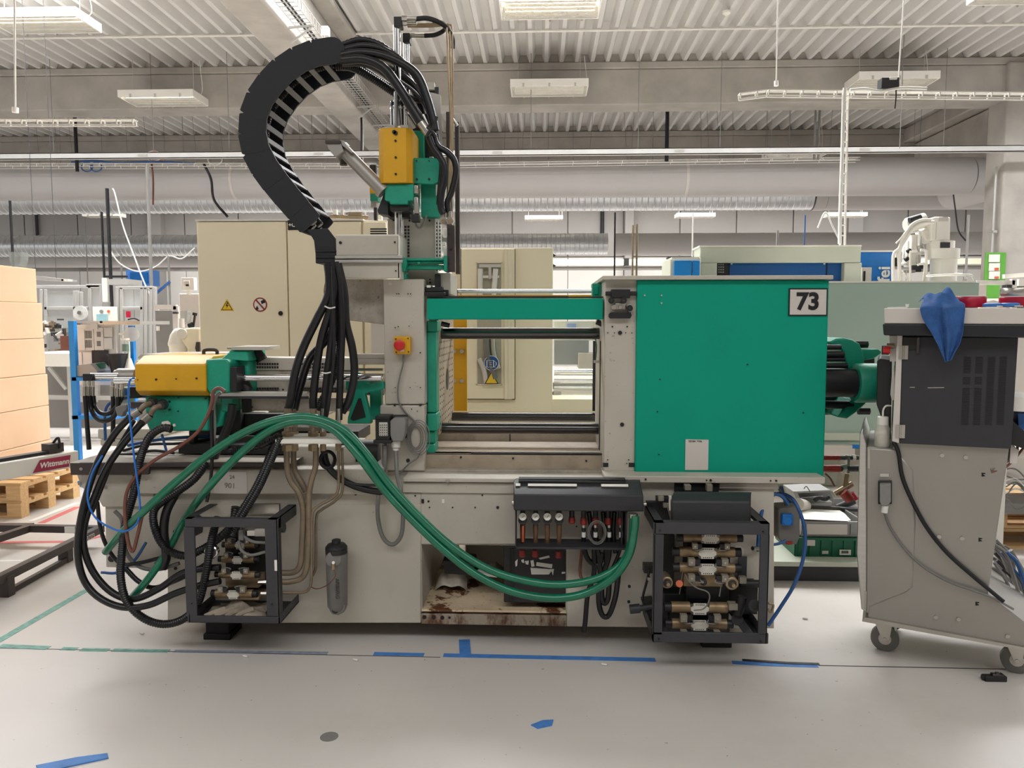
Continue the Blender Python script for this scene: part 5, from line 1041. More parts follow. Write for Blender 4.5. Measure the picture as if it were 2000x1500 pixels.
# ---- sockets and blue hoses to the right of the base
sk = obj('socket_box', MB('rubber_grey').prism([(1520, 996), (1526, 992), (1558, 990), (1563, 994), (1562, 1050), (1556, 1064), (1530, 1064), (1520, 1050)], D+.1, .12), M_, bev=.006, label='grey socket box with blue outlet')
obj('socket_lid', MB('blue_panel').pb(1528, 1005, 1549, 1026, D+.07, .03).cyl(P(1538, 1018, D+.065), P(1538, 1018, D+.08), R(9, D)), sk, bev=.003)
obj('socket_mark', MB('red_knob').pb(1536, 1058, 1548, 1064, D+.09, .02), sk)
sk2 = obj('socket_box', MB('label_grey').prism([(1480, 996), (1514, 994), (1514, 1040), (1508, 1052), (1495, 1052), (1484, 1040)], D+.25, .1), M_, bev=.006, label='pale socket box with red outlet')
obj('socket_lid', MB('red_knob').cyl(P(1501, 1014, D+.24), P(1501, 1014, D+.26), R(8, D)).pb(1500, 1035, 1512, 1052, D+.24, .02, 'orange').pb(1504, 1040, 1510, 1045, D+.235, .02, 'paper'), sk2)
hose([(1480, 1075, D-.02), (1482, 1040, D-.06), (1488, 1000, D+.0), (1500, 975, D+.05), (1520, 964, D+.08), (1545, 972, D+.06), (1560, 995, D+.02), (1572, 1035, D+.0), (1570, 1085, D-.02), (1552, 1140, D-.04), (1525, 1185, D-.05), (1500, 1222, D-.05)], 3.6, None, 'hose_blue', label='blue hose looping right of the base')
hose([(1470, 1000), (1480, 975), (1500, 964), (1525, 968), (1540, 985)], 3.6, D+.02, 'hose_blue'); hose([(1525, 950), (1532, 970), (1548, 985), (1552, 995)], 4, D+.2, 'hose_blue'); hose([(1522, 955), (1532, 975), (1534, 992)], 2.5, D+.15, 'rubber_grey')
hose([(1500, 1065), (1520, 1062), (1535, 1056)], 3, D+.05, 'hose_blue'); obj('hose_fitting', MB('steel').cyl(P(1470, 1071, D-.06), P(1486, 1071, D-.02), R(4, D)), M_)
hose([(1501, 1178), (1510, 1182), (1506, 1195), (1500, 1190)], 2.5, D-.05, 'brass')
# ================================================================ CONTROL CABINET ON CASTERS (turned towards the left)
A = math.radians(-24)
def Lq(px, py, z): return Q(px, py, z)
c0 = Q(1690, 1214, .2)              # left lower front corner of the side panel
K = thing('control_terminal', 'grey metal control terminal on casters with dark monitor housing, at the right edge', 'control cabinet', (c0.x, c0.y, 0), A)
KM = wm(K); KI = KM.inverted()
KN = (KM.to_3x3() @ Vector((0, 1, 0))).normalized(); KO = c0
def S_(px, py, off=0.0):            # pixel -> local point on the cabinet side plane (pushed back by off)
    d = ray(px, py); o = KO+KN*off; t = (o-CAM).dot(KN)/d.dot(KN); return KI @ (CAM+d*t)
def sp(pts, off, dep, m): q = [S_(x, y, off) for x, y in pts]; return MB(m).poly(q, (0, dep, 0))
W_ = .62
obj('side_panel', sp([(1744, 862), (1972, 870), (1930, 1160), (2040, 1245), (2040, 1278), (1694, 1211), (1697, 1184), (1752, 1150)], .0, W_, 'stainless'), K, local=True, bev=.004)
obj('switch_cabinet', sp([(1692, 874), (1748, 877), (1784, 918), (1789, 1020), (1783, 1148), (1770, 1158), (1700, 1186), (1697, 1200), (1690, 1196)], -.006, W_+.012, 'stainless'), K, local=True, bev=.012)
obj('cabinet_door', sp([(1679, 848), (1684, 842), (1692, 868), (1692, 1195), (1682, 1190), (1673, 1080)], -.004, W_, 'steel_brushed'), K, local=True, bev=.004)
obj('base_plate', sp([(1690, 1206), (2040, 1272), (2040, 1277), (1684, 1214)], -.02, W_+.05, 'steel'), K, local=True)
obj('hinge', sp([(1695, 876), (1699, 876), (1699, 915), (1695, 915)], -.01, .02, 'steel').add(*(lambda o: (o.v, o.f))(sp([(1688, 1155), (1693, 1155), (1692, 1190), (1688, 1190)], -.01, .02, 'steel')), m='steel'), K, local=True)
b = MB('steel')
for x, y in ((1840, 889), (1886, 893), (1834, 1048), (1879, 1051), (1828, 1205), (1872, 1209), (1700, 1210), (1731, 1215), (1968, 1242)):
    p = S_(x, y); b.cyl(p+Vector((0, -.008, 0)), p, R(4, 3.3), n=12)
obj('rivet', b, K, local=True, kind='stuff')
b = MB('ink')
for x, y in ((1921, 927), (1915, 1054), (1909, 1179)): b.poly([S_(x-4, y-4), S_(x+4, y-3), S_(x+3, y-1), S_(x-1, y-1), S_(x+4, y+3), S_(x-4, y+4)], (0, -.001, 0))
obj('cutout', b, K, local=True, kind='stuff')
# dark housing
obj('monitor_housing', sp([(1763, 657), (1989, 659), (1975, 877), (1756, 866)], -.03, W_+.06, 'dark_box'), K, local=True, bev=.004, label='dark grey monitor housing with vent slots')
obj('housing_frame', sp([(1752, 655), (1763, 655), (1756, 866), (1742, 862)], -.035, W_+.07, 'label_grey'), K, local=True, bev=.003)
b = MB('ink')
for c_, (xt, xb) in enumerate(((1890, 1884), (1913, 1907), (1937, 1930), (1960, 1953))):
    for r_ in range(44):
        if r_ in (11, 12, 18, 19) and c_ in (0, 1): continue
        y = 697+r_*3.05; x = xt+(xb-xt)*r_/44
        q0 = S_(x-7, y, -.03); q1 = S_(x+7, y+1.7, -.03); b.box(q0.x, q1.x, q0.y-.002, q0.y+.001, q1.z, q0.z)
obj('vent_slot', b, K, local=True, kind='stuff')
for x, y0, y1 in ((1765, 675, 702), (1759, 829, 856)):
    b = MB('steel'); q0, q1 = S_(x-9, y0, -.036), S_(x+8, y1, -.036); b.box(q0.x, q1.x, q0.y-.003, q0.y, q1.z, q0.z); b.cyl((q0.x*.5+q1.x*.5, q0.y-.004, q0.z), (q0.x*.5+q1.x*.5, q0.y-.004, q1.z), .005, n=8)
    obj('hinge', b, K, local=True)
b = MB('black'); q0, q1 = S_(1764, 659, -.036), S_(1780, 682, -.036); b.box(q0.x, q1.x+.02, q0.y-.002, q0.y, q1.z, q0.z); b.box(q1.x+.02, q1.x+.03, q0.y-.008, q0.y, S_(1785, 690, -.036).z, q0.z, 'chrome_dark')
obj('catch', b, K, local=True)
obj('scratch', sp([(1777, 756), (1787, 756), (1787, 757), (1777, 757)], -.031, .001, 'nameplate').add(*(lambda o: (o.v, o.f))(sp([(1812, 757), (1844, 756.5), (1844, 757.5), (1812, 758)], -.031, .001, 'nameplate')), m='nameplate'), K, local=True)
# screen side parts (left, edge-on)
obj('screen_bezel', sp([(1713, 706), (1718, 700), (1742, 704), (1740, 858), (1736, 858), (1712, 790)], .06, W_-.1, 'black'), K, local=True, bev=.008)
obj('handle', sp([(1743, 718), (1747, 716), (1749, 780), (1742, 784), (1739, 770)], .0, .04, 'label_grey'), K, local=True, bev=.004)
b = MB('label_grey'); b.poly([S_(1737, 656, .02), S_(1753, 656, .02), S_(1752, 706, .02), S_(1738, 706, .02)], (0, .3, 0)); q = S_(1739, 684, -.0); b.cyl(q, q+Vector((-.03, 0, 0)), .016, m='red'); q = S_(1722, 684, .02); b.box(q.x, q.x+.03, q.y, q.y+.04, q.z-.02, q.z+.02, 'black').cyl(q+Vector((.02, 0, .02)), q+Vector((.05, 0, .02)), .012, m='brass')
obj('operating_switch', b, K, local=True)
# desk tray on top
obj('desk_top', sp([(1727, 602), (2060, 602), (2060, 634), (1727, 632)], -.1, W_+.14, 'label_grey'), K, local=True, bev=.004)
obj('desk_edge', sp([(1724, 632), (2060, 634), (2060, 661), (1726, 655)], -.105, W_+.15, 'desk_black'), K, local=True, bev=.006)
obj('desk_clip', sp([(1733, 600), (1770, 599), (1772, 602), (1733, 603)], -.0, .06, 'tray_white').add(*(lambda o: (o.v, o.f))(sp([(1768, 594), (1776, 594), (1774, 600), (1770, 600)], 0, .02, 'tray_white')), m='tray_white'), K, local=True)
# cables and connector on the side
obj('plug', sp([(1715, 940), (1742, 940), (1742, 985), (1715, 985)], -.03, .03, 'black').add(*(lambda o: (o.v, o.f))(sp([(1718, 946), (1740, 946), (1740, 980), (1734, 988), (1722, 988), (1718, 980)], -.07, .05, 'grey_plastic')), m='grey_plastic'), K, local=True, bev=.003)
obj('plug_gland', MB('cable_white').cyl(S_(1729, 987, -.05), S_(1727, 1001, -.05), .014).poly([S_(1719, 925, -.008), S_(1736, 925, -.008), S_(1736, 931, -.008), S_(1719, 931, -.008)], (0, -.003, 0), 'nameplate'), K, local=True)
def kc(pts, r, m, off=-.02, name='cable', label=None, rib=0): return obj(name, MB(m).tube([S_(p[0], p[1], p[2] if len(p) > 2 else off) for p in pts], R(r, 3.2), rib=rib), K, local=True, label=label)
kc([(1727, 1000, -.05), (1738, 1030), (1765, 1070), (1800, 1105), (1850, 1135), (1905, 1155), (1940, 1168), (1980, 1190)], 2.4, 'rubber_grey')
kc([(1745, 862), (1755, 885), (1762, 930), (1780, 975), (1810, 1030), (1850, 1080), (1900, 1125), (1930, 1150), (1960, 1175)], 4.2, 'rubber', label='black cable hanging across the grey side')
kc([(2020, 830), (1990, 860, .1), (1985, 890, .08), (1960, 905, .02), (1935, 918, .0)], 2.5, 'rubber_grey'); kc([(2020, 840, .1), (1995, 880, .1), (1965, 912, .02), (1936, 922, 0)], 2.5, 'cable_brown')
obj('rear_plate', sp([(1976, 820), (2010, 850), (2010, 880), (1974, 868)], .0, .3, 'black').add(*(lambda o: (o.v, o.f))(sp([(1975, 775), (2040, 780), (2040, 806), (1975, 803)], .02, .3, 'white_paint')), m='white_paint').add(*(lambda o: (o.v, o.f))(sp([(1988, 808), (2040, 808), (2040, 840), (1990, 840)], .1, .3, 'blue_box')), m='blue_box').add(*(lambda o: (o.v, o.f))(sp([(1974, 868), (1990, 880), (1986, 905), (1972, 905)], .03, .3, 'label_grey')), m='label_grey'), K, local=True)
# casters
def caster(px, py, off, s_=1):
    q = S_(px, py, off); z_ = .0
    cx, cy = q.x, q.y; r = .055*s_
    t = MB('rubber_grey'); t.lathe((cx, cy-.018, r), (0, 1, 0), [(0, r*.85), (.004, r), (.032, r), (.036, r*.85)], n=28)
    t.lathe((cx, cy-.02, r), (0, 1, 0), [(0, r*.45), (.04, r*.45)], n=20, m='label_grey').cyl((cx, cy-.03, r), (cx, cy+.03, r), .009, m='steel')
    w_ = obj('caster', t, K, local=True)
    f = MB('steel'); 
    for s2 in (-.026, .024): f.poly([(cx-.05, cy+s2, .15), (cx+.03, cy+s2, .15), (cx+.02, cy+s2, r), (cx-.008, cy+s2, r-.012)], (0, .003, 0))
    f.box(cx-.055, cx+.035, cy-.03, cy+.03, .148, .155).box(cx+.04, cx+.05, cy-.01, cy+.01, .1, .155)
    obj('fork', f, w_, local=True)
caster(1728, 1250, .2, 1.15); caster(1985, 1282, .2, 1.15); caster(1740, 1240, .5); caster(2020, 1270, .5)
# things on the terminal
def desk(px, off=0.0): q = S_(px, 602, off); return KM @ q
zt_d = desk(1800).z+.003
t = thing('wash_bottle', 'small milky wash bottle with bent white spout on the cabinet shoulder', 'bottle', KM @ S_(1721, 874, .05))
p = KM @ S_(1722, 872, .05); rb = R(14, 3.5)
obj('body', MB('bottle').lathe(p, (0, 0, 1), [(0, rb*.92), (.006, rb), (.085, rb), (.1, rb*.8), (.105, rb*.75)], n=24), t); obj('cap', MB('white_plastic').lathe(p+Vector((0, 0, .103)), (0, 0, 1), [(0, rb*.78), (.035, rb*.74), (.038, rb*.6)], n=24), t)
obj('spout', MB('white_plastic').tube([p+Vector((0, 0, .14)), p+Vector((.001, 0, .17)), p+Vector((.012, 0, .188)), p+Vector((.035, 0, .19))], .0045), t)
# tape rolls
def roll(px, off, r, h_, m, label, base=None, tilt_=0):
    p = desk(px, off); p.z = zt_d if base is None else base
    t = thing('tape_roll', label, 'tape roll', p)
    obj('tape', MB(m).lathe(p, (0, 0, 1), [(0, r*.97), (.003, r), (h_-.003, r), (h_, r*.96), (h_+.0005, r*.7)], n=32), t)
    obj('rim', MB('white_plastic').lathe(p+Vector((0, 0, h_)), (0, 0, 1), [(0, r*.98), (.003, r*.98)], n=32), t)
    return p
roll(1898, .02, .055, .045, 'crimson', 'red tape roll beside the blue cloth, right one of the pair'); roll(1884, .16, .05, .05, 'red', 'red tape roll half behind the other, left one of the pair')
roll(1990, .05, .075, .042, 'crimson', 'wide red tape roll at the right photo edge, under the silver ring')
p = desk(1990, .05); p.z = zt_d+.046; tag(obj('metal_ring', MB('steel').lathe(p, (0, 0, 1), [(0, .07), (.004, .072), (.03, .072), (.034, .07)], n=32)), 'silver ring lying on the wide red tape roll', 'ring')
for px, lab in ((1938, 'flat blue dish between the red rolls'), (1972, 'flat blue dish before the wide red roll')):
    p = desk(px, -.06); p.z = zt_d; tag(obj('blue_dish', MB('blue_box').lathe(p, (0, 0, 1), [(0, .036), (.012, .036), (.016, .028)], n=24).lathe(p+Vector((.01, 0, .0)), (0, 0, 1), [(0, .038), (.004, .038)], n=24, m='cable_white')), lab, 'dish')
# blue cloth draped over the edge
g = MB('cloth_blue'); v = []; nu, nv = 26, 34
cl_edge = [(1798, 598, 1885, 600), (1797, 605, 1886, 605), (1802, 625, 1884, 625), (1818, 650, 1882, 650), (1830, 672, 1876, 672), (1838, 690, 1866, 688), (1846, 708, 1857, 704)]
def lerp_edge(t_):
    k = t_*(len(cl_edge)-1); i = min(int(k), len(cl_edge)-2); f_ = k-i
    return [cl_edge[i][j]*(1-f_)+cl_edge[i+1][j]*f_ for j in range(4)]
for j in range(nv):
    w2 = j/(nv-1)
    for i in range(nu):
        u = i/(nu-1)
        if w2 < .34:                                  # bunched part lying on the desk
            s = w2/.34; e = lerp_edge(0)
            x = (e[0]+8*math.sin(s*3)+(-6)*(1-s))*(1-u)+(e[2]-18*(1-s))*u
            base = desk(x, .14*(1-s)-.1)
            hgt = .012+.07*max(0, math.sin(math.pi*min(1, u*.95+.05)))**.45*math.sin(math.pi*(s*.8+.15))*(1+.3*math.sin(u*9+s*4)+.2*math.sin(u*17-s*7))
            v.append(Vector((base.x, base.y, zt_d+max(.004, hgt*.8))))
        else:
            s = (w2-.34)/.66; e = lerp_edge(s); x = e[0]*(1-u)+e[2]*u; y = e[1]*(1-u)+e[3]*u
            fold = -.118-.014*(1+math.sin(u*12+s*2.5))*(1-.5*s)-.006*math.sin(u*23+s*5)
            q = KM @ S_(x, y, fold); v.append(q)
g.add(v, [(j*nu+i, j*nu+i+1, (j+1)*nu+i+1, (j+1)*nu+i) for j in range(nv-1) for i in range(nu-1)])
cl = tag(obj('cleaning_cloth', g), 'blue cleaning cloth draped over the desk edge of the control terminal', 'cloth')
md = cl.modifiers.new('solid', 'SOLIDIFY'); md.thickness = .003; sb = cl.modifiers.new('sub', 'SUBSURF'); sb.levels = 1; sb.render_levels = 1
# cable tangle behind the cabinet at right
t = thing('cable_tangle', 'tangle of grey, black and blue cables on the floor right of the control terminal', 'cables', Q(1985, 1180, 0)+Vector((0, .3, 0)))
for k in range(26):
    x = 1938+random.uniform(0, 50); y = random.uniform(1050, 1120); m = random.choice(['rubber_grey', 'rubber_grey', 'rubber', 'hose_blue', 'frame_dark'])
    Yc = random.uniform(3.75, 4.3)
    obj('cable', MB(m).ptube([(x-10, y), (x+15, y+random.uniform(10, 50)), (x+30+random.uniform(0, 15), 1160+random.uniform(-30, 30)), (x+50, 1200+random.uniform(-20, 10)), (x+90, 1190)], random.uniform(2, 4.5), Yc, n=7, res=4), t)
# ================================================================ BACKGROUND MACHINES
CY = 5.7
T = thing('cream_switch_cabinet', 'tall cream switch cabinet with warning signs and a black +C6 plate', 'cabinet', P(560, 900, CY))
za = 0.12
def cabx(a, c, y, Y, dep, m='cream', yb=None):
    p, q = P(a, (y+600)/2, Y), P(c, (y+600)/2, Y); return MB(m).box(p.x, q.x, Y, Y+dep, za if yb is None else P(a, yb, Y).z, P((a+c)/2, y, Y).z)
obj('body', cabx(386, 757, 431, CY+.03, .6), T, bev=.006)
obj('plinth', cabx(390, 752, 431, CY+.06, .5, 'frame_dark').__class__('frame_dark').box(P(390, 600, CY).x, P(752, 600, CY).x, CY+.06, CY+.5, 0, .13), T)
obj('top_plate', cabx(384, 710, 428, CY, .62, 'white_paint', yb=432), T)
dr = obj('cabinet_door', cabx(387, 560, 433, CY, .03), T, bev=.008)
obj('cabinet_door', cabx(562, 706, 433, CY, .03), T, bev=.008); obj('cabinet_door', cabx(710, 755, 433, CY, .03), T, bev=.008)
obj('lock', MB('black').cyl(P(548, 612, CY-.01), P(548, 612, CY), R(4.5, CY)), dr)
b = MB('ink')
for j in range(5): b.pb(723, 446+4.5*j, 755, 448.5+4.5*j, CY-.002, .01)
obj('vent_slot', b, T, kind='stuff')
pl = obj('name_plate', MB('ink').pb(562, 430, 583, 449, CY-.008, .01), T); text('plate_text', '+C6', .028, P(572.5, 439.5, CY-.01), pl, 'paper', bold=.001)
ws = obj('warning_sign', MB('sign_yellow').prism([(443, 584), (457, 607), (430, 607)], CY-.003, .003).prism([(443, 587), (454.5, 605.5), (432, 605.5)], CY-.004, .002, 'ink').prism([(443, 589), (452.5, 604.5), (434, 604.5)], CY-.005, .002, 'sign_yellow').prism([(444, 590), (440.5, 598), (443.5, 597.5), (441.5, 603.5), (446.5, 595.5), (443.5, 596), (446, 590)], CY-.006, .002, 'ink'), T, label='yellow triangle with lightning bolt')
c = P(508, 595, CY-.003)
b = MB('red_knob').cyl(c, c+Vector((0, .003, 0)), R(14, CY), n=32).cyl(c+Vector((0, -.001, 0)), c, R(11.5, CY), n=32, m='paper')
b.prism([(509, 588), (516, 585), (518, 591), (511, 594)], CY-.006, .002, 'ink').prism([(499, 603), (502, 597), (505, 603), (502, 606)], CY-.006, .002, 'ink').prism([(498, 586), (500, 584), (518, 604), (516, 606)], CY-.007, .002, 'red_knob')
obj('prohibition_sign', b, T, label='round red prohibition sign for water and fire')
obj('manifold_top', MB('brass').cyl(P(645, 423, CY+.2), P(720, 425, CY+.2), R(4, CY)).pb(650, 409, 657, 420, CY+.2, .05, 'white_paint').pb(665, 410, 670, 420, CY+.2, .04, 'label_grey').pb(680, 414, 706, 421, CY+.2, .04, 'brass').pb(712, 414, 714, 428, CY+.2, .02, 'white_paint').pb(735, 420, 745, 429, CY+.2, .05, 'white_paint'), T)
obj('side_piece', MB('label_grey').pb(725, 626, 752, 690, CY-.2, .1), T)
# middle cream machine with sliding door
Y2 = 6.0
T = thing('cream_machine', 'cream machine with a window door, seen through the open mould space', 'machine', P(990, 900, Y2))
b = cabx(882, 1080, 484, Y2, .5, yb=805); obj('body', b, T, bev=.006)
obj('base', cabx(850, 1250, 770, Y2+.1, .6, 'cream', yb=None).__class__('cream').pb(1000, 780, 1300, 806, Y2+.02, .6), T)
obj('lower_body', MB('cream_edge').box(P(860, 800, Y2).x, P(1300, 800, Y2).x, Y2+.05, Y2+.7, 0, P(990, 806, Y2).z), T)
do = obj('sliding_door', MB('cream').pb(901, 486, 1006, 780, Y2-.04, .04), T, bev=.005)
obj('door_groove', MB('frame_brown').pb(900, 486, 901, 780, Y2-.041, .02).pb(1005.5, 486, 1006.5, 780, Y2-.043, .02).pb(901, 779, 1006, 780.5, Y2-.043, .02), T, kind='stuff')
obj('door_post', MB('cream_edge').pb(985, 486, 1000, 780, Y2-.06, .03).pb(992, 486, 995, 780, Y2-.065, .01), T, bev=.003)
wn = obj('window', MB('glass_smoke').pb(932, 514, 979, 750, Y2-.045, .006), T, label='door window with pipes behind')
obj('window_frame', MB('cream_edge').pb(930, 512, 932, 752, Y2-.05, .02).pb(979, 512, 981, 752, Y2-.05, .02).pb(930, 512, 981, 514, Y2-.05, .02).pb(930, 750, 981, 752, Y2-.05, .02), wn)
b = MB('steel').pb(936, 516, 978, 522, Y2-.09, .02, 'label_grey').cyl(P(957, 518, Y2-.08), P(957, 545, Y2-.08), .012).cyl(P(938, 525, Y2-.08), P(938, 600, Y2-.08), .02, m='white_paint').cyl(P(968, 525, Y2-.08), P(964, 580, Y2-.08), .02).pb(940, 538, 975, 543, Y2-.08, .02)
b.tube([P(950, 660, Y2-.08), P(952, 690, Y2-.08), P(966, 740, Y2-.08)], .025, 'rubber_grey').tube([P(962, 660, Y2-.08), P(964, 690, Y2-.08), P(974, 720, Y2-.08)], .02, 'steel').tube([P(936, 700, Y2-.08), P(945, 720, Y2-.08), P(950, 748, Y2-.08)], .02, 'label_grey')
obj('inner_pipe', b, wn)
c = P(960, 709, Y2-.1)
sg = obj('mandatory_sign', MB('white_paint').cyl(c, c+Vector((0, .004, 0)), R(14.5, Y2), n=32).cyl(c-Vector((0, .002, 0)), c, R(13.3, Y2), n=32, m='blue_deep'), T, label='round blue sign with manual symbol')
b = MB('paper'); yy = Y2-.105
for l in ([(951, 704), (964, 704)], [(951, 704), (951, 717)], [(951, 717), (968, 717)], [(956, 708), (961, 708)], [(956, 712), (961, 712)], [(964, 704), (964, 717)], [(964, 704), (969, 708)], [(969, 708), (969, 713)], [(969, 713), (964, 717)]): b.bar(P(*l[0], yy), P(*l[1], yy), .006, .002)
obj('symbol', b, sg)
obj('triangle_sign', MB('frame_brown').prism([(960, 725), (974, 750), (946, 750)], Y2-.1, .003).prism([(960, 728.5), (971, 748.5), (949, 748.5)], Y2-.102, .003, 'sign_yellow'), T, label='yellow warning triangle below the blue sign')
obj('hinge', MB('black').prism([(1080, 495), (1086, 499), (1080, 502)], Y2+.1, .03).prism([(1080, 515), (1086, 519), (1080, 522)], Y2+.1, .03), T)
# machine interior behind glass at 1080..1158
gt = thing('glazed_machine_bay', 'glazed bay with shiny tie bars seen right of the cream door', 'machine', P(1120, 900, Y2+.3))
b = MB('chrome')
for y, r in ((727, 7), (745, 5), (757, 4)): p, q = P(1082, y, Y2+.5), P(1250, y, Y2+.5); q.z = p.z; b.cyl(p, q, R(r, Y2))
obj('tie_bar', b, gt)
obj('mould_block', MB('frame_dark').pb(1083, 665, 1150, 712, Y2+.7, .2).pb(1130, 690, 1200, 720, Y2+.6, .2, 'bed_rusty').pb(1080, 748, 1200, 760, Y2+.55, .05, 'black').pb(1080, 762, 1200, 775, Y2+.5, .3, 'label_grey').pb(1080, 778, 1200, 806, Y2+.4, .3, 'cream_edge').cyl(P(1087, 765, Y2+.4), P(1087, 775, Y2+.4), .04, m='frame_dark').pb(1082, 627, 1250, 665, Y2+.8, .05, 'sage_grey').pb(1108, 632, 1125, 640, Y2+.75, .05, 'blue_box'), gt, bev=.003)
obj('glass_pane', MB('glass').pb(1081, 627, 1157, 805, Y2+.3, .006), gt)
# sage machine with the windowed head
Y3 = 6.6
T = thing('sage_machine', 'long pale sage green machine housing behind the green door and cylinders', 'machine', P(1750, 900, Y3))
obj('housing', MB('sage').pb(1560, 551, 1906, 872, Y3, .8), T, bev=.01)
obj('top_edge', MB('white_paint').pb(1560, 549, 1907, 552, Y3-.01, .8).pb(1560, 846, 1760, 860, Y3-.03, .05, 'sage_grey'), T)
obj('base', MB('label_grey').pb(1560, 870, 1670, 893, Y3-.1, .6).box(P(1700, 890, Y3).x, P(1900, 890, Y3).x, Y3+.1, Y3+.7, 0, P(1750, 880, Y3).z, 'label_grey'), T)
obj('blue_mark', MB('blue_panel').pb(1666, 869, 1679, 876, Y3-.11, .02), T)
T = thing('windowed_press_head', 'pale grey machine head with a wide blue window above the green door', 'machine', P(1520, 900, 7.5))
W7 = 7.5
b = MB('sage_grey').pb(1367, 481, 1682, 513, W7, .3).pb(1367, 513, 1400, 620, W7, .3).pb(1648, 513, 1682, 620, W7, .3)
b.box(P(1367, 620, W7).x, P(1682, 620, W7).x, W7, W7+.3, 0, P(1500, 620, W7).z)
obj('housing', b, T, bev=.01); obj('housing_cap', MB('white_paint').pb(1366, 479, 1683, 482, W7-.02, .34), T)
wn = obj('window', MB('blue_deep').pb(1400, 512, 1615, 560, W7+.06, .02).pb(1615, 512, 1648, 560, W7+.08, .02).pb(1424, 512, 1425, 560, W7+.05, .02, 'ink').pb(1614, 512, 1616, 560, W7+.05, .02, 'ink'), T)
obj('window_frame', MB('ink').pb(1399, 511, 1649, 513, W7+.04, .02), wn)
obj('screw', MB('steel').cyl(P(1429, 515, W7+.03), P(1429, 515, W7+.06), .01).cyl(P(1610, 515, W7+.03), P(1610, 515, W7+.06), .01), wn)
b = MB('ink').pb(1401, 513, 1423, 540, W7+.04, .02)
for i in range(3):
    for j in range(4): b.pb(1403+4.2*i, 515+5*j, 1405.6+4.2*i, 518+5*j, W7+.035, .01, 'grey_plastic')
obj('data_plate', b, wn)
T = thing('small_blue_cabinet', 'small bright blue cabinet left of the windowed machine head', 'cabinet', P(1338, 900, 7.3))
obj('frame', MB('sage_grey').pb(1308, 503, 1368, 620, 7.33, .5), T, bev=.01)
obj('panel', MB('blue_bright').pb(1316, 509, 1350, 620, 7.3, .04).pb(1352, 509, 1366, 620, 7.3, .04), T, bev=.004); obj('lamp_bar', MB('white_paint').pb(1312, 502, 1366, 506, 7.25, .06), T)
b = MB('sage_grey').box(P(1308, 560, 7.3).x, P(1368, 560, 7.3).x, 7.35, 7.8, 0, P(1330, 560, 7.3).z); obj('body', b, T)
T = thing('blue_sign_cabinet', 'deep blue cabinet with vertical white lettering right of the windowed head', 'cabinet', P(1712, 900, 7.85))
obj('panel', MB('blue_panel').box(P(1676, 560, 7.85).x, P(1744, 560, 7.85).x, 7.85, 8.4, 0, P(1700, 491, 7.85).z), T, bev=.004); obj('cap', MB('white_paint').pb(1676, 489, 1745, 492, 7.83, .6), T)
text('lettering', 'Krauss Maffei', .115, P(1728, 520, 7.84), T, 'paper', roll=math.pi/2, bold=.004, align='RIGHT')
nb = obj('number_board', MB('label_grey').pb(1683, 522, 1702, 560, 7.8, .04), T); text('numeral', '1', .1, P(1688, 541, 7.79), nb, 'ink', bold=.004)
# white upright injection unit
Y4 = 7.4
T = thing('white_injection_unit', 'white upright injection unit with steel pipes beside the concrete column', 'machine part', P(1830, 560, Y4))
vc = lambda x, y0, y1, r, Y, m: MB(m).cyl(Vector((P(x, (y0+y1)/2, Y).x, Y, P(x, y1, Y).z)), Vector((P(x, (y0+y1)/2, Y).x, Y, P(x, y0, Y).z)), R(r, Y), n=32)
obj('barrel', vc(1841, 505, 620, 23, Y4+.1, 'white_plastic'), T); obj('collar', vc(1841, 487, 506, 29, Y4+.1, 'white_plastic').add(*(lambda o: (o.v, o.f))(vc(1837, 472, 488, 24, Y4+.1, 'white_plastic')), m='white_plastic'), T)
obj('motor_head', MB('white_plastic').prism([(1820, 426), (1828, 423), (1857, 424), (1856, 470), (1818, 470)], Y4, .25).prism([(1800, 450), (1820, 446), (1820, 475), (1808, 468)], Y4+.05, .15), T, bev=.012)
obj('motor_slot', MB('label_grey').pb(1834, 424, 1852, 432, Y4-.005, .02).pb(1828, 434, 1829, 468, Y4-.005, .01), T)
obj('side_motor', MB('white_plastic').cyl(P(1772, 440, Y4+.1), P(1806, 430, Y4+.1), .07).cyl(P(1768, 441, Y4+.1), P(1772, 440, Y4+.1), .055).cyl(P(1776, 431, Y4), P(1798, 424, Y4), .03, m='black').pb(1790, 422, 1796, 428, Y4, .04, 'black'), T)
obj('sensor_plate', MB('frame_dark').pb(1838, 473, 1856, 484, Y4-.03, .02), T, bev=.003)
obj('valve_block', MB('white_plastic').pb(1780, 458, 1800, 520, Y4+.1, .15).pb(1772, 470, 1790, 515, Y4+.15, .12).pb(1765, 480, 1785, 505, Y4+.2, .1), T, bev=.006)
b = MB('steel').pb(1770, 527, 1788, 533, Y4-.02, .05).pb(1800, 525, 1816, 531, Y4-.02, .05).pb(1783, 518, 1803, 531, Y4-.01, .05, 'black').cyl(P(1794, 498, Y4), P(1794, 515, Y4), .02, m='steel').cyl(P(1795, 462, Y4), P(1795, 480, Y4), .022).cyl(P(1797, 480, Y4), P(1800, 490, Y4), .03).cyl(P(1772, 492, Y4+.1), P(1778, 488, Y4+.1), .02, m='black').cyl(P(1768, 508, Y4+.1), P(1774, 504, Y4+.1), .02).pb(1750, 492, 1762, 512, Y4+.15, .06, 'white_paint').pb(1748, 503, 1754, 520, Y4+.15, .06, 'black')
obj('valve_fitting', b, T)
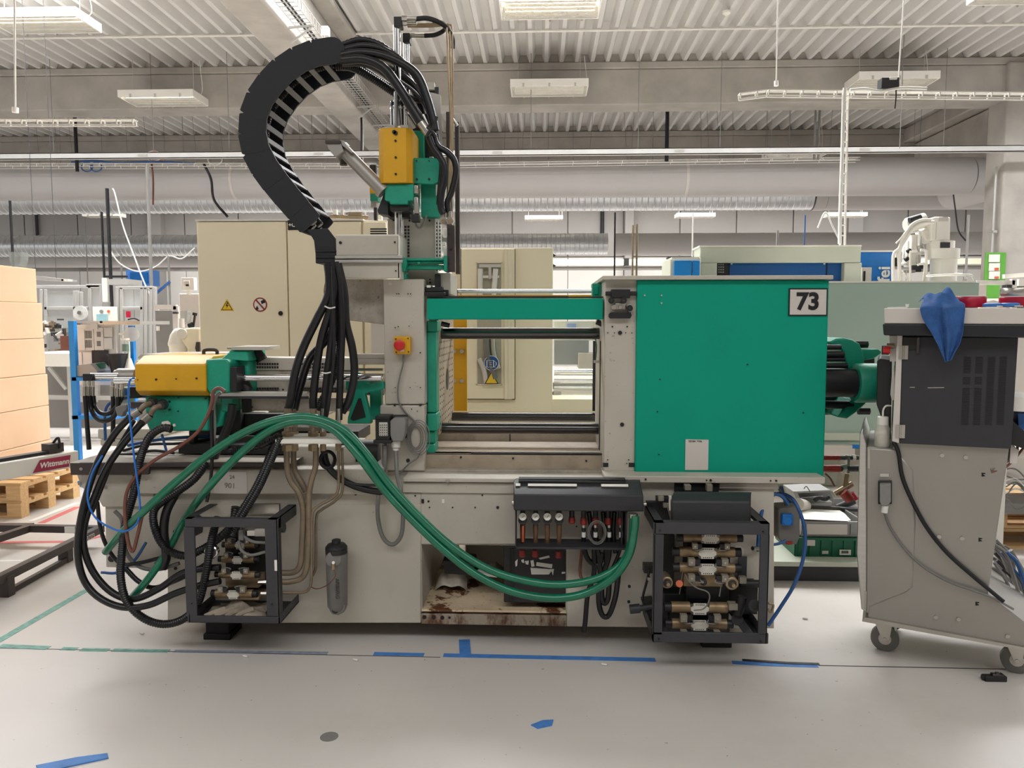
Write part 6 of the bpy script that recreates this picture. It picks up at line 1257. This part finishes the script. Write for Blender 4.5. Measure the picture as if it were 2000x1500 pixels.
for pts, r in (([(1745, 600), (1744, 520), (1746, 495), (1756, 485), (1764, 465), (1780, 440), (1800, 430), (1818, 430)], 3), ([(1760, 560), (1757, 530), (1757, 490), (1770, 465), (1785, 445), (1802, 436), (1824, 434)], 3.4), ([(1778, 580), (1778, 500), (1780, 492), (1790, 491)], 2), ([(1808, 580), (1809, 500), (1808, 490), (1798, 488)], 2.6), ([(1776, 455), (1788, 453), (1796, 454), (1795, 480)], 2), ([(1760, 540), (1762, 530), (1772, 545), (1772, 560)], 1.6), ([(1800, 570), (1806, 520), (1800, 515), (1792, 518)], 1.8), ([(1750, 475), (1760, 465), (1770, 452), (1782, 448)], 1.6)):
    obj('pipe', MB('white_paint').ptube(pts, r, Y4-.06), T)
tag(obj('guard_rail', MB('white_paint').ptube([(1810, 539), (1850, 537), (1892, 537), (1900, 541), (1905, 552)], 2, 6.9).ptube([(1863, 535), (1880, 536), (1888, 545)], 2, 7.2)), 'bent white handrail in front of the white upright unit', 'rail')
T = thing('white_framed_station', 'white framed station behind the tape rolls at the right edge', 'machine', P(1950, 700, 9))
b = MB('white_paint').bar(P(1905, 552, 9), P(1980, 552, 9), .05, .05).bar(P(1979, 545, 9), P(1979, 640, 9), .05, .05).bar(P(1960, 540, 9.5), P(2020, 535, 9.5), .05, .05); obj('frame', b, T)
obj('ledge', MB('label_grey').box(P(1906, 603, 8.7).x, P(2000, 603, 8.7).x, 8.7, 9.1, 0, P(1940, 603, 8.7).z), T)
obj('unit', MB('label_grey').pb(1906, 556, 1925, 640, 9.1, .3).pb(1967, 556, 1976, 565, 8.95, .1, 'frame_dark').pb(1980, 555, 2040, 640, 9.4, .3, 'grey_plastic').pb(1990, 545, 2040, 558, 9.3, .3, 'white_paint').pb(1908, 560, 1912, 566, 9.05, .05, 'ink').box(P(1906, 600, 9.1).x, P(2040, 600, 9.1).x, 9.15, 9.4, 0, 1.6, 'label_grey'), T)
tag(obj('plastic_film', MB('bag').poly([P(1912, 603, 8.75), P(1918, 590, 8.75), P(1940, 586, 8.75), P(1960, 592, 8.75), P(1966, 603, 8.75)], (0, .2, 0))), 'crumpled clear film behind the red tape rolls', 'film')
# wooden pallet and stand right of terminal
def pallet(label, x, y, z_, m='wood', L=1.2, Wd=.8, grp=None, rz=0):
    t = thing('pallet', label, 'pallet', (x, y, z_), rz)
    for k in range(5): obj('deck_board', MB(m).box(0, L, k*Wd*.2+.01, k*Wd*.2+.13, .122, .144), t, local=True)
    for k in range(3): obj('bottom_board', MB(m).box(0, L, k*(Wd-.1)/2, k*(Wd-.1)/2+.1, 0, .022), t, local=True)
    for k in range(3):
        obj('cross_board', MB(m).box(k*(L-.12)/2, k*(L-.12)/2+.12, 0, Wd, .1, .122), t, local=True)
        for j in range(3): obj('block', MB(m).box(k*(L-.12)/2, k*(L-.12)/2+.12, j*(Wd-.1)/2, j*(Wd-.1)/2+.1, .022, .1), t, local=True)
    return t
pr = Q(1925, 1072, 0)
pallet('lower wooden pallet behind the control terminal at the right edge', pr.x, pr.y, 0); pallet('upper wooden pallet behind the control terminal at the right edge', pr.x+.02, pr.y, .15)
T = thing('bench_stand', 'pale metal bench stand behind the control terminal', 'bench', (pr.x, pr.y-.4, 0))
xl = P(1940, 1000, pr.y-.5).x
obj('leg', MB('white_paint').box(xl, xl+.07, pr.y-.5, pr.y-.43, 0, .95), T); obj('leg', MB('white_paint').box(xl+.9, xl+.97, pr.y-.5, pr.y-.43, 0, .95), T)
obj('top', MB('white_paint').box(xl-.02, xl+1.0, pr.y-.52, pr.y+.1, .95, .98), T)
b = MB('label_grey').box(xl+.1, xl+.8, pr.y-.3, pr.y+.1, .52, .72).box(xl+.15, xl+.7, pr.y-.3, pr.y, .32, .40, 'grey_plastic')
obj('equipment', b, T, bev=.02)
for k in range(8):
    y = 920+random.uniform(0, 60); obj('cable', MB(random.choice(['cable_white', 'rubber_grey'])).ptube([(1935, y), (1960, y+random.uniform(-20, 20)), (1985, y+random.uniform(-20, 20)), (2010, y+10)], 1.5, pr.y-.35, n=6), T)
# low platform with crates between base and terminal
Y5 = Q(1600, 1108, .1).y
T = thing('low_platform', 'low grey platform on the floor carrying stacked crates', 'platform', (P(1600, 1100, Y5).x, Y5, 0))
xa, xb = P(1440, 1100, Y5).x, P(1700, 1100, Y5).x; zp = P(1600, 1098, Y5).z
obj('top', MB('sage_grey').box(xa, xb, Y5, Y5+.9, zp-.03, zp), T, bev=.004); obj('skirt', MB('frame_dark').box(xa+.03, xb, Y5+.04, Y5+.85, 0, zp-.03), T)
def crate(label, a, y0, c, y1, Y, m, dep=.4, name='crate', lip=True, open_=True):
    t = thing(name, label, 'crate', P((a+c)/2, y1, Y)); p, q = P(a, (y0+y1)/2, Y), P(c, (y0+y1)/2, Y); z1, z0 = P((a+c)/2, y0, Y).z, P((a+c)/2, y1, Y).z; w_ = .008
    b = MB(m).box(p.x, q.x, Y, Y+w_, z0, z1).box(p.x, q.x, Y+dep-w_, Y+dep, z0, z1).box(p.x, p.x+w_, Y, Y+dep, z0, z1).box(q.x-w_, q.x, Y, Y+dep, z0, z1).box(p.x, q.x, Y, Y+dep, z0, z0+w_)
    obj('body', b, t, bev=.003)
    b = MB(m).box(p.x-.01, q.x+.01, Y-.012, Y, z1-.015, z1)
    k = 0
    while p.x+.02+k*.07 < q.x: b.box(p.x+.02+k*.07, p.x+.027+k*.07, Y-.01, Y, z0+.01, z1-.015); k += 1
    b.box(p.x, q.x, Y-.008, Y, z0+.01, z0+.02); obj('rim', b, t)
    return t, p, q, z0, z1
Yc = Y5+.12
zz = lambda py, Y: P(1600, py, Y).z
t, p, q, z0, z1 = crate('dark green plastic crate at the bottom of the crate stack', 1552, 1050, 1690, 1092, Yc, 'green_crate')
obj('label_sticker', MB('paper').pb(1640, 1074, 1662, 1084, Yc-.016, .004).pb(1574, 1055, 1592, 1066, Yc-.016, .004, 'label_grey').pb(1606, 1076, 1618, 1082, Yc-.014, .004), t)
b = MB('ink')
for k in range(7): b.pb(1644+2*k, 1076, 1645+2*k, 1081, Yc-.019, .003)
obj('barcode_print', b, t, kind='stuff')
t, p, q, z0, z1 = crate('pale grey plastic crate standing on the green crate', 1566, 1018, 1690, 1050, Yc+.02, 'grey_crate')
obj('handle_panel', MB('label_grey').pb(1576, 1024, 1655, 1044, Yc+.0, .01), t)
crate('grey crate stacked behind the pale one on the platform', 1560, 996, 1690, 1020, Yc+.45, 'grey_crate', dep=.35)
tag(obj('white_sheets', MB('paper').poly([P(1570, 1014, Yc+.0), P(1650, 1003, Yc+.2), P(1662, 1016, Yc+.1), P(1655, 1018, Yc)], (0, .2, .0))), 'white folded sheets lying in the pale grey crate', 'sheets')
T = thing('storage_bin', 'open sloping grey storage bin on top of the crates', 'bin', P(1600, 995, Yc+.5))
obj('body', MB('grey_crate').prism([(1549, 960), (1552, 958), (1622, 957), (1630, 980), (1615, 990), (1570, 992), (1560, 985)], Yc+.5, .01).prism([(1549, 960), (1622, 957), (1624, 961), (1551, 964)], Yc+.3, .22).prism([(1562, 985), (1626, 980), (1622, 992), (1566, 992)], Yc+.3, .2).prism([(1549, 960), (1558, 962), (1572, 992), (1563, 992)], Yc+.3, .2), T, bev=.004)
obj('parts_heap', MB('black').ptube([(1590, 978), (1600, 972), (1612, 975), (1620, 970)], 4, Yc+.28).ptube([(1570, 955), (1575, 950), (1582, 960)], .8, Yc+.3), T)
tag(obj('dark_tools', MB('frame_dark').cyl(P(1635, 992, Yc+.4), P(1668, 978, Yc+.4), .025).bar(P(1620, 992, Yc+.35), P(1680, 996, Yc+.35), .04, .02).bar(P(1580, 990, Yc+.3), P(1640, 993, Yc+.3), .02, .02, 'frame_brown')), 'dark metal tools lying on the crates beside the grey bin', 'tools')
tag(obj('white_roll', MB('label_grey').cyl(P(1558, 985, Yc+.2), P(1572, 988, Yc+.3), R(13, Yc), n=24)), 'pale tape roll leaning beside the grey storage bin', 'tape roll')
# ================================================================ LEFT SIDE
# cardboard stack on pallets: its right-hand face recedes from the camera
XS, YB0, YB1 = -4.47, 5.45, 6.8
edges = [525, 592, 661, 730, 791, 858, None]
nm = ['topmost cardboard box of the tall stack at the left edge', 'second cardboard box from the top at the left edge', 'third cardboard box from the top, with a dark gap above it', 'fourth cardboard box from the top of the left stack', 'fifth cardboard box from the top of the left stack', 'lowest cardboard box, resting on the pallets at left']
for k in range(6):
    zt = P(66, edges[k], YB1).z; zb = P(66, edges[k+1], YB1).z if edges[k+1] else .29
    dx = (-.06, -.02, -.015, 0, 0, .01)[k]
    t = thing('cardboard_box', nm[k], 'box', (XS-.5, (YB0+YB1)/2, zb), 0, 'cardboard boxes stacked at the left edge')
    obj('carton', MB('cardboard').box(XS-.9+dx, XS+dx, YB0, YB1, zb+.002, zt-.001), t, bev=.006)
    obj('flap_seam', MB('frame_brown').box(XS-.46+dx, XS-.455+dx, YB0, YB1, zt-.001, zt), t)
# rail with red brand plate lying on a pallet
za = .5; a0 = Q(-60, 935, za-.09); a1 = Q(153, 905, za-.09)
T = thing('linear_axis', 'white linear axis beam with a red brand plate lying at left', 'axis', a1)
d = (a1-a0).normalized(); nrm = Vector((-d.y, d.x, 0)); L = (a1-a0).length; hb = R(22, a1.y)
z0_ = za-.2; 
A1 = Q(153, 878, za); e1 = A1; dpt = A1.y
e1 = P(153, 880, 5.0); e0 = P(-80, 932, 4.3); d = (e1-e0); d.z = 0; L = d.length; d.normalize(); nrm = Vector((-d.y, d.x, 0)); zt = e1.z; hb = R(38, 5.0)
b = MB('white_paint').poly([Vector((e0.x, e0.y, zt)), Vector((e1.x, e1.y, zt)), Vector((e1.x, e1.y, zt-hb*.85)), Vector((e0.x, e0.y, zt-hb*.85))], nrm*.14)
obj('beam', b, T, bev=.006)
b = MB('black').poly([Vector((e0.x, e0.y, zt+.001))+nrm*.04, Vector((e1.x, e1.y, zt+.001))+nrm*.04-d*.12, Vector((e1.x, e1.y, zt+.001))+nrm*.1-d*.12, Vector((e0.x, e0.y, zt+.001))+nrm*.1], (0, 0, .02))
obj('guide_rail', b, T); ec = e1-d*.13+nrm*.07; ec.z = zt
obj('rail_carriage', MB('frame_brown').obox(ec+Vector((0, 0, .035)), d*.05, nrm*.04, (0, 0, .03)).tube([ec+Vector((.0, 0, .06)), ec+Vector((.04, 0, .1)), ec+Vector((.05, 0, .03))], .008, 'rubber'), T, bev=.004)
yz = math.atan2(d.y, d.x)
def onb(s_, h_, o_=-.003): return Vector((e1.x, e1.y, zt))-d*s_+Vector((0, 0, -h_))+nrm*o_
bp = obj('brand_plate', MB('wine').poly([onb(.06, .02), onb(.27, .02), onb(.32, .095), onb(.075, .095)], -nrm*.002), T, label='red plate with white brand lettering')
text('lettering', 'Wittmann', .034, onb(.175, .058, -.006), bp, 'paper', rz=yz, bold=.0012, shear=.2)
for k in range(2): pallet(('lower', 'upper')[k]+' wooden pallet under the cardboard stack at left', XS-.95, YB1-.8, .145*k)
q_ = e0+d*.02; obj('pedestal', MB('frame_brown').box(q_.x-.04, q_.x+.04, q_.y+.02, q_.y+.1, 0, zt-hb*.85), T)
# steel frame rack in the left foreground
T = thing('steel_skid', 'low dark steel skid frame standing on the floor at left', 'frame', Q(60, 1150, 0))
hz = .12
def fq(px, py, z_=hz): return Q(px, py, z_)
b = MB('frame_brown')
A_, B_ = fq(-60, 1098+45), fq(190, 1035); obj('long_beam', MB('frame_brown').bar(fq(-80, 1170), fq(198, 1032), .05, .05), T, bev=.003)
obj('long_beam', MB('frame_brown').bar(fq(-60, 1070), fq(62, 1030), .05, .05), T, bev=.003); obj('cross_beam', MB('frame_brown').bar(fq(-40, 1030), fq(196, 1034), .05, .05), T, bev=.003)
obj('cross_beam', MB('frame_brown').bar(fq(-60, 1026), fq(62, 1026), .06, .02), T)
bw_ = fq(126, 1065); p0 = fq(5, 1128)
obj('foot', MB('frame_brown').box(bw_.x-.05, bw_.x+.02, bw_.y, bw_.y+.06, 0, hz), T, bev=.003); obj('foot', MB('frame_brown').box(p0.x-.04, p0.x+.03, p0.y, p0.y+.06, 0, hz), T, bev=.003)
obj('lower_beam', MB('frame_brown').bar(Vector((p0.x, p0.y, .02)), Vector((bw_.x, bw_.y, .02)), .03, .03), T)
mk = fq(180, 1047); dd = (fq(198, 1032)-fq(-80, 1170)); text('marking', '53773', .035, mk+Vector((.01, -.045, .0)), T, 'label_grey', rz=math.atan2(dd.y, dd.x))
obj('barcode_label', MB('paper').pb(126, 1029, 146, 1041, fq(135, 1035).y-.03, .004), T)
# blue rack with papers
YR = 7.2
T = thing('blue_rack', 'blue painted rack hung with white papers at left', 'rack', P(146, 840, YR))
obj('post', MB('blue_bright').box(P(136, 700, YR).x, P(147, 700, YR).x, YR, YR+.05, 0.0, P(140, 627, YR).z), T)
obj('post', MB('blue_bright').box(P(220, 700, YR).x, P(229, 700, YR).x, YR+.3, YR+.35, 0, P(225, 636, YR+.3).z), T)
obj('shelf', MB('blue_bright').pb(140, 737, 262, 744, YR, .3).pb(140, 812, 225, 819, YR, .3).pb(138, 627, 200, 631, YR+.1, .3, 'label_grey'), T)
b = MB('paper').pb(147, 634, 228, 752, YR+.33, .01, 'white_paint'); obj('back_board', b, T)
for a, y0, c, y1, m in ((147, 643, 165, 684, 'paper'), (176, 628, 190, 643, 'paper'), (165, 642, 183, 685, 'white_paint'), (184, 640, 202, 685, 'white_paint'), (203, 640, 219, 658, 'cable_white'), (203, 660, 219, 682, 'cable_white'), (147, 688, 160, 712, 'paper'), (162, 688, 179, 712, 'paper'), (180, 684, 196, 725, 'dark_box'), (196, 684, 211, 725, 'dark_box')):
    obj('sheet', MB(m).pb(a, y0, c, y1, YR+.31 if m != 'paper' else YR+.3, .008), T)
b = MB('grey_plastic')
for i in range(3):
    for j in range(2): b.pb(166+4.5*i, 646+18*j, 169.5+4.5*i, 661+18*j, YR+.305, .005)
for j in range(2): b.pb(189, 648+18*j, 196, 658+18*j, YR+.305, .005)
obj('sheet_print', b, T)
T2 = thing('parts_tray', 'grey open tray on the shelf of the blue rack', 'tray', P(165, 736, YR)); obj('body', MB('grey_crate').prism([(148, 714), (176, 710), (190, 725), (186, 734), (148, 736)], YR+.02, .25).pb(187, 709, 196, 726, YR+.1, .1, 'green_crate'), T2, bev=.006)
T2 = thing('black_bucket', 'black bucket with clear jar of green parts on the rack', 'bucket', P(230, 736, YR+.12))
obj('bucket', MB('black').lathe(Vector((P(230, 700, YR+.12).x, YR+.12, P(230, 737, YR).z)), (0, 0, 1), [(0, .055), (.21, .09), (.22, .1)], n=24), T2); obj('jar', MB('glass').lathe(Vector((P(233, 700, YR-.0).x, YR+.12, P(230, 689, YR).z)), (0, 0, 1), [(0, .04), (.13, .04), (.14, .035)], n=24).lathe(Vector((P(233, 700, YR-.0).x, YR+.12, P(230, 687, YR).z)), (0, 0, 1), [(0, .03), (.07, .03)], n=16, m='green_crate').lathe(Vector((P(233, 700, YR-.0).x, YR+.12, P(230, 665, YR).z)), (0, 0, 1), [(0, .042), (.02, .042)], n=24, m='white_plastic'), T2)
T2 = thing('clear_disc', 'round clear plastic disc on a stem behind the yellow cover', 'disc', P(257, 700, YR-.2))
p = P(258, 653, YR+.15); obj('disc', MB('disc_plastic').lathe(p, (.2, -1, .1), [(0, R(14, YR)), (.015, R(15, YR)), (.02, R(13, YR))], n=28), T2); obj('stem', MB('white_plastic').cyl(P(251, 660, YR+.15), P(252, 700, YR+.15), .012).cyl(P(252, 700, YR+.15), P(253, 734, YR+.15), .02, .07).bar(P(233, 652, YR+.15), P(245, 654, YR+.15), .02, .02), T2)
tag(obj('metal_shelf', MB('steel_brushed').box(P(195, 628, YR+.1).x, P(273, 628, YR+.1).x, YR+.1, YR+.7, P(230, 634, YR+.1).z, P(230, 627, YR+.1).z).ptube([(250, 624), (262, 622), (272, 626)], 1.5, YR+.2, m='black')), 'thin metal shelf above the black bucket', 'shelf')
# aluminium work cell behind
YW = 11.0
T = thing('assembly_cell', 'aluminium profile assembly cell with glass panes at far left', 'machine', P(180, 760, YW))
prof = [((65, 560), (196, 560)), ((82, 565), (82, 760)), ((90, 565), (90, 700)), ((147, 568), (147, 700)), ((153, 568), (153, 760)), ((88, 602), (175, 602)), ((176, 560), (176, 640)), ((199, 560), (199, 620)), ((230, 560), (230, 740)), ((238, 562), (238, 740)), ((232, 562), (300, 562)), ((240, 602), (280, 602)), ((278, 562), (278, 740)), ((285, 562), (285, 740)), ((296, 562), (296, 740)), ((303, 560), (303, 742)), ((170, 558), (202, 558)), ((160, 570), (160, 620)), ((240, 735), (300, 735))]
for p0, p1 in prof: obj('profile', MB('alu').bar(P(*p0, YW), P(*p1, YW), .045, .045), T, bev=.004)
for a, y0, c, y1 in ((92, 568, 146, 600), (92, 606, 146, 640), (241, 566, 276, 600), (241, 606, 276, 732), (287, 566, 302, 738), (180, 562, 197, 600)): obj('glass_pane', MB('glass').pb(a, y0, c, y1, YW+.02, .006), T)
obj('signal_mast', MB('white_paint').box(P(203, 560, YW).x, P(210, 560, YW).x, YW-.05, YW, P(206, 593, YW).z, P(206, 543, YW).z).cyl(P(208, 590, YW-.02), P(208, 600, YW-.02), .05, m='grey_plastic').pb(210, 545, 250, 556, YW, .4, 'alu').pb(205, 538, 246, 542, YW, .05, 'black'), T)
obj('control_panel', MB('white_plastic').pb(181, 599, 224, 632, YW-.15, .08).pb(188, 613, 210, 628, YW-.16, .02, 'screen').cyl(P(212, 608, YW-.17), P(212, 608, YW-.15), .02, m='orange').cyl(P(198, 608, YW-.17), P(198, 608, YW-.15), .025, m='grey_plastic'), T, bev=.005)
c = P(156, 611, YW-.2); obj('tape_reel', MB('disc_plastic').cyl(c, c+Vector((0, .03, 0)), R(14, YW), n=32).cyl(c-Vector((0, .02, 0)), c+Vector((0, .03, 0)), R(4, YW), m='steel'), T)
b = MB('steel')
random.seed(4)
for k in range(46):
    x, y = 72+random.random()*75, 622+random.random()*60; m = random.choice(['steel', 'white_paint', 'black', 'label_grey', 'brass', 'grey_plastic', 'frame_brown']); s_ = random.uniform(3, 9)
    if k % 3: b.pb(x, y, x+s_, y+s_*random.uniform(.5, 1.6), YW-random.random()*.5, .1, m)
    else: b.cyl(P(x, y, YW-.3), P(x+random.uniform(-12, 12), y+random.uniform(4, 16), YW-.3), R(random.uniform(1.5, 4), YW), m=m)
obj('mechanism', b, T, kind='stuff')
obj('mechanism_tag', MB('crimson').pb(72, 622, 79, 636, YW-.52, .03).pb(246, 608, 254, 620, YW-.03, .02).pb(118, 656, 136, 684, YW-.6, .1, 'cable_brown'), T)
YT = 9.6
T = thing('white_workbench', 'white topped workbench on grey legs behind the cardboard stack', 'bench', P(110, 780, YT))
zt = P(100, 690, YT).z
obj('worktop', MB('white_paint').box(P(40, 700, YT).x, P(142, 700, YT).x, YT, YT+.9, P(100, 716, YT).z, zt), T, bev=.005)
obj('leg', MB('alu').box(P(127, 750, YT).x, P(135, 750, YT).x, YT+.05, YT+.12, 0, zt-.1), T); obj('leg', MB('alu').box(P(30, 750, YT).x, P(36, 750, YT).x, YT+.05, YT+.12, 0, zt-.1), T)
obj('brace', MB('alu').bar(P(96, 718, YT+.1), P(130, 760, YT+.1), .04, .04), T); obj('stretcher', MB('alu').bar(P(60, 773, YT+.1), P(140, 775, YT+.1), .06, .04), T)
obj('back_panel', MB('wall_dark').box(P(60, 740, YT+.6).x, P(320, 740, YT+.6).x, YT+.6, YT+.62, .15, P(100, 718, YT).z), T); b = MB('alu')
for x in (160, 190, 235, 262): b.bar(P(x, 735, YT+.4), P(x, 785, YT+.4), .05, .05)
b.bar(P(70, 776, YT+.4), P(330, 778, YT+.4), .09, .05); obj('profile', b, T)
tag(obj('hanging_lamp_panel', MB('alu').prism([(62, 538), (124, 545), (124, 549), (62, 546)], 10.0, .3).pb(120, 545, 133, 549, 10, .1, 'white_paint').cyl(P(70, 540, 10.1), (P(70, 540, 10.1).x, 10.1, 6.4), .003, n=6, m='frame_dark').cyl(P(110, 544, 10.1), (P(110, 544, 10.1).x, 10.1, 6.4), .003, n=6)), 'grey lamp panel hanging above the assembly cell', 'lamp')
tag(obj('cable_gland_jar', MB('glass_smoke').prism([(18, 492), (40, 492), (40, 505), (36, 520), (22, 520), (18, 505)], 9.5, .15)), 'translucent plastic cup on the dark post above the cardboard stack', 'cup')
T = thing('blue_wall_box', 'blue box hanging on the far wall behind the dark posts', 'box', P(271, 558, 13.4)); obj('body', MB('blue_box').pb(246, 527, 296, 558, 13.4, .3), T, bev=.01); obj('vent', MB('blue_deep').pb(254, 532, 288, 553, 13.38, .02), T)
T = thing('grey_locker', 'grey locker with a light frame behind the white dome', 'locker', P(322, 700, 9.5)); obj('body', MB('grey_plastic').box(P(304, 650, 9.5).x, P(338, 650, 9.5).x, 9.5, 10, 0, P(320, 606, 9.5).z), T, bev=.005)
b = MB('label_grey').bar(P(303, 600, 9.45), P(346, 600, 9.45), .06, .06).bar(P(345, 598, 9.45), P(345, 700, 9.45), .06, .06).pb(337, 609, 346, 613, 9.4, .04, 'frame_dark').pb(305, 637, 309, 646, 9.45, .04, 'paper'); obj('door_frame', b, T)
T = thing('white_board_station', 'pale control station with a small wall box left of the cream cabinet', 'station', P(366, 700, 8.5))
obj('panel', MB('label_grey').box(P(350, 600, 8.5).x, P(390, 600, 8.5).x, 8.5, 8.7, 0, P(370, 573, 8.5).z), T, bev=.01); obj('wall_box', MB('white_paint').pb(354, 542, 379, 567, 8.4, .08).pb(358, 548, 370, 558, 8.38, .02, 'label_grey').pb(362, 555, 368, 559, 8.37, .02, 'ink').bar(P(369, 567, 8.45), P(369, 575, 8.45), .04, .04, 'white_paint'), T, bev=.005)
obj('lever', MB('ink').cyl(P(378, 636, 8.3), P(381, 614, 8.3), .012).cyl(P(380, 616, 8.3), P(381, 611, 8.3), .025).cyl(P(369, 637, 8.3), P(377, 634, 8.3), .03), T)
tag(obj('clear_tube', MB('glass_smoke').prism([(352, 608), (366, 606), (364, 628), (352, 634)], 8.2, .1).add(*(lambda o: (o.v, o.f))(MB().cyl(P(355, 622, 8.2), P(355, 640, 8.2), .03)), m='label_grey')), 'clear plastic bag and tube beside the black lever', 'tube')
# white dome dryer
YD = 6.4
T = thing('dome_dryer', 'cream white domed dryer hood with a round lug behind the yellow cover', 'dryer', P(345, 720, YD))
c = Vector((P(340, 680, YD).x, YD+.1, P(340, 705, YD).z))
obj('dome', MB('white_plastic').lathe(c, (0, 0, 1), [(0, R(18, YD)), (.12, R(20, YD)), (.13, R(21.5, YD)), (.15, R(21.5, YD)), (.17, R(20, YD)), (.22, R(17, YD)), (.26, R(11, YD)), (.275, R(6, YD))], n=32), T)
obj('lug', MB('cream_edge').prism([(350, 652), (355, 643), (362, 641), (370, 640), (392, 640), (392, 700), (356, 700), (362, 690), (366, 682), (356, 670), (351, 662)], YD+.0, .12), T, bev=.02)
p = P(356, 652, YD-.01); obj('lug_ring', MB('white_paint').lathe(p, (0, -1, 0), [(-.05, R(10, YD)), (.01, R(10, YD)), (.012, R(7, YD))], n=28), T)
obj('dark_pad', MB('frame_brown').prism([(383, 668), (390, 668), (390, 692), (384, 690), (381, 680)], YD-.02, .03), T); tag(obj('cream_table', MB('cream_edge').box(P(276, 700, YD).x, P(400, 700, YD).x, YD-.1, YD+.5, 1.2, P(340, 703, YD).z-.0).box(P(300, 700, YD).x, P(400, 700, YD).x, YD, YD+.4, 0, 1.2)), 'cream table under the domed dryer', 'table')
# ================================================================ FLOOR MARKS AND LITTER
def tape(pts, w_, m, label, name='floor_tape', group=None, h_=.0012, z_=0.0003):
    b = MB(m)
    for i in range(len(pts)-1):
        p, q = Q(*pts[i], 0), Q(*pts[i+1], 0); d = (q-p).normalized(); n_ = Vector((-d.y, d.x, 0))*w_/2
        b.poly([p+n_, q+n_, q-n_, p-n_], (0, 0, h_))
    for i, v_ in enumerate(b.v): b.v[i] = v_+Vector((0, 0, z_))
    return tag(obj(name, b, smooth=False), label, 'tape', group)
tape([(-60, 1285), (170, 1152)], .045, 'tape_green', 'worn green tape line running diagonally away at lower left')
tape([(0, 1262), (95, 1266)], .04, 'tape_green', 'faded green tape running right from the lower left corner', z_=.001); tape([(120, 1267), (150, 1268)], .035, 'tape_green', 'first short scrap of green tape right of the corner line'); tape([(158, 1269), (212, 1270)], .035, 'tape_green', 'second green tape piece along the floor seam'); tape([(220, 1270), (330, 1272)], .035, 'tape_green', 'longest green tape piece along the floor seam')
tape([(340, 1272), (640, 1276)], .03, 'tape_faded', 'faded blue tape in the shadow of the left base'); tape([(730, 1277), (828, 1279)], .035, 'tape_blue', 'short blue tape piece under the base at mid photo'); tape([(866, 1280), (1280, 1289)], .04, 'tape_blue', 'long blue tape line in front of the base'); tape([(907, 1250), (909, 1280)], .055, 'tape_blue', 'short blue tape stub standing off the long line', z_=.0018)
tape([(1430, 1294), (1500, 1298), (1597, 1301)], .035, 'tape_blue', 'loose blue tape strip under the right valve frame'); tape([(1450, 1290), (1540, 1296), (1600, 1298)], .02, 'black', 'black tape strip along the loose blue tape', z_=.003)
tape([(1600, 1300), (2060, 1309)], .006, 'frame_dark', 'thin dark floor seam running to the right edge', 'floor_seam'); tape([(0, 1266), (860, 1284)], .004, 'frame_dark', 'thin dark floor seam below the tape lines at left', 'floor_seam')
tape([(-40, 1060), (150, 1058), (205, 1046)], .05, 'tape_red', 'pale red floor line behind the steel skid'); tape([(80, 1022), (152, 990)], .06, 'tape_red', 'red and white floor line behind the steel skid, receding'); tape([(60, 1018), (150, 982)], .05, 'paper', 'white floor line beside the receding red line'); tape([(-20, 1096), (45, 1095)], .03, 'paper', 'short white floor stripe under the steel skid')
tag(obj('blue_tape_scrap', MB('tape_blue').poly([Q(1037, 1417), Q(1060, 1408), Q(1081, 1407), Q(1078, 1418), Q(1050, 1424)], (0, 0, .004))), 'small torn blue tape scrap on the open floor', 'scrap')
tag(obj('blue_tape_strip', MB('tape_blue').poly([Q(70, 1497), (Q(150, 1481)), Q(210, 1473), Q(212, 1482), Q(120, 1502), Q(80, 1510)], (0, 0, .005))), 'torn blue tape strip at the bottom left corner', 'scrap')
tag(obj('grey_floor_patch', MB('label_grey').poly([Q(1922, 1297), Q(1986, 1301), Q(1980, 1308), Q(1930, 1303)], (0, 0, .0015))), 'pale paper scrap beside the right caster', 'scrap')
tag(obj('floor_cover_plate', MB('grey_plastic').cyl(Q(643, 1439), Q(643, 1439)+Vector((0, 0, .001)), .035, n=24)), 'round dark stain disc on the front floor', 'disc')
for x, y, lab in ((480, 1283, 'small white plug under the left base edge'), (1180, 1299, 'small pale screw on the floor before the long tape'), (695, 1290, 'tiny pale screw left of mid photo on the floor'), (278, 1238, 'small white washer near the left hose loop'), (1572, 1209, 'tiny white chip between base and control terminal')):
    p = Q(x, y); tag(obj('small_screw', MB('white_paint').cyl(p+Vector((-.012, 0, .006)), p+Vector((.012, -.01, .006)), .005, n=8)), lab, 'screw')
T = thing('black_connector', 'black plastic connector lying on the floor at lower right', 'connector', Q(1944, 1328)); p = Q(1944, 1330)
obj('body', MB('black').box(p.x-.05, p.x+.045, p.y-.012, p.y+.02, 0, .025).cyl((p.x-.05, p.y+.005, .014), (p.x-.056, p.y+.005, .014), .014), T, bev=.004); obj('clip', MB('chrome_dark').box(p.x-.02, p.x+.03, p.y-.014, p.y+.01, .026, .036).box(p.x-.005, p.x+.01, p.y-.014, p.y, .036, .044), T, bev=.002)
